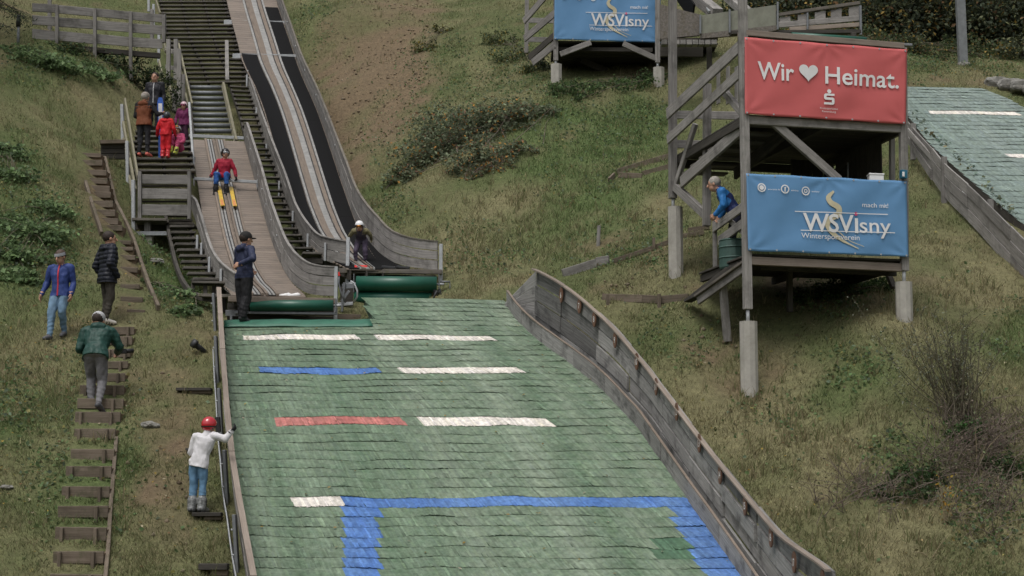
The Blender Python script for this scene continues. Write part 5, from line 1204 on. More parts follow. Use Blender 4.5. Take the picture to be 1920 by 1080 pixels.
# concrete pole and wall, far right
pp = G(1806, 122); pt = P(1801, -60, pp.y)
CPo = thing('concrete_pole', 'square grey concrete pole at edge of the dark wood', 'pole', pp); beam('shaft', Vector((pp.x, pp.y, pp.z - 0.3)), Vector((pp.x - 0.03, pp.y, pt.z)), 0.25, 0.22, plain('pole_concrete', (0.17, 0.18, 0.185), 0.9, 0, 0.2, 7, 0.2, 0.2), CPo, up=(0, 1, 0)); rod('base_collar', pp - Zv * 0.2, pp + Zv * 0.05, 0.2, M_['stone'], CPo, 12)
g0 = G(1862, 160); CW = thing('stone_kerb_wall', 'low grey stone retaining wall at right edge above far slope', 'wall', g0)
for k in range(4):
    c = P(1868 + k * 24, 157 + k * 2.5, g0.y - 0.3 * k); bm = bmesh.new(); bmesh.ops.create_icosphere(bm, subdivisions=3, radius=1)
    for v in bm.verts:
        d = v.co.copy(); m_ = max(abs(d.x), abs(d.y), abs(d.z)); d = d.lerp(d / m_ * 0.8, 0.55) * (1 + 0.22 * mnoise.noise(v.co * 1.6 + Vector((k * 5, 0, 0)))); v.co = Vector((d.x * 0.36, d.y * 0.22, d.z * 0.21))
    me = bpy.data.meshes.new('stone_block'); bm.to_mesh(me); bm.free(); mk('stone_block', me, Matrix.Translation(c), CW, M_['stone'])
# ---------------------------------------------------------------- people
def fabric(name, c, rough=0.8, bump=0.35, var=0.18, scale=7.0): return plain(name, c, rough, 0, var, scale, 0.25, bump)
SKIN = plain('skin', (0.42, 0.235, 0.16), 0.55, 0, 0.08, 20, 0.4)
def ellip(c, r, R=None, n=14, m=9):
    V = []; F = []
    R = R or Matrix.Identity(3)
    for j in range(m + 1):
        th = math.pi * j / m
        for i in range(n):
            ph = 2 * math.pi * i / n; V.append(c + R @ Vector((r[0] * math.sin(th) * math.cos(ph), r[1] * math.sin(th) * math.sin(ph), r[2] * math.cos(th))))
    for j in range(m):
        for i in range(n):
            F.append((j * n + i, (j + 1) * n + i, (j + 1) * n + (i + 1) % n, j * n + (i + 1) % n))
    return V, F
def caps(a, b, ra, rb, n=12):
    """tapered limb with rounded ends"""
    d = (b - a); L_ = d.length or 1e-4; d = d / L_; x = d.cross(Vector((0.2, 0.9, 0.3)));
    if x.length < 1e-3: x = d.cross(Vector((1, 0, 0)))
    x.normalize(); y = d.cross(x); V = []; F = []; rings = []
    for t in (-0.98, -0.7, -0.35, 0): rings.append((a + d * ra * t, ra * math.sqrt(max(0, 1 - t * t))))
    for k in (0.25, 0.5, 0.75): rings.append((a.lerp(b, k), lerp(ra, rb, k)))
    for t in (0, 0.35, 0.7, 0.98): rings.append((b + d * rb * t, rb * math.sqrt(max(0, 1 - t * t))))
    for c, r in rings:
        for i in range(n): V.append(c + (x * math.cos(2 * math.pi * i / n) + y * math.sin(2 * math.pi * i / n)) * r)
    for j in range(len(rings) - 1):
        for i in range(n): F.append((j * n + i, j * n + (i + 1) % n, (j + 1) * n + (i + 1) % n, (j + 1) * n + i))
    F.append(tuple(range(n))[::-1]); F.append(tuple((len(rings) - 1) * n + i for i in range(n)))
    return V, F
def rings_loft(R, n=18):
    """R: list of (centre, right, forward, rx, ry)"""
    V = []; F = []
    for c, r, f, rx, ry in R:
        for i in range(n):
            a = 2 * math.pi * i / n; ca, sa = math.cos(a), math.sin(a)
            e = 0.85; V.append(c + r * (rx * math.copysign(abs(ca) ** e, ca)) + f * (ry * math.copysign(abs(sa) ** e, sa)))
    for j in range(len(R) - 1):
        for i in range(n): F.append((j * n + i, j * n + (i + 1) % n, (j + 1) * n + (i + 1) % n, (j + 1) * n + i))
    F.append(tuple(range(n))[::-1]); F.append(tuple((len(R) - 1) * n + i for i in range(n)))
    return V, F
BASE = dict(pelvis=(0, 0, .53), chest=(0, .005, .715), neck=(0, -.005, .835), head=(0, .015, .925),
            shR=(.108, -.005, .805), elR=(.135, -.025, .635), wrR=(.14, .03, .49), shL=(-.108, -.005, .805), elL=(-.135, -.025, .635), wrL=(-.14, .03, .49),
            hipR=(.05, 0, .52), knR=(.055, .012, .285), anR=(.055, -.02, .05), toR=(.065, .085, .018), hipL=(-.05, 0, .52), knL=(-.055, .012, .285), anL=(-.055, -.02, .05), toL=(-.065, .085, .018))
def person(label, org, yaw, H, pose, fit, group=None, voxel=0.0085):
    J = {k: Vector(v) for k, v in BASE.items()}
    for k, v in pose.items(): J[k] = Vector(v)
    J = {k: v * H for k, v in J.items()}
    prim = []      # (V, F, tag)
    add = lambda vf, tg: prim.append((vf[0], vf[1], tg))
    b = fit.get('bulk', 1.1); lb = fit.get('leg', 1.1); ab = fit.get('arm', b)
    rs = (J['shR'] - J['shL']).normalized(); rh = (J['hipR'] - J['hipL']).normalized()
    pel, che, nec, hd = J['pelvis'], J['chest'], J['neck'], J['head']
    up1 = (che - pel).normalized(); up2 = (nec - che).normalized()
    def fr(r, u): f = u.cross(r).normalized(); r2 = f.cross(u).normalized(); return r2, f
    r0, f0 = fr(rh, up1); r1, f1 = fr((rs + rh).normalized(), up1); r2, f2 = fr(rs, up2)
    hem = fit.get('hem', 0.06)
    h = H
    add(rings_loft([(pel - up1 * hem * h, r0, f0, .098 * h * b, .072 * h * b), (pel, r0, f0, .096 * h * b, .070 * h * b), (pel.lerp(che, .45), r1, f1, .084 * h * b, .062 * h * b), (che, r1, f1, .098 * h * b, .068 * h * b),
                    (che.lerp(nec, .55), r2, f2, .106 * h * b, .06 * h * b), (che.lerp(nec, .85), r2, f2, .075 * h * b, .045 * h), (nec, r2, f2, .04 * h, .036 * h)]), 'top')
    add(rings_loft([(pel - up1 * .055 * h, r0, f0, .085 * h * lb, .06 * h * lb), (pel - up1 * 0.0 * h, r0, f0, .086 * h * lb, .062 * h * lb), (pel.lerp(che, .3), r0, f0, .07 * h, .05 * h)]), 'legs')
    hu = (hd - nec).normalized()
    look = fit.get('look', 0.0); nod = fit.get('nod', 0.0)
    hr = Vector((math.cos(look), -math.sin(look), 0)) if True else rs
    hf = Vector((math.sin(look), math.cos(look), 0)); hz = Vector((0, 0, 1))
    Rn = Matrix.Rotation(-nod, 3, hr); hf = Rn @ hf; hz = Rn @ hz
    HR = Matrix((hr, hf, hz)).transposed()
    hh = h * 1.13
    add(caps(nec - up2 * .02 * hh, hd - hz * .03 * hh, .033 * hh, .031 * hh), 'skin')
    add(ellip(hd + hz * .008 * hh - hf * .004 * hh, (.046 * hh, .058 * hh, .060 * hh), HR), 'skin')
    add(ellip(hd - hz * .030 * hh + hf * .014 * hh, (.036 * hh, .040 * hh, .040 * hh), HR), 'skin')
    add(caps(hd + hf * .055 * hh + hz * .008 * hh, hd + hf * .066 * hh - hz * .012 * hh, .006 * hh, .010 * hh, 8), 'skin')
    for sg in (-1, 1): add(ellip(hd + hr * sg * .048 * hh - hz * .004 * hh, (.007 * hh, .012 * hh, .018 * hh), HR, 8, 6), 'skin')
    if fit.get('collar', True): add(caps(nec - up2 * .022 * h, nec + up2 * .012 * h, .05 * h * min(b, 1.15), .043 * h), 'top')
    if fit.get('hood'):
        add(ellip(nec - f2 * .055 * h - up2 * .012 * h, (.075 * h, .036 * h, .045 * h), Matrix((r2, f2, up2)).transposed()), 'top')
    for s in 'RL':
        sg = 1 if s == 'R' else -1
        sh, el, wr = J['sh' + s], J['el' + s], J['wr' + s]
        st = fit.get('sleeve', 'top')
        add(caps(sh - rs * sg * .03 * h, sh - Zv * .004 * h, .046 * h * b, .04 * h * ab), 'top' if st == 'top' else st)
        sl_t = 'arm' if st == 'top' else st
        add(caps(sh, el, .041 * h * ab, .033 * h * ab), sl_t); add(caps(el, wr, .033 * h * ab, .025 * h * ab), sl_t)
        # hand
        d = (wr - el).normalized(); pn = fit.get('palm' + s, Vector((-sg, 0, 0))); pn = Vector(pn); side = d.cross(pn)
        if side.length < 0.1: pn = Vector((0, 1, 0.2)); side = d.cross(pn)
        side.normalize(); pn = side.cross(d).normalized(); ht = 'glove' if fit.get('glove') else 'skin'
        hidden = s in fit.get('nohand', '')
        fat = 1.25 if fit.get('glove') else 1.0
        curl = fit.get('curl', 0.35)
        kn = wr + d * .058 * h
        if not hidden:
            for o in (-.014, 0.0, .014): add(caps(wr + side * o * h * .7, kn + side * o * h, .0125 * h * fat, .0115 * h * fat, 8), ht)
            for o, ln in ((-.020, .036), (-.007, .044), (.007, .041), (.020, .032)):
                a = kn + side * o * h; d1 = (d + pn * curl).normalized(); m = a + d1 * ln * .55 * h; d2 = (d + pn * curl * 2.6).normalized(); e = m + d2 * ln * .6 * h
                add(caps(a, m, .0072 * h * fat, .0066 * h * fat, 8), ht); add(caps(m, e, .0066 * h * fat, .0052 * h * fat, 8), ht)
            fw = side * (-1 if side.dot(f2) < 0 else 1)
            a = wr + d * .018 * h + fw * .014 * h; m = a + (d * .7 + fw * .7 + pn * .2).normalized() * .026 * h; e = m + (d + fw * .25 + pn * .3).normalized() * .024 * h
            add(caps(a, m, .009 * h * fat, .0078 * h * fat, 8), ht); add(caps(m, e, .0078 * h * fat, .006 * h * fat, 8), ht)
        # leg and shoe
        hp, kn_, an, to = J['hip' + s], J['kn' + s], J['an' + s], J['to' + s]
        add(caps(hp, kn_, .058 * h * lb, .041 * h * lb), 'legs'); add(caps(kn_, an + (kn_ - an).normalized() * .025 * h, .041 * h * lb, .029 * h * lb * fit.get('cuff', 1.0)), 'legs')
        fdir = (to - an); fdir.z *= 0.6; bs = fit.get('boot', 1.0)
        if bs > 1.2:   # ski boot: high shaft and stubby foot
            add(caps(an + (kn_ - an).normalized() * .085 * h, an, .040 * h * bs, .036 * h * bs), 'shoe')
            add(caps(an - Zv * .012 * h - fdir.normalized() * .02 * h, to + Zv * .008 * h, .030 * h * bs, .024 * h * bs), 'shoe'); add(caps(an - Zv * .03 * h - fdir.normalized() * .045 * h, to - Zv * .012 * h + fdir.normalized() * .012 * h, .014 * h * bs, .013 * h * bs), 'sole')
            for q in (.03, .06): add(caps(an + Vector((.03 * bs * h * sg, .02 * h, q * h)), an + Vector((-.0 * h, .046 * h * bs, q * h)), .008 * h, .008 * h, 6), 'sole')
        else:
            add(caps(an - Zv * .008 * h, to + Zv * .004 * h, .030 * h * bs, .021 * h * bs), 'shoe'); add(ellip(an - fdir.normalized() * .015 * h - Zv * .02 * h, (.026 * h, .03 * h, .026 * h)), 'shoe')
            add(caps(an - Zv * .036 * h - fdir.normalized() * .02 * h, to - Zv * .006 * h, .014 * h * bs, .013 * h * bs), 'sole')
    for ex in fit.get('extra', []): add(ex(J, h), 'top')
    # one continuous skin over all of it
    V = []; F = []; kt = kdtree.KDTree(sum(len(p[0]) for p in prim)); tags = []
    for v, f, tg in prim:
        o = len(V); V += v; F += [tuple(i + o for i in q) for q in f]; tags += [tg] * len(v)
    for i, v in enumerate(V): kt.insert(v, i)
    kt.balance()
    me = pymesh('body', V, F); bm = bmesh.new(); bm.from_mesh(me); bmesh.ops.recalc_face_normals(bm, faces=bm.faces[:]); bm.to_mesh(me); bm.free()
    tmp = bpy.data.objects.new('tmp', me); col.objects.link(tmp)
    rm = tmp.modifiers.new('r', 'REMESH'); rm.mode = 'VOXEL'; rm.voxel_size = voxel; sm = tmp.modifiers.new('s', 'SMOOTH'); sm.factor = 0.5; sm.iterations = 3
    dg = bpy.context.evaluated_depsgraph_get(); out = bpy.data.meshes.new_from_object(tmp.evaluated_get(dg))
    bpy.data.objects.remove(tmp); bpy.data.meshes.remove(me)
    out.name = 'person'; slots = ['skin', 'top', 'legs', 'shoe', 'sole', 'glove', 'sleeve']
    out.materials.clear()
    mats = dict(skin=SKIN, top=fit['top'], legs=fit['legs'], shoe=fit['shoe'], sole=fit.get('sole', M_['black']), glove=fit.get('glove') or M_['black'], sleeve=fit.get('sleeve_mat') or fit['top'])
    for k in slots: out.materials.append(mats[k])
    vt = []; hemp = pel - up1 * hem * h
    sd_ = random.random() * 50; q_ = fit.get('quilt', 0)
    nrm = [v.normal.copy() for v in out.vertices]
    for i, v in enumerate(out.vertices):
        tg = tags[kt.find(v.co)[1]]
        if tg in ('top', 'legs'):
            w_ = v.co - hemp; hgt = w_.dot(up1); rad = (w_ - up1 * hgt).length
            if hgt < 0 and tg == 'top' and hgt > -.2 * h: tg = 'legs'
            elif 0 <= hgt < .2 * h and tg == 'legs' and rad < .118 * h * b: tg = 'top'
        if tg == 'arm': tg = 'top'
        vt.append(tg)
        if tg in ('top', 'legs', 'sleeve'):
            c = v.co; k = mnoise.noise(Vector((c.x * 9 + sd_, c.y * 9, c.z * 6))) * .015 + mnoise.noise(Vector((c.x * 20 + sd_, c.y * 20, c.z * 11))) * .009
            if q_ and tg != 'legs': k += q_ * (abs(math.sin(c.z * math.pi / 0.085)) - 0.6)
            if tg == 'legs' and c.z < 0.22 * h: k += 0.0028 * math.sin(c.z * 80 + c.x * 30 + sd_)
            v.co = c + nrm[i] * k
    mi = []
    for p in out.polygons: mi.append(slots.index(vt[p.vertices[0]]))
    out.polygons.foreach_set('material_index', mi); out.polygons.foreach_set('use_smooth', [True] * len(mi)); out.update()
    Mw = Matrix.Translation(org) @ Matrix.Rotation(yaw, 4, 'Z')
    o = tag(mk('person', out, Mw), label, 'person', group)
    def child(name, vf, mat):
        m_ = pymesh(name, vf[0], vf[1], None, True); return mk(name, m_, Mw, o, mat)
    def shell(name, c, r, mat, cut=None, n=22, m=14):
        v, f = ellip(c, r, HR, n, m)
        if cut is not None:
            ci, cn = cut; keep = [i for i in range(len(f)) if all((v[k] - ci).dot(cn) > 0 for k in f[i])]; f = [f[i] for i in keep]
        return child(name, (v, f), mat)
    if not fit.get('noface'):
        for sg in (-1, 1): child('eye', ellip(hd + hr * sg * .019 * hh + hf * .051 * hh + hz * .010 * hh, (.007 * hh, .005 * hh, .0045 * hh), HR, 8, 6), M_['black'])
        child('mouth', ellip(hd + hf * .050 * hh - hz * .034 * hh, (.014 * hh, .005 * hh, .0035 * hh), HR, 8, 6), plain('lips', (0.22, 0.08, 0.07), 0.5))
    hm = fit.get('hair')
    if hm:
        L_ = fit.get('hairlen', 0)
        shell('hair', hd + hz * .020 * hh - hf * .014 * hh, (.053 * hh, .060 * hh, .058 * hh), hm)
        if L_: shell('hair', hd - hz * .02 * hh - hf * .045 * hh, (.03 * hh, .025 * hh, .06 * hh), hm)
    if fit.get('helmet'):
        shell('helmet', hd + hz * .014 * hh - hf * .008 * hh, (.068 * hh, .078 * hh, .076 * hh), fit['helmet'], (hd - hz * .002 * hh + hf * .03 * hh, (hz * 0.8 - hf * 0.62).normalized()))
        shell('helmet_lining', hd + hz * .014 * hh - hf * .008 * hh, (.064 * hh, .074 * hh, .072 * hh), M_['black'], (hd - hz * .005 * hh + hf * .03 * hh, (hz * 0.8 - hf * 0.62).normalized()))
        if fit.get('band'): 
            v, f = ellip(hd + hz * .012 * hh - hf * .008 * hh, (.0705 * hh, .0805 * hh, .078 * hh), HR, 24, 20); f = [q for q in f if all(-.020 * hh < (v[k] - hd).dot(hz) < .006 * hh for k in q)]
            child('goggle_strap', (v, f), fit['band'])
    if fit.get('goggles'):
        gl, fr_ = fit['goggles']; lift = fit.get('gogup', 0.0)
        child('goggle_frame', ellip(hd + hf * .046 * hh + hz * (.012 + lift) * hh, (.044 * hh, .022 * hh, .024 * hh), HR), fr_); child('goggle_lens', ellip(hd + hf * .054 * hh + hz * (.012 + lift) * hh, (.038 * hh, .019 * hh, .019 * hh), HR), gl)
    if fit.get('cap'):
        shell('hat', hd + hz * .026 * hh - hf * .006 * hh, (.057 * hh, .066 * hh, .058 * hh), fit['cap'], (hd - hz * fit.get('capcut', .004) * hh, (hz - hf * 0.5).normalized()))
        if fit.get('brim'): child('hat_brim', ellip(hd + hf * .075 * hh + hz * .020 * hh, (.036 * hh, .034 * hh, .006 * hh), HR), fit['cap'])
    if fit.get('headband'):
        v, f = ellip(hd + hz * .016 * hh - hf * .006 * hh, (.0545 * hh, .066 * hh, .066 * hh), HR, 24, 20); f = [q for q in f if all(.010 * hh < (v[k] - hd).dot(hz) < .048 * hh for k in q)]
        child('headband', (v, f), fit['headband'])
    if fit.get('zip'):
        pts = [pel + f0 * (.074 * h * b) - up1 * hem * h, pel + f0 * (.074 * h * b), pel.lerp(che, .45) + f1 * (.067 * h * b), che + f1 * (.073 * h * b), che.lerp(nec, .55) + f2 * (.063 * h * b), nec + f2 * .045 * h]
        q = respath(pts, 20); V2 = []; F2 = []
        for p in q:
            for k in (-1, 1): V2.append(p + r1 * k * .0075 * h)
            for k in (1, -1): V2.append(p + r1 * k * .0075 * h - f1 * .02 * h)
        for i in range(19):
            for k in range(4): F2.append((4 * i + k, 4 * i + (k + 1) % 4, 4 * i + 4 + (k + 1) % 4, 4 * i + 4 + k))
        child('zip', (V2, F2), fit['zip'])
    return o, Mw, J
R_ = math.radians
denim = fabric('pale_blue_denim', (0.13, 0.21, 0.30), 0.85, 0.3, 0.3, 5); black_f = fabric('black_fabric', (0.016, 0.016, 0.018)); grey_jean = fabric('grey_denim', (0.15, 0.147, 0.155), 0.85, 0.3, 0.25, 5)
hair_d = plain('dark_brown_hair', (0.03, 0.02, 0.016), 0.6, 0, 0.3, 30, 0.3, 0.5); hair_g = plain('grey_hair', (0.30, 0.28, 0.25), 0.7, 0, 0.25, 30, 0.3, 0.5); hair_b = plain('brown_hair', (0.07, 0.045, 0.033), 0.6, 0, 0.3, 30, 0.3, 0.5)
def stand(px, py, Y, dz=0.0): p = P(px, py, Y); return p
def onground(px, py): return G(px, py)
g1 = G(110, 637)
person('woman-like walker in blue jacket with red zip, grey headband and pale jeans'.replace('woman-like walker', 'walking person'), g1 + Zv * 0.02, R_(172), 1.70,
       dict(anR=(.05, .13, .02), knR=(.055, .10, .27), toR=(.075, .225, -.02), anL=(-.035, -.07, .085), knL=(-.05, .05, .30), toL=(-.04, .03, .03), elR=(.165, -.02, .645), wrR=(.195, .05, .50), elL=(-.14, -.03, .64), wrL=(-.145, .03, .50), head=(0, .035, .92), shR=(.112, 0, .80), shL=(-.112, 0, .80)),
       dict(top=fabric('royal_blue_softshell', (0.028, 0.05, 0.18), 0.6), legs=denim, shoe=plain('grey_trainers', (0.09, 0.09, 0.10), 0.7), bulk=1.12, leg=1.12, hair=hair_b, headband=plain('silver_headband', (0.27, 0.28, 0.30), 0.6), zip=plain('red_zip', (0.45, 0.03, 0.05), 0.5), look=0.25, nod=0.35, hood=True, hem=0.05))
g2 = G(199, 611)
person('standing person in black quilted jacket, brown trousers and white shoes on the grass', g2 + Zv * 0.02, R_(-50), 1.84,
       dict(elR=(.165, -.06, .64), wrR=(.135, .045, .515), elL=(-.165, -.06, .64), wrL=(-.135, .045, .515), knL=(-.045, .02, .285), anL=(-.04, .0, .05), toL=(-.05, .11, .018), anR=(.045, -.03, .05), toR=(.06, .07, .018)),
       dict(top=fabric('black_navy_quilted', (0.012, 0.014, 0.022), 0.5, 0.2), legs=fabric('dark_olive_brown_cloth', (0.045, 0.04, 0.033)), shoe=plain('off_white_trainers', (0.55, 0.52, 0.47), 0.6), bulk=1.3, leg=1.08, quilt=0.012, hair=hair_d, hood=True, hem=0.085, look=0.35, nohand='RL'))
g3 = G(176, 768)
o3, M3, J3 = person('climbing person seen from behind in dark green padded jacket and grey cap', g3 + Zv * 0.0, R_(6), 1.84,
       dict(pelvis=(0, 0, .52), chest=(.0, .10, .675), neck=(.0, .16, .785), head=(-.01, .205, .86), shR=(.12, .135, .75), shL=(-.12, .135, .75), elR=(.20, .17, .61), wrR=(.17, .28, .57), elL=(-.165, .10, .58), wrL=(-.07, .22, .53),
            hipR=(.05, 0, .51), hipL=(-.05, 0, .51), knL=(-.05, .12, .31), anL=(-.035, .06, .06), toL=(-.04, .16, .03), knR=(.065, .05, .265), anR=(.055, -.11, .045), toR=(.115, -.03, -.06)),
       dict(top=fabric('dark_green_padded', (0.013, 0.048, 0.038), 0.5, 0.25), legs=grey_jean, shoe=plain('dark_grey_shoes', (0.05, 0.05, 0.055), 0.6), bulk=1.28, leg=1.12, quilt=0.003, hood=True, capcut=.04, cap=plain('light_grey_cap', (0.36, 0.36, 0.37), 0.8), hair=hair_d, hem=0.05, nod=0.35, look=0.25, noface=True, palmR=(-1, 0, 0)))
cmr = thing('photo_camera', 'black camera in the hands of the climbing person', 'camera', (M3 @ (J3['wrR'] + Vector((-.06, .1, 0)))))
c = M3 @ (J3['wrR'] + Vector((0.02, 0.03, 0.02))); beam('body', c, c + EX * 0.13, 0.07, 0.09, M_['black'], cmr); rod('lens', c + EX * 0.09 + Vector((0, 0.02, 0)), c + EX * 0.22 + Vector((0.0, 0.10, 0.02)), 0.04, M_['black'], cmr, 12); beam('grip', c + EX * 0.0, c + EX * 0.03, 0.09, 0.1, M_['rubber'], cmr)
tube('strap', [c, c + Vector((-0.1, -0.05, 0.1)), M3 @ (J3['neck'] + Vector((0.02, -.05, .02)))], 0.012, M_['rubber'], cmr, 6)
person('child in white sweatshirt, red helmet and ski boots holding on to left wall', P(370, 962, 26.72), R_(-14), 1.50,
       dict(pelvis=(.01, 0, .525), chest=(.045, .02, .71), neck=(.07, .03, .82), head=(.085, .07, .90), shR=(.17, .04, .795), shL=(-.045, .02, .785), elR=(.265, .05, .765), wrR=(.325, .07, .835), elL=(-.105, .03, .625), wrL=(-.07, .12, .56), knR=(.05, .01, .29), knL=(-.05, .01, .29)),
       dict(top=fabric('white_sweatshirt', (0.60, 0.59, 0.61), 0.85, 0.4, 0.06), legs=fabric('mid_blue_denim', (0.105, 0.20, 0.31), 0.85, 0.3, 0.25, 5), shoe=plain('silver_ski_boot', (0.16, 0.165, 0.165), 0.35, 0, 0.9, 25), boot=1.35, bulk=1.06, leg=1.04, cuff=1.2, helmet=plain('glossy_red_helmet', (0.42, 0.012, 0.022), 0.15, 0, 0.05, 3, 0.6, 0, 0.6), band=M_['black'], glove=black_f, hair=hair_d, noface=True, look=0.35, hem=0.055, curl=0.9), voxel=0.008)
person('standing person in navy hooded jacket and black trousers at the smaller take-off', P(456, 606, 33.35), R_(-42), 1.80,
       dict(elR=(.205, -.05, .685), wrR=(.075, -.115, .635), elL=(-.15, .02, .64), wrL=(-.09, .12, .60), knR=(.05, .0, .285), anR=(.05, -.06, .06), toR=(.06, .04, .012), anL=(-.03, .02, .05), toL=(-.04, .12, .018), head=(0, .02, .925)),
       dict(top=fabric('navy_softshell', (0.022, 0.028, 0.062), 0.6), legs=fabric('black_track_trousers', (0.014, 0.014, 0.016), 0.7), shoe=plain('black_trainers', (0.03, 0.03, 0.033), 0.5), bulk=1.12, leg=1.3, cuff=1.3, cap=plain('black_cap', (0.014, 0.013, 0.013), 0.85), brim=True, hood=True, hair=hair_d, hem=0.04, look=0.15, palmR=(0, 1, 0)))
seat = BAR0.lerp(BAR1, 0.475)
H6 = 1.48
fp6 = min(range(60), key=lambda i: abs(SMP[i].y - 42.72)); dz6 = SMP[fp6].z + 0.075
hz6 = (seat.z + 0.10 - dz6) / H6
person('sitting skier in red jacket, blue trousers and black helmet on the start bar', Vector((seat.x, seat.y - 0.02, dz6)), R_(174), H6,
       dict(pelvis=(0, -.01, hz6), chest=(0, .015, hz6 + .18), neck=(0, .015, hz6 + .295), head=(-.02, .035, hz6 + .39), shR=(.1, .01, hz6 + .265), shL=(-.1, .01, hz6 + .265), elR=(.185, -.03, hz6 + .12), wrR=(.235, .0, hz6 + .01), elL=(-.175, -.03, hz6 + .11), wrL=(-.205, .0, hz6 - .0), hipR=(.05, 0, hz6 - .01), hipL=(-.05, 0, hz6 - .01), knR=(.09, .19, hz6 - .0), knL=(-.09, .19, hz6 - .0), anR=(.092, .19, .06), anL=(-.092, .19, .06), toR=(.093, .28, .0), toL=(-.093, .28, .0)),
       dict(top=fabric('crimson_jacket', (0.32, 0.018, 0.04), 0.7), legs=fabric('blue_patterned_trousers', (0.03, 0.10, 0.32), 0.7, 0.3, 0.7, 10), shoe=black_f, boot=1.25, bulk=1.15, leg=1.15, glove=black_f, helmet=plain('gloss_black_helmet', (0.012, 0.012, 0.014), 0.2), goggles=(plain('silver_lens', (0.35, 0.36, 0.38), 0.12, 0.6), plain('white_goggle_frame', (0.5, 0.5, 0.5), 0.4)), hair=plain('blond_hair', (0.35, 0.24, 0.12), 0.6, 0, 0.2, 30), look=-0.45, hem=0.02, noface=False, curl=0.8))
def ski(label, a, b, wdt, mat, mat2, nrm, group=None, tip=True):
    """a = tail, b = tip"""
    d = (b - a); L_ = d.length; d.normalize(); sd_ = nrm.cross(d).normalized(); secs = []
    for u, wf, lift in ((0, .9, 0), (.02, 1, 0), (.3, .92, 0), (.5, .88, 0), (.8, 1.0, 0), (.9, 1.02, .012), (.96, .85, .04), (1.0, .55, .075)):
        c = a + d * (L_ * u) + nrm * (lift if tip else 0); w2 = wdt * wf / 2; secs.append([c - sd_ * w2, c + sd_ * w2, c + sd_ * w2 + nrm * .014, c - sd_ * w2 + nrm * .014])
    o = tag(loft('ski', secs, mat, None), label, 'ski', group)
    q0, q1 = a + d * L_ * .62, a + d * L_ * .9; mk('top_print', pymesh('top_print', [p - q0 for p in (q0 - sd_ * wdt * .3 + nrm * .017, q0 + sd_ * wdt * .3 + nrm * .017, q1 + sd_ * wdt * .34 + nrm * .024, q1 - sd_ * wdt * .34 + nrm * .024)], [(0, 1, 2, 3)]), Matrix.Translation(q0), o, mat2)
    return o
ski_y = plain('yellow_ski', (0.62, 0.42, 0.06), 0.35); ski_o = plain('orange_print', (0.62, 0.26, 0.09), 0.4)
i0 = min(range(60), key=lambda i: abs(SMP[i].y - 43.4)); i1 = min(range(60), key=lambda i: abs(SMP[i].y - 41.55))
for o_, lb_ in ((0.98, 'yellow and orange ski under the sitting skier, left in picture'), (0.68, 'yellow and orange ski under the sitting skier, right in picture')):
    a = SMP[i0] - EX * (o_ + 0.0) + Zv * 0.055; b = SMP[i1] - EX * o_ + Zv * 0.055; d = (b - a).normalized(); nn = EX.cross(d).normalized(); nn = nn if nn.z > 0 else -nn
    ski(lb_, a, b, 0.105, ski_y, ski_o, nn, 'skis of the sitting skier')
i7 = min(range(84), key=lambda i: abs(LGP[i].y - 38.35)); f7 = P(676, 499, 38.35)
person('crouching ski jumper with white helmet and purple trousers on the larger take-off', f7 + Vector((0, 0, 0.0)), R_(176), 1.31,
       dict(pelvis=(0, -.11, .475), chest=(0, .04, .58), neck=(0, .115, .635), head=(0, .175, .67), shR=(.108, .09, .61), shL=(-.108, .09, .61), elR=(.19, .0, .54), wrR=(.235, -.10, .50), elL=(-.17, -.01, .53), wrL=(-.165, -.13, .49), hipR=(.055, -.10, .465), hipL=(-.055, -.10, .465), knR=(.085, .04, .265), knL=(-.085, .04, .265), anR=(.085, .0, .05), anL=(-.085, .0, .05), toR=(.09, .10, .01), toL=(-.09, .10, .01)),
       dict(top=fabric('purple_grey_suit', (0.085, 0.072, 0.10)), legs=fabric('purple_suit_trousers', (0.07, 0.055, 0.085)), shoe=plain('cream_jump_boots', (0.5, 0.47, 0.42), 0.5), sleeve='sleeve', sleeve_mat=fabric('yellow_patterned_sleeve', (0.20, 0.18, 0.10), 0.7, 0.3, 0.5, 14), glove=plain('cream_gloves', (0.4, 0.36, 0.22), 0.7), helmet=plain('gloss_white_helmet', (0.72, 0.72, 0.73), 0.2), goggles=(plain('orange_lens', (0.42, 0.16, 0.02), 0.15, 0.4), M_['black']), hair=hair_d, bulk=1.05, leg=1.0, boot=1.2, nod=0.3, hem=0.02, extra=[lambda J, h: caps(J['neck'], J['neck'] + Vector((0, .02, -.02)) * h, .055 * h, .05 * h)]))
jk = fabric('rust_brown_jacket', (0.155, 0.05, 0.022), 0.75)
o8, M8, J8 = person('standing person in rust brown jacket and black trousers holding a blue ski upright', P(268, 294, 42.3), R_(-8), 1.66,
       dict(elR=(.205, .02, .655), wrR=(.235, .14, .70), elL=(-.14, .02, .64), wrL=(-.10, .12, .60), anR=(.075, -.02, .05), toR=(.11, .06, .018), knR=(.065, .0, .285), knL=(-.05, .0, .285), head=(.01, .02, .92)),
       dict(top=jk, legs=fabric('black_leggings', (0.02, 0.02, 0.023)), shoe=plain('coral_trainers', (0.50, 0.12, 0.09), 0.6), sleeve='sleeve', sleeve_mat=black_f, bulk=1.28, arm=1.0, leg=1.02, hair=hair_g, hood=True, hem=0.05, noface=True, look=0.3, curl=0.9, cap=plain('fawn_grey_knit_hat', (0.24, 0.21, 0.185), 0.9)))
skb = M8 @ (J8['wrR'] + (J8['wrR'] - J8['elR']).normalized() * 0.13); a = Vector((skb.x - 0.06, skb.y, P(294, 296, skb.y).z)); b = P(300.5, 183, skb.y + 0.02)
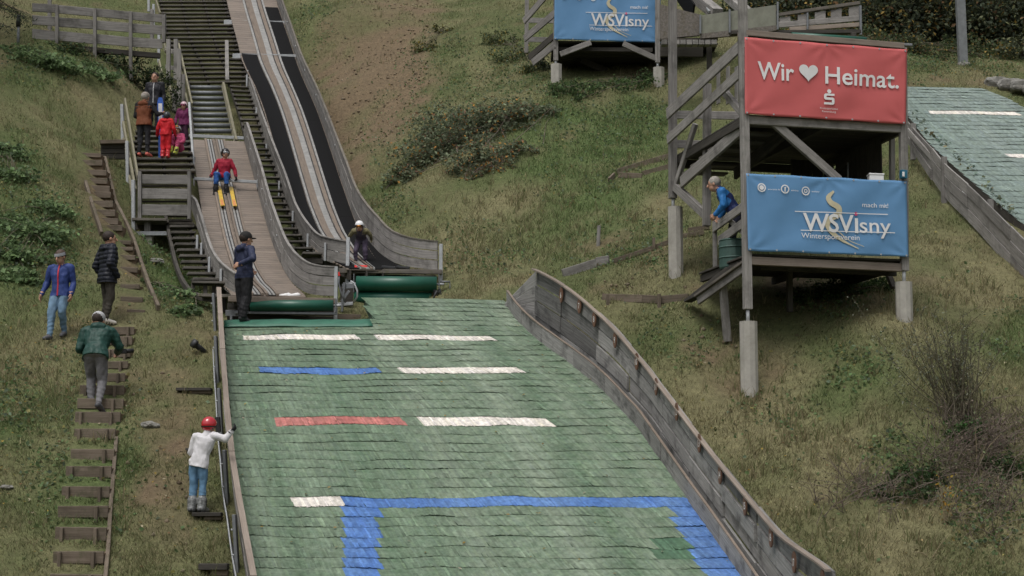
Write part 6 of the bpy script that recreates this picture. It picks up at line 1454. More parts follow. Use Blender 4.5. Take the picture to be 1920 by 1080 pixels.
vs = ski('blue and white ski held upright by the person in rust brown', a, b, 0.15, plain('blue_ski', (0.025, 0.10, 0.42), 0.35), plain('white_ski_print', (0.6, 0.6, 0.62), 0.4), Vector((0, -1, 0)), None, False)
person('dark-haired person in black zipped jacket behind the waiting children', P(288, 252, 45.2), R_(176), 1.70, dict(anL=(-.05, 0, .05)),
       dict(top=fabric('black_softshell', (0.017, 0.017, 0.022), 0.6), legs=black_f, shoe=black_f, bulk=1.18, hair=hair_d, zip=plain('pale_zip', (0.35, 0.35, 0.36), 0.5), hem=0.05, look=0.0))
red_s = fabric('bright_red_ski_suit', (0.48, 0.012, 0.02), 0.65)
person('small child in red ski suit and dark helmet, seen from behind', P(310, 297, 42.15), R_(-5), 1.20, dict(elR=(.17, .0, .62), wrR=(.185, .06, .50), elL=(-.18, .0, .63), wrL=(-.205, .08, .52), head=(.01, .015, .90), neck=(0, -.005, .81)),
       dict(top=red_s, legs=red_s, shoe=plain('red_ski_boots', (0.5, 0.03, 0.035), 0.3), boot=1.3, bulk=1.35, leg=1.4, arm=1.25, helmet=plain('dark_grey_helmet', (0.035, 0.04, 0.045), 0.25, 0, 0.6, 18), glove=black_f, hood=True, noface=True, hair=hair_b, hem=0.04), voxel=0.0075)
person('child in burgundy jacket and pale pink helmet beside the tall post', P(343, 276, 43.9), R_(172), 1.22, dict(elR=(.165, .0, .63), wrR=(.15, .08, .51), head=(0, .02, .90), neck=(0, -.005, .81)),
       dict(top=fabric('burgundy_jacket', (0.115, 0.014, 0.065), 0.7), legs=fabric('dark_plum_trousers', (0.05, 0.02, 0.04)), shoe=black_f, boot=1.25, bulk=1.25, arm=1.2, leg=1.25, helmet=plain('pale_pink_helmet', (0.58, 0.40, 0.44), 0.3), goggles=(plain('magenta_lens', (0.16, 0.01, 0.06), 0.2), plain('pink_frame', (0.4, 0.12, 0.2), 0.4)), glove=black_f, hair=hair_b, hem=0.05), voxel=0.0075)
pk = fabric('pink_jacket', (0.40, 0.06, 0.14), 0.7)
person('small child sitting on a stair tread in pink jacket and goggled helmet', P(334, 291, 42.5), R_(172), 1.16,
       dict(pelvis=(0, -.02, .16), chest=(0, .02, .33), neck=(0, .03, .45), head=(0.01, .05, .55), shR=(.1, .03, .42), shL=(-.1, .03, .42), elR=(.15, .08, .29), wrR=(.10, .18, .24), elL=(-.15, .08, .29), wrL=(-.10, .18, .24), hipR=(.05, 0, .14), hipL=(-.05, 0, .14), knR=(.08, .19, .24), knL=(-.06, .19, .24), anR=(.085, .24, .05), anL=(-.03, .25, .01), toR=(.1, .33, .02), toL=(-.03, .34, -.02)),
       dict(top=pk, legs=pk, shoe=plain('yellow_green_boots', (0.38, 0.42, 0.06), 0.4, 0, 0.5, 22), bulk=1.3, arm=1.25, leg=1.3, boot=1.25, helmet=plain('grey_white_helmet', (0.30, 0.29, 0.28), 0.4, 0, 0.5, 20), goggles=(plain('amber_lens', (0.50, 0.20, 0.04), 0.2), M_['black']), gogup=0.045, glove=pk, hair=hair_b, hem=0.04), voxel=0.0075)
bj = fabric('bright_blue_jacket', (0.028, 0.16, 0.42), 0.55)
fz = zL + 0.125; p13 = P(1374, 500, 32.5); p13.z = fz
person('grey-haired person in blue and navy jacket leaning on the tower rail', p13, R_(82), 1.78,
       dict(pelvis=(0, -.05, .55), chest=(0, .06, .72), neck=(0, .125, .82), head=(0, .19, .885), shR=(.11, .105, .785), shL=(-.11, .105, .785), elR=(.135, .07, .65), wrR=(.12, .13, .55), elL=(-.13, .09, .63), wrL=(-.10, .17, .54), hipR=(.05, -.05, .54), hipL=(-.05, -.05, .54)),
       dict(top=fabric('navy_back_jacket', (0.018, 0.028, 0.10), 0.6), legs=fabric('navy_trousers', (0.018, 0.02, 0.035)), shoe=black_f, sleeve='sleeve', sleeve_mat=bj, bulk=1.2, hair=hair_g, hem=0.03, nod=0.2, curl=0.8))
# ---------------------------------------------------------------- vegetation
def leaf_mat(name, rough=0.6):
    m, nt, N, L, B = newmat(name)
    at = N.new('ShaderNodeAttribute'); at.attribute_name = 'lcol'
    L.new(at.outputs['Color'], B.inputs['Base Color']); B.inputs['Roughness'].default_value = rough; B.inputs['Specular IOR Level'].default_value = 0.25
    tr = N.new('ShaderNodeBsdfTranslucent'); L.new(at.outputs['Color'], tr.inputs['Color']); mx = N.new('ShaderNodeMixShader'); mx.inputs[0].default_value = 0.42
    L.new(B.outputs[0], mx.inputs[1]); L.new(tr.outputs[0], mx.inputs[2]); L.new(mx.outputs[0], N['Material Output'].inputs['Surface'])
    return m
M_['leaf'] = leaf_mat('foliage'); M_['blade'] = leaf_mat('grass_blades', 0.8); M_['litter'] = leaf_mat('fallen_leaf_litter', 0.8)
def fast_mesh(name, V, nper, faces_per, col_, mat, loc=(0, 0, 0), parent=None):
    """V: (n, nper, 3); faces_per: list of index tuples within one element (all same length); col_: (n, 3)"""
    n = len(V); k = len(faces_per[0]); me = bpy.data.meshes.new(name)
    co = (V - np.array(loc)[None, None]).reshape(-1, 3).astype(np.float32)
    me.vertices.add(len(co)); me.vertices.foreach_set('co', co.ravel())
    F = (np.arange(n)[:, None, None] * nper + np.array(faces_per)[None]).reshape(-1, k)
    me.loops.add(F.size); me.loops.foreach_set('vertex_index', F.ravel().astype(np.int32)); me.polygons.add(len(F)); me.polygons.foreach_set('loop_start', (np.arange(len(F)) * k).astype(np.int32))
    me.update(calc_edges=True)
    ca = me.color_attributes.new('lcol', 'FLOAT_COLOR', 'POINT'); c = np.repeat(np.c_[col_, np.ones(n)], nper, 0); ca.data.foreach_set('color', c.astype(np.float32).ravel())
    return mk(name, me, Matrix.Translation(Vector(loc)), parent, mat)
def rand_unit(n): v = rng.normal(0, 1, (n, 3)); return v / np.linalg.norm(v, axis=1, keepdims=True)
def leaves(name, C, size, col_, mat, parent=None, loc=(0, 0, 0), up=0.6, aspect=0.6):
    """folded leaf shapes at the points C"""
    n = len(C); nr = rand_unit(n) + np.array((0, -0.35, up)); nr /= np.linalg.norm(nr, axis=1, keepdims=True)
    d = np.cross(nr, rand_unit(n)); d /= np.linalg.norm(d, axis=1, keepdims=True); s = np.cross(nr, d); L_ = (size * rng.uniform(0.6, 1.3, n))[:, None]
    A = C - d * L_ * 0.5; B_ = C + d * L_ * 0.5; w = L_ * aspect * 0.5; lift = nr * w * 0.35
    V = np.stack([A, C + s * w + lift, B_, C - s * w + lift], 1)
    return fast_mesh(name, V, 4, [(0, 1, 2), (0, 2, 3)], col_, mat, loc, parent)
def pick_cols(n, pal, wts, var=0.25):
    c = np.array(pal)[rng.choice(len(pal), n, p=np.array(wts) / sum(wts))]; return c * np.exp(rng.normal(0, var, (n, 1)))
def sticks(name, segs, mat, parent, n=4):
    """many thin stems joined in one part; segs: list of (points, r0, r1)"""
    V = []; F = []; o0 = segs[0][0][0]
    for pts, r0, r1 in segs:
        b0 = len(V)
        for i, p in enumerate(pts):
            d = (pts[min(i + 1, len(pts) - 1)] - pts[max(i - 1, 0)]).normalized(); a = d.cross(Vector((0.3, 0.9, 0.2))).normalized(); b = d.cross(a); r = lerp(r0, r1, i / (len(pts) - 1))
            for k in range(n): V.append(p - o0 + (a * math.cos(2 * math.pi * k / n) + b * math.sin(2 * math.pi * k / n)) * r)
        for i in range(len(pts) - 1):
            for k in range(n): F.append((b0 + i * n + k, b0 + i * n + (k + 1) % n, b0 + (i + 1) * n + (k + 1) % n, b0 + (i + 1) * n + k))
    return mk(name, pymesh(name, V, F, None, True), Matrix.Translation(o0), parent, mat)
BARK = plain('bark', (0.06, 0.05, 0.04), 0.9, 0, 0.4, 12, 0.1, 0.6); TWIG = plain('purple_brown_twig', (0.15, 0.118, 0.098), 0.9, 0, 0.35, 10); STEM = plain('olive_brown_stem', (0.10, 0.088, 0.058), 0.85, 0, 0.3, 10); DEADSTEM = plain('straw_coloured_stem', (0.22, 0.18, 0.11), 0.9)

# height lookup over the area in view
GX = np.arange(-30, 32.01, 0.25); GYs = np.arange(20, 80.01, 0.25)
_gx, _gy = np.meshgrid(GX, GYs); GZ = TZ(_gx.ravel(), _gy.ravel()).reshape(_gx.shape)
def gz(X, Y):
    fx = np.clip((X - GX[0]) / 0.25, 0, len(GX) - 1.001); fy = np.clip((Y - GYs[0]) / 0.25, 0, len(GYs) - 1.001); i = fx.astype(int); j = fy.astype(int); a = fx - i; b = fy - j
    return (GZ[j, i] * (1 - a) + GZ[j, i + 1] * a) * (1 - b) + (GZ[j + 1, i] * (1 - a) + GZ[j + 1, i + 1] * a) * b
_ly = np.linspace(563, 1290, 80); _Lx = np.array([(Ledge(y).y, Ledge(y).x, Redge(y).x) for y in _ly])[::-1]
_sp = np.array([(p.y, p.x) for p in SMP])[::-1]; _lp = np.array([(p.y, p.x) for p in LGP])[::-1]
def clear_of_structures(X, Y):
    ok = ~((Y > 21) & (Y < 34.9) & (X > np.interp(Y, _Lx[:, 0], _Lx[:, 1]) - 0.12) & (X < np.interp(Y, _Lx[:, 0], _Lx[:, 2]) + 0.32))
    ok &= ~((Y > 34.2) & (Y < 48) & (X > np.interp(Y, _sp[:, 0], _sp[:, 1]) - 1.7) & (X < np.interp(Y, _sp[:, 0], _sp[:, 1]) + 0.12))
    ok &= ~((Y > 37.3) & (Y < 66) & (X > np.interp(Y, _lp[:, 0], _lp[:, 1]) - 2.0) & (X < np.interp(Y, _lp[:, 0], _lp[:, 1]) + 0.15))
    ok &= ~((Y > 53.5) & (Y < 66) & (X > np.interp(Y, _lp[:, 0], _lp[:, 1]) - 4.6) & (X < np.interp(Y, _lp[:, 0], _lp[:, 1])))
    ok &= ~((Y > 36.5) & (Y < 46) & (X > 9.5 + (46 - Y) * 0.27) & (Y < 43))  # far matting
    return ok
def step_clear(px, py):
    ok = np.ones(len(px), bool)
    for a, b, y, h in lowsteps + upsteps: ok &= ~((px > a - 2) & (px < b + 2) & (py > y - 4) & (py < y + h + 4))
    return ok
def scatter(n, pw=1.6):
    Y = 23.0 + (72 - 23.0) * rng.random(n * 2) ** pw; X = (rng.random(n * 2) * 2 - 1) * Y * 0.40
    Z = gz(X, Y); px, py = proj(X, Y, Z); k = (py > -60) & (py < 1150) & clear_of_structures(X, Y) & step_clear(px, py)
    return X[k][:n], Y[k][:n]
def grass():
    X, Y = scatter(540000); Z = gz(X, Y); px, py, soil, dry, lush = groundmix(X, Y, Z)
    cl = vnoise(X, Y, 2.2, 9); keep = rng.random(len(X)) < np.clip(1.1 - 1.15 * soil, 0.03, 1) * np.clip(cl * 2.0 - 0.2, 0.15, 1)
    X, Y, Z, soil, dry, lush, cl = [a[keep] for a in (X, Y, Z, soil, dry, lush, cl)]; n = len(X)
    h = (0.04 + 0.09 * rng.random(n)) * (0.6 + 0.8 * lush + 0.35 * dry) * (0.6 + 0.9 * cl); w = 0.005 + 0.007 * rng.random(n)
    ang = rng.uniform(0, 2 * math.pi, n); lean = rng.normal(0, 0.55, (n, 2)) + np.array((0.05, -0.45))
    C = np.stack([X, Y, Z - 0.015], -1); sd_ = np.stack([np.cos(ang), np.sin(ang) * 0.5, np.zeros(n)], -1) * w[:, None]
    tip = C + np.stack([lean[:, 0] * h, lean[:, 1] * h, h], -1)
    V = np.stack([C - sd_, C + sd_, tip], 1)
    c = groundcol(soil * 0.3, dry, lush) * 1.55; c = c * np.exp(rng.normal(0, 0.25, (n, 1))); st = rng.random(n) < 0.10 + 0.28 * dry; c[st] = np.array((0.29, 0.25, 0.155)) * np.exp(rng.normal(0, 0.25, (st.sum(), 1)))
    kind(fast_mesh('grass', V, 3, [(0, 1, 2)], c, M_['blade']), 'stuff')['label'] = 'short patchy autumn grass on the hillside'
grass()
def tall_grass():
    X, Y = scatter(9000); Z = gz(X, Y); px, py = proj(X, Y, Z)
    d = 0.05 + blobs(px, py, [(960, 400, 90, 70, .8), (880, 470, 110, 60, .5), (1400, 700, 90, 60, .5), (1480, 830, 110, 80, .4), (1760, 560, 130, 60, .5), (80, 690, 100, 80, .25), (700, 400, 80, 60, .4), (1180, 440, 110, 60, .3), (1650, 1000, 160, 60, .4), (150, 230, 130, 110, .35), (620, 330, 40, 120, .4)])
    keep = rng.random(len(X)) < d; X, Y = X[keep], Y[keep]
    fx, fy = [], []
    for (a, b) in ((1402, 742), (1266, 512), (1694, 584), (1043, 168), (1235, 166), (1364, 640)):      # tufts round the footings
        g = G(a, b); fx += list(g.x + rng.normal(0, .16, 7)); fy += list(g.y + rng.normal(-.1, .1, 7))
    X = np.r_[X, fx]; Y = np.r_[Y, fy]; k = 11; X = np.repeat(X, k) + rng.normal(0, .035, len(X) * k); Y = np.repeat(Y, k) + rng.normal(0, .035, len(Y) * k); Z = gz(X, Y); n = len(X)
    h = rng.uniform(.10, .34, n); ang = rng.uniform(0, 2 * math.pi, n); w = rng.uniform(.004, .008, n); ln = rng.normal(0, .38, (n, 2)) + np.array((.05, -.2))
    C = np.stack([X, Y, Z - .02], -1); s = np.stack([np.cos(ang), np.sin(ang) * .5, np.zeros(n)], -1) * w[:, None]; M1 = C + np.stack([ln[:, 0] * h * .35, ln[:, 1] * h * .35, h * .62], -1); tip = C + np.stack([ln[:, 0] * h, ln[:, 1] * h, h * .92], -1)
    V = np.stack([C - s, C + s, M1 + s * .7, tip, M1 - s * .7], 1); c = pick_cols(n, [(0.34, 0.29, 0.18), (0.17, 0.18, 0.08), (0.12, 0.155, 0.06), (0.24, 0.20, 0.12)], [2, 2, 2, 2], .2)
    kind(fast_mesh('tall_grass', V, 5, [(0, 1, 2), (0, 2, 4), (4, 2, 3)], c, M_['blade']), 'stuff')['label'] = 'taller dry grass tufts on the hillside'
tall_grass()
WEEDP = [(60, 450, 110, 100, 1), (30, 330, 60, 80, 1), (110, 125, 120, 45, 1), (230, 130, 60, 40, 0.8), (300, 470, 50, 70, 0.9), (340, 545, 55, 45, 1), (20, 760, 50, 80, 0.6), (640, 385, 60, 60, 0.8), (720, 400, 70, 60, 0.7), (1180, 235, 90, 60, 1), (1050, 195, 60, 40, 1), (1080, 300, 120, 80, 0.6),
         (1600, 690, 80, 45, 0.9), (1560, 560, 100, 40, 0.7), (740, 250, 60, 80, 0.5), (830, 160, 90, 110, 0.6), (960, 120, 70, 90, 0.6), (1720, 120, 60, 40, 0.9), (1850, 90, 90, 50, 0.9), (1900, 620, 50, 60, 0.5), (1250, 620, 60, 40, 0.5), (590, 40, 40, 60, 0.8), (150, 820, 120, 200, 0.25), (1700, 880, 110, 80, 0.6), (1860, 950, 90, 90, 0.6), (1180, 460, 120, 50, 0.5), (1290, 640, 60, 60, 0.5), (1450, 780, 90, 60, 0.25), (880, 470, 120, 60, 0.35)]
def weeds():
    X, Y = scatter(260000); Z = gz(X, Y); px, py = proj(X, Y, Z); d = blobs(px, py, WEEDP); cl = vnoise(X, Y, 1.5, 12)
    keep = rng.random(len(X)) < np.clip(d * (cl * 2.4 - 0.55), 0, 1) + 0.012; X, Y, Z, d, cl = [a[keep] for a in (X, Y, Z, d, cl)]; n = len(X)
    C = np.stack([X, Y - 0.02, Z + rng.random(n) ** 1.5 * (0.05 + 0.26 * d * cl)], -1)
    c = pick_cols(n, [(0.085, 0.14, 0.055), (0.115, 0.17, 0.07), (0.105, 0.14, 0.09), (0.21, 0.19, 0.07), (0.14, 0.12, 0.065)], [4, 4, 2, 0.7, 0.5], 0.3)
    kind(leaves('weeds', C, 0.075, c, M_['leaf'], up=0.9, aspect=0.75), 'stuff')['label'] = 'low broad-leaved weeds scattered over the banks'
weeds()
def litter():
    X, Y = scatter(33000); Z = gz(X, Y); px, py = proj(X, Y, Z)
    d = 0.10 + blobs(px, py, [(1790, 150, 150, 40, 1), (90, 690, 110, 110, 0.7), (60, 830, 90, 150, 0.3), (280, 850, 90, 200, 0.25), (700, 120, 110, 150, 0.5), (1150, 380, 120, 60, 0.3), (1500, 900, 150, 90, 0.2)])
    keep = rng.random(len(X)) < d * 0.75; X, Y, Z = X[keep], Y[keep], Z[keep]; n = len(X)
    c = pick_cols(n, [(0.26, 0.20, 0.10), (0.30, 0.21, 0.05), (0.17, 0.09, 0.045), (0.33, 0.29, 0.20)], [3, 1.5, 2, 1], 0.25)
    C = np.stack([X, Y - 0.02, Z + 0.03 + 0.05 * rng.random(n)], -1)
    kind(leaves('fallen_leaves', C, 0.055, c, M_['litter'], up=2.2, aspect=0.7), 'stuff')['label'] = 'fallen yellow and brown leaves on the grass'
    # a few on the matting
    a = rng.random(130); s = rng.uniform(1.8, LSD[-1] - 0.5, 130); C = np.array([tuple(LSF(x, y) + Zv * 0.05) for x, y in zip(a, s)])
    kind(leaves('leaves_on_matting', C, 0.06, pick_cols(130, [(0.30, 0.22, 0.10), (0.33, 0.22, 0.05), (0.4, 0.36, 0.28)], [2, 1, 1]), M_['litter'], up=2.0), 'stuff')['label'] = 'scattered fallen leaves on the green matting'
litter()
def clods():
    X, Y = scatter(76000); Z = gz(X, Y); px, py = proj(X, Y, Z)
    d = blobs(px, py, [(700, 110, 100, 150, 1), (640, 250, 45, 110, 0.9), (610, 190, 25, 120, 1), (760, 40, 60, 80, 0.6), (310, 850, 70, 240, 0.08), (1210, 545, 100, 30, 0.3), (1330, 640, 60, 50, 0.3)])
    keep = rng.random(len(X)) < d * 0.42; X, Y, Z = X[keep], Y[keep], Z[keep]; n = len(X); s = 0.015 + 0.045 * rng.random(n) ** 3
    off = np.array([(1, 0, 0), (-1, 0, 0), (0, 1, 0), (0, -1, 0), (0, 0, 1), (0, 0, -1)], float); V = np.stack([X, Y, Z + 0.01], -1)[:, None] + off[None] * (s[:, None] * rng.uniform(0.6, 1.3, (n, 6)))[:, :, None]
    kind(fast_mesh('soil_clods', V, 6, [(0, 2, 4), (2, 1, 4), (1, 3, 4), (3, 0, 4), (2, 0, 5), (1, 2, 5), (3, 1, 5), (0, 3, 5)], pick_cols(n, [(0.24, 0.19, 0.13), (0.30, 0.25, 0.18), (0.20, 0.155, 0.105)], [3, 1.5, 2], 0.2), M_['litter']), 'stuff')['label'] = 'crumbled soil and stones on the bare bank'
clods()
def cloud(center, rad, n, clump=22, shell=0.55, flat=0.0):
    """leaf positions gathered in clumps inside an ellipsoid"""
    k = max(3, n // clump); u = rand_unit(k); r = shell + (1 - shell) * rng.random(k) ** 0.6; r[rng.random(k) < 0.25] *= 0.6
    cc = u * r[:, None]; idx = rng.integers(0, k, n); p = cc[idx] + rng.normal(0, 0.12, (n, 3))
    p = p * np.array(rad) + np.array(center); return p
def bush(name, label, cat, parts, n, size, pal, wts, stems=14, stem_mat=None, group=None, up=0.5, aspect=0.6, clump=22):
    """parts: list of (px, py, Y or None, rx_m, rz_m)"""
    base = G(parts[0][0], parts[0][1] + parts[0][4] * FPX / G(parts[0][0], parts[0][1]).y * 0.8); t = thing(name, label, cat, base, group); P_ = []
    for (px, py, Y, rx, rz) in parts:
        g = G(px, py) if Y is None else P(px, py, Y); P_.append((g, rx, rz))
    tot = sum(rx * rz for _, rx, rz in P_); C = np.concatenate([cloud(tuple(g), (rx, max(rx * 0.6, 0.3), rz), int(n * rx * rz / tot), clump) for g, rx, rz in P_])
    gzv = gz(C[:, 0], C[:, 1]); C[:, 2] = np.maximum(C[:, 2], gzv + 0.03)
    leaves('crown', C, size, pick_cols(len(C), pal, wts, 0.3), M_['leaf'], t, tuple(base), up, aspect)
    segs = []
    for i in range(stems):
        e = Vector(C[rng.integers(0, len(C))]); g = P_[rng.integers(0, len(P_))][0]; b = ground_at(g.x + rng.normal(0, 0.25), g.y + rng.normal(0, 0.15) + 0.1); m = b.lerp(e, 0.55) + Vector((rng.normal(0, .08), rng.normal(0, .08), 0.12)); segs.append(([b - Zv * 0.05, b.lerp(m, .5) + Zv * .03, m, e], 0.014, 0.005))
    if segs: sticks('stems', segs, stem_mat or STEM, t)
    return t
bramble = [(0.125, 0.155, 0.088), (0.175, 0.205, 0.13), (0.085, 0.105, 0.06), (0.42, 0.21, 0.05), (0.21, 0.12, 0.075)]
bush('bramble_bush', 'large dark bramble bush with orange leaves on the middle bank', 'bush', [(870, 265, None, 1.3, 1.05), (800, 300, None, 0.95, 0.8), (945, 235, None, 1.15, 0.75), (900, 310, None, 0.9, 0.7), (830, 245, None, 0.9, 0.75), (760, 335, None, 0.6, 0.35), (1000, 215, None, 0.8, 0.4), (965, 285, None, 0.7, 0.35)], 15500, 0.10, bramble, [5, 5, 2.5, 0.7, 0.8], 40, TWIG, up=1.0)
bush('orange_bramble', 'small patch of orange-leaved bramble below the large bramble', 'bush', [(930, 315, None, 0.6, 0.35), (895, 330, None, 0.4, 0.25)], 900, 0.075, bramble, [2, 2, 3, 1.6, 1.5], 10, TWIG)
bush('yellow_shrub', 'sparse yellow-leaved shrub at edge of the bare soil', 'bush', [(795, 95, None, 0.5, 0.55), (830, 60, None, 0.4, 0.3)], 700, 0.075, [(0.26, 0.19, 0.03), (0.06, 0.08, 0.03), (0.10, 0.10, 0.03)], [1, 3, 2], 12)
bush('bank_shrub', 'yellowing shrub left of the far tower', 'bush', [(970, 110, None, 0.9, 0.55), (1005, 135, None, 0.6, 0.45), (935, 80, None, 0.7, 0.45)], 2600, 0.08, [(0.075, 0.105, 0.048), (0.11, 0.125, 0.055), (0.28, 0.21, 0.05)], [4, 3, 0.8], 14)
bush('footing_weeds', 'tall green weeds growing round the far tower footings', 'plant', [(1090, 170, None, 1.0, 0.38), (1180, 165, None, 1.0, 0.35), (1060, 180, None, 0.6, 0.35), (1225, 150, None, 0.6, 0.4)], 3200, 0.085, [(0.07, 0.12, 0.045), (0.095, 0.15, 0.055), (0.055, 0.075, 0.04)], [3, 3, 2], 12)
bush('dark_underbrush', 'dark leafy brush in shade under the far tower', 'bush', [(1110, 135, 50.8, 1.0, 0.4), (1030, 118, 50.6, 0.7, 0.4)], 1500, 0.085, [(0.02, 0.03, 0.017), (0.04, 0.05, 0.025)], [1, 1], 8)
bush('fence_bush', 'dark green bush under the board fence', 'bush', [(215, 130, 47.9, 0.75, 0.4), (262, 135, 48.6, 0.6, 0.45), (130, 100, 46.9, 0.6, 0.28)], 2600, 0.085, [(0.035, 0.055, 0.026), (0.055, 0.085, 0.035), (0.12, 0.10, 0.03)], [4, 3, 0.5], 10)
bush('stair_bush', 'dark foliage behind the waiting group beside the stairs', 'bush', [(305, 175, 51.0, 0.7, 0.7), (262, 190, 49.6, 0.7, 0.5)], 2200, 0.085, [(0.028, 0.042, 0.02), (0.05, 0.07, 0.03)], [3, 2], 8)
bush('green_tuft', 'bright green leafy tuft at foot of the willow bush', 'plant', [(1805, 815, None, 0.38, 0.3)], 900, 0.07, [(0.04, 0.10, 0.028), (0.06, 0.13, 0.035)], [1, 1], 6)
bush('round_green_bush', 'low dark green bush near right edge of picture', 'bush', [(1885, 885, None, 0.5, 0.35), (1730, 900, None, 0.5, 0.3), (1690, 930, None, 0.5, 0.25)], 2200, 0.07, [(0.035, 0.075, 0.025), (0.05, 0.085, 0.03), (0.07, 0.07, 0.03)], [2, 2, 1], 8)
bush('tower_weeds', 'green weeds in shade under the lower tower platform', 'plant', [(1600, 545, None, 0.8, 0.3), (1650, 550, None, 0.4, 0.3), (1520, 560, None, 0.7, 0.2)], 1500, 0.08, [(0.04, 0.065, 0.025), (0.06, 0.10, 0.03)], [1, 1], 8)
nettle = [(0.12, 0.185, 0.08), (0.165, 0.235, 0.105), (0.085, 0.13, 0.06)]
bush('nettle_patch', 'broad-leaved green plants on left bank above the walker in blue', 'plant', [(55, 440, None, 0.9, 0.32), (20, 480, None, 0.7, 0.3), (95, 400, None, 0.6, 0.25), (30, 520, None, 0.6, 0.25)], 2600, 0.12, nettle, [3, 3, 2], 14, None, None, 1.0, 0.75, 12)
bush('nettle_patch', 'broad-leaved green plants high on left bank at picture edge', 'plant', [(25, 335, None, 0.7, 0.3), (10, 290, None, 0.6, 0.25)], 1100, 0.12, nettle, [3, 3, 2], 8, None, None, 1.0, 0.75, 12)
bush('nettle_patch', 'broad-leaved green plants along the bank below the board fence', 'plant', [(60, 112, None, 0.9, 0.22), (120, 130, None, 0.9, 0.22), (190, 145, None, 0.7, 0.2)], 1500, 0.12, nettle, [3, 3, 2], 8, None, None, 1.0, 0.75, 12)
bush('nettle_patch', 'broad-leaved green plants in the hollow below lower stairs', 'plant', [(330, 560, None, 0.6, 0.2), (300, 545, None, 0.4, 0.2), (355, 590, None, 0.4, 0.18)], 900, 0.11, nettle, [3, 3, 2], 8, None, None, 1.0, 0.75, 12)
def twig_heap():
    g0 = G(1860, 900); t = thing('brushwood', 'tangle of purple-brown bare twigs at lower right', 'bush', g0); segs = []
    for (px, py, rx, ry, n) in ((1850, 850, 90, 60, 260), (1880, 810, 60, 40, 140), (1780, 900, 70, 60, 120), (1640, 930, 80, 40, 110), (1860, 960, 70, 60, 110)):
        for i in range(n):
            b = G(px + rng.normal(0, rx * 0.55), py + rng.normal(0, ry * 0.55)) if i % 4 == 0 else b + Vector((rng.normal(0, .09), rng.normal(0, .09), 0)); b.z = float(gz(np.array([b.x]), np.array([b.y]))[0])
            d = Vector((rng.normal(0, .35), rng.normal(-.1, .25), abs(rng.normal(.35, .2)))); m = b + d * 0.5 + Vector((rng.normal(0, .05), 0, .04)); segs.append(([b, m, b + d + Vector((rng.normal(0, .08), 0, -.05))], 0.008, 0.003))
    sticks('twigs', segs, TWIG, t, 3)
    C = np.array([tuple(s[0][-1].lerp(s[0][0], rng.random() * .6)) for s in segs]); C = np.repeat(C, 3, 0) + rng.normal(0, .05, (len(C) * 3, 3)); leaves('crown', C, 0.05, pick_cols(len(C), [(0.14, 0.115, 0.085), (0.115, 0.135, 0.07), (0.18, 0.14, 0.11)], [3, 3.5, 2], .3), M_['leaf'], t, tuple(g0))
twig_heap()
def willow():
    b0 = G(1800, 790); t = thing('willow_bush', 'tall sparse willow bush of thin upright stems at right', 'bush', b0); segs = []; C = []
    for i in range(44):
        b = b0 + Vector((rng.normal(0, .16), rng.normal(0, .1), -0.05)); ex = rng.normal(-.15, .5); hh = rng.uniform(1.1, 2.05); pts = []
        for q in np.linspace(0, 1, 7): pts.append(b + Vector((ex * q ** 1.2 + rng.normal(0, .015), rng.normal(0, .015) - .25 * q * (i % 3 - 1), hh * q)))
        segs.append((pts, 0.012, 0.003))
        for k in range(7):
            q = rng.uniform(.3, .98); j = min(int(q * 6), 5); p = pts[j].lerp(pts[j + 1], q * 6 - j); e = p + Vector((rng.normal(0, .16), rng.normal(0, .12), rng.uniform(.06, .26))); segs.append(([p, p.lerp(e, .5) + Zv * .02, e], 0.005, 0.002))
            for _ in range(rng.integers(2, 9)): C.append(tuple(p.lerp(e, rng.random()) + Vector(rng.normal(0, .025, 3))))
    # long outlying shoots to the left
    for (px, py, px2, py2) in ((1740, 760, 1600, 560), (1740, 770, 1640, 620), (1760, 780, 1655, 700), (1770, 790, 1690, 600)):
        e = P(px2, py2, b0.y - .2); m = b0.lerp(e, .5) + Vector((-.15, 0, -.12)); q = respath([b0, m, e], 9); segs.append((q, 0.010, 0.003))
        for _ in range(110): j = rng.integers(3, 8); C.append(tuple(q[j].lerp(q[j + 1], rng.random()) + Vector(rng.normal(0, .07, 3))))
    sticks('stems', segs, STEM, t, 4); C = np.array(C)
    leaves('crown', C, 0.05, pick_cols(len(C), [(0.20, 0.215, 0.17), (0.14, 0.16, 0.10), (0.27, 0.27, 0.22), (0.11, 0.11, 0.05)], [3, 3, 1, 2], .25), M_['leaf'], t, tuple(b0), 0.3, 0.45)
willow()
def sapling(label, px, py, tips, pal, n):
    b = G(px, py); t = thing('sapling', label, 'sapling', b); segs = []; C = []
    for (x, y) in tips:
        e = P(x, y, b.y - .05); q = respath([b - Zv * .05, b.lerp(e, .5) + Vector((rng.normal(0, .03), 0, .02)), e], 7); segs.append((q, 0.011, 0.004))
        for _ in range(n): j = rng.integers(2, 6); C.append(tuple(q[j].lerp(q[j + 1], rng.random()) + Vector(rng.normal(0, .07, 3))))
    sticks('stems', segs, DEADSTEM, t, 5); C = np.array(C); leaves('crown', C, 0.065, pick_cols(len(C), pal, [1] * len(pal), .2), M_['leaf'], t, tuple(b))
sapling('small sapling with bright yellow leaves in the lower right brush', 1772, 985, [(1758, 885), (1785, 900), (1772, 930), (1800, 905)], [(0.36, 0.20, 0.03), (0.34, 0.25, 0.05), (0.28, 0.24, 0.12)], 16)
sapling('pale bare stems with a few leaves right of the yellow sapling', 1830, 880, [(1812, 840), (1828, 800), (1850, 830), (1878, 812)], [(0.10, 0.09, 0.05), (0.07, 0.085, 0.04)], 12)
sapling('two dry stalks leaning at bottom right', 1745, 1045, [(1780, 1000), (1712, 1035)], [(0.12, 0.11, 0.05)], 4)
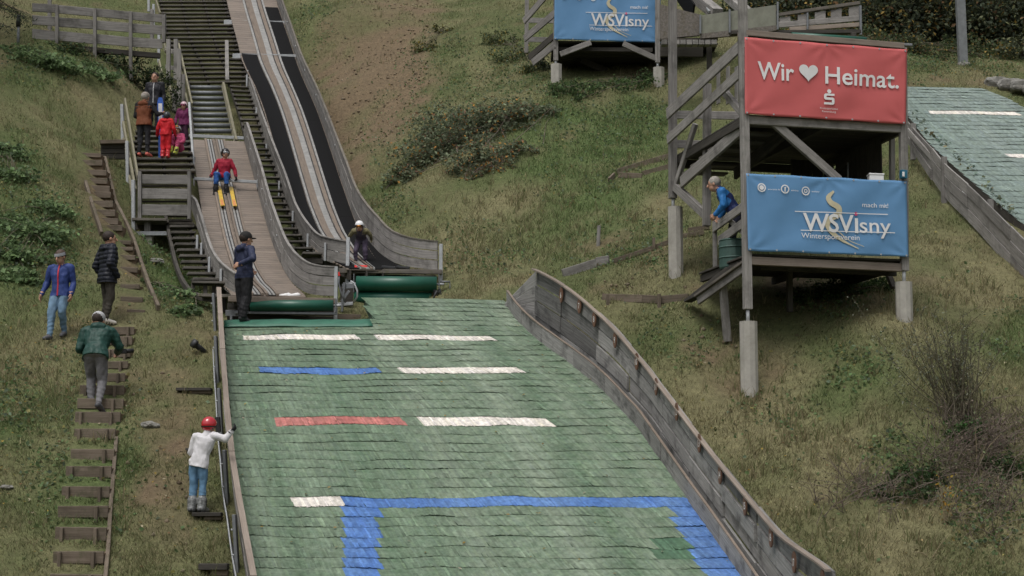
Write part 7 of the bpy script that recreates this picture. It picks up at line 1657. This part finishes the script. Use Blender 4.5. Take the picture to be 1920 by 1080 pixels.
# the dark wood behind the third jump
WOODPAL = [(0.045, 0.06, 0.036), (0.07, 0.085, 0.052), (0.115, 0.125, 0.06), (0.34, 0.23, 0.06), (0.19, 0.11, 0.055)]
trees = [(1425, 26, 53.5, 1.6, 1.3, 'leafy tree right behind top of the red banner, dark green'), (1530, 6, 55.0, 1.7, 1.5, 'dark tree above the far take-off wall'), (1650, 30, 52.5, 1.7, 1.35, 'dark autumn tree just right of the far take-off wall'), (1740, 10, 53.0, 1.7, 1.6, 'dark tree with yellow leaves left of the concrete pole'), (1850, 40, 52.5, 1.7, 1.3, 'dark tree with yellow leaves right of the concrete pole'), (1935, 10, 53.0, 1.7, 1.6, 'dark tree at top right corner of picture'), (1790, -60, 57, 3.0, 1.8, 'dark tree crown at top edge behind the concrete pole'), (1610, -60, 58, 3.0, 1.6, 'dark tree crown at top edge above far take-off'), (1920, 95, 50.4, 1.0, 0.5, 'low green bush at right edge above stone wall'), (1700, 95, 50.3, 1.1, 0.5, 'low green bush beside top right corner of red banner')]
for (px, py, Y, rx, rz, lb) in trees:
    c = P(px, py, Y); b = ground_at(c.x, c.y + 0.3); low = 'bush' in lb; t = thing('bush' if low else 'woodland_tree', lb, 'bush' if low else 'tree', b, None if low else 'trees of the dark wood')
    n = int(2600 * rx * rz); C = cloud(tuple(c), (rx, rx * .7, rz), n, 16, .35); w_ = [3.5, 4, 3, rng.uniform(.2, 1.1), rng.uniform(.2, .8)] if not low else [1, 3, 4, .4, .2]
    leaves('crown', C, 0.15 if not low else 0.10, pick_cols(n, WOODPAL, w_, .35), M_['leaf'], t, tuple(b), 0.5, 0.6)
    segs = [([b - Zv * .4, b.lerp(c, .5), c + Zv * rz * .6], 0.09, 0.03)]
    for _ in range(9): s0 = b.lerp(c, rng.uniform(.4, 1.1)); e = Vector(C[rng.integers(0, n)]); segs.append(([s0, s0.lerp(e, .5) + Zv * .12, e], 0.03, 0.008))
    sticks('trunk', segs, BARK, t, 6)
bush('wood_edge', 'autumn undergrowth along foot of the dark wood', 'bush', [(1730, 105, None, 1.0, 0.5), (1790, 95, None, 1.0, 0.55), (1860, 105, None, 1.1, 0.5), (1640, 90, None, 1.0, 0.6), (1560, 70, None, 1.2, 0.6), (1440, 60, None, 1.1, 0.6)], 7000, 0.10, [(0.06, 0.085, 0.04), (0.085, 0.115, 0.05), (0.26, 0.18, 0.05), (0.14, 0.10, 0.05)], [4, 4, 1.0, .8], 24)
# spruce at the top left corner, its trunk outside the frame
def spruce():
    b = ground_at(P(-60, 60, 45).x, 45.0); t = thing('spruce_tree', 'dark spruce branches hanging into top left corner', 'tree', b); segs = [([b - Zv * .3, b + Zv * 3, b + Zv * 7.5], .16, .03)]; C = []
    for i in range(80):
        z = 0.9 + 6.2 * (i / 80); a = rng.uniform(0, 2 * math.pi); L_ = (1.9 * (1 - z / 8.5) + .3) * rng.uniform(.8, 1.1); s0 = b + Zv * z; e = s0 + Vector((math.cos(a) * L_, math.sin(a) * L_, -.35 * L_)); q = respath([s0, s0.lerp(e, .5) + Zv * .08, e], 6); segs.append((q, .022, .005))
        for _ in range(110): j = rng.integers(1, 5); C.append(tuple(q[j].lerp(q[j + 1], rng.random()) + Vector((rng.normal(0, .09), rng.normal(0, .09), -abs(rng.normal(0, .14))))))
    sticks('trunk', segs, BARK, t, 5); C = np.array(C); leaves('crown', C, 0.11, pick_cols(len(C), [(0.018, 0.032, 0.016), (0.03, 0.048, 0.022), (0.012, 0.02, 0.012)], [2, 1, 2], .25), M_['leaf'], t, tuple(b), 0.2, 0.22)
spruce()

# torn edge of the far matting, grown over
def torn_edge():
    C = []
    for q in np.linspace(0, 1, 130):
        x = lerp(1708, 1900, q); y = lerp(228, 412, q); p = P(x + rng.normal(4, 5), y + rng.normal(-6, 5), lerp(42.7, 37.5, q) - 0.05); C.append(tuple(p + Zv * 0.05))
    C = np.array(C); kind(leaves('torn_matting', C, 0.13, pick_cols(len(C), [(0.16, 0.22, 0.18), (0.2, 0.24, 0.2), (0.26, 0.22, 0.12), (0.14, 0.16, 0.09)], [3, 2, 1.5, 2], .25), M_['leaf'], up=0.8), 'stuff')['label'] = 'torn matting scraps and moss along far slope edge'
torn_edge()
p = G(34, 84); gp_ = thing('thin_post', 'thin pole with dark lamp head at far left above the bank', 'post', p); rod('pole', p - Zv * 0.2, P(35, 30, p.y), 0.04, M_['steel_dark'], gp_, 8); rod('head', P(34, 50, p.y), P(35, 28, p.y), 0.07, M_['black'], gp_, 10, 0.05)
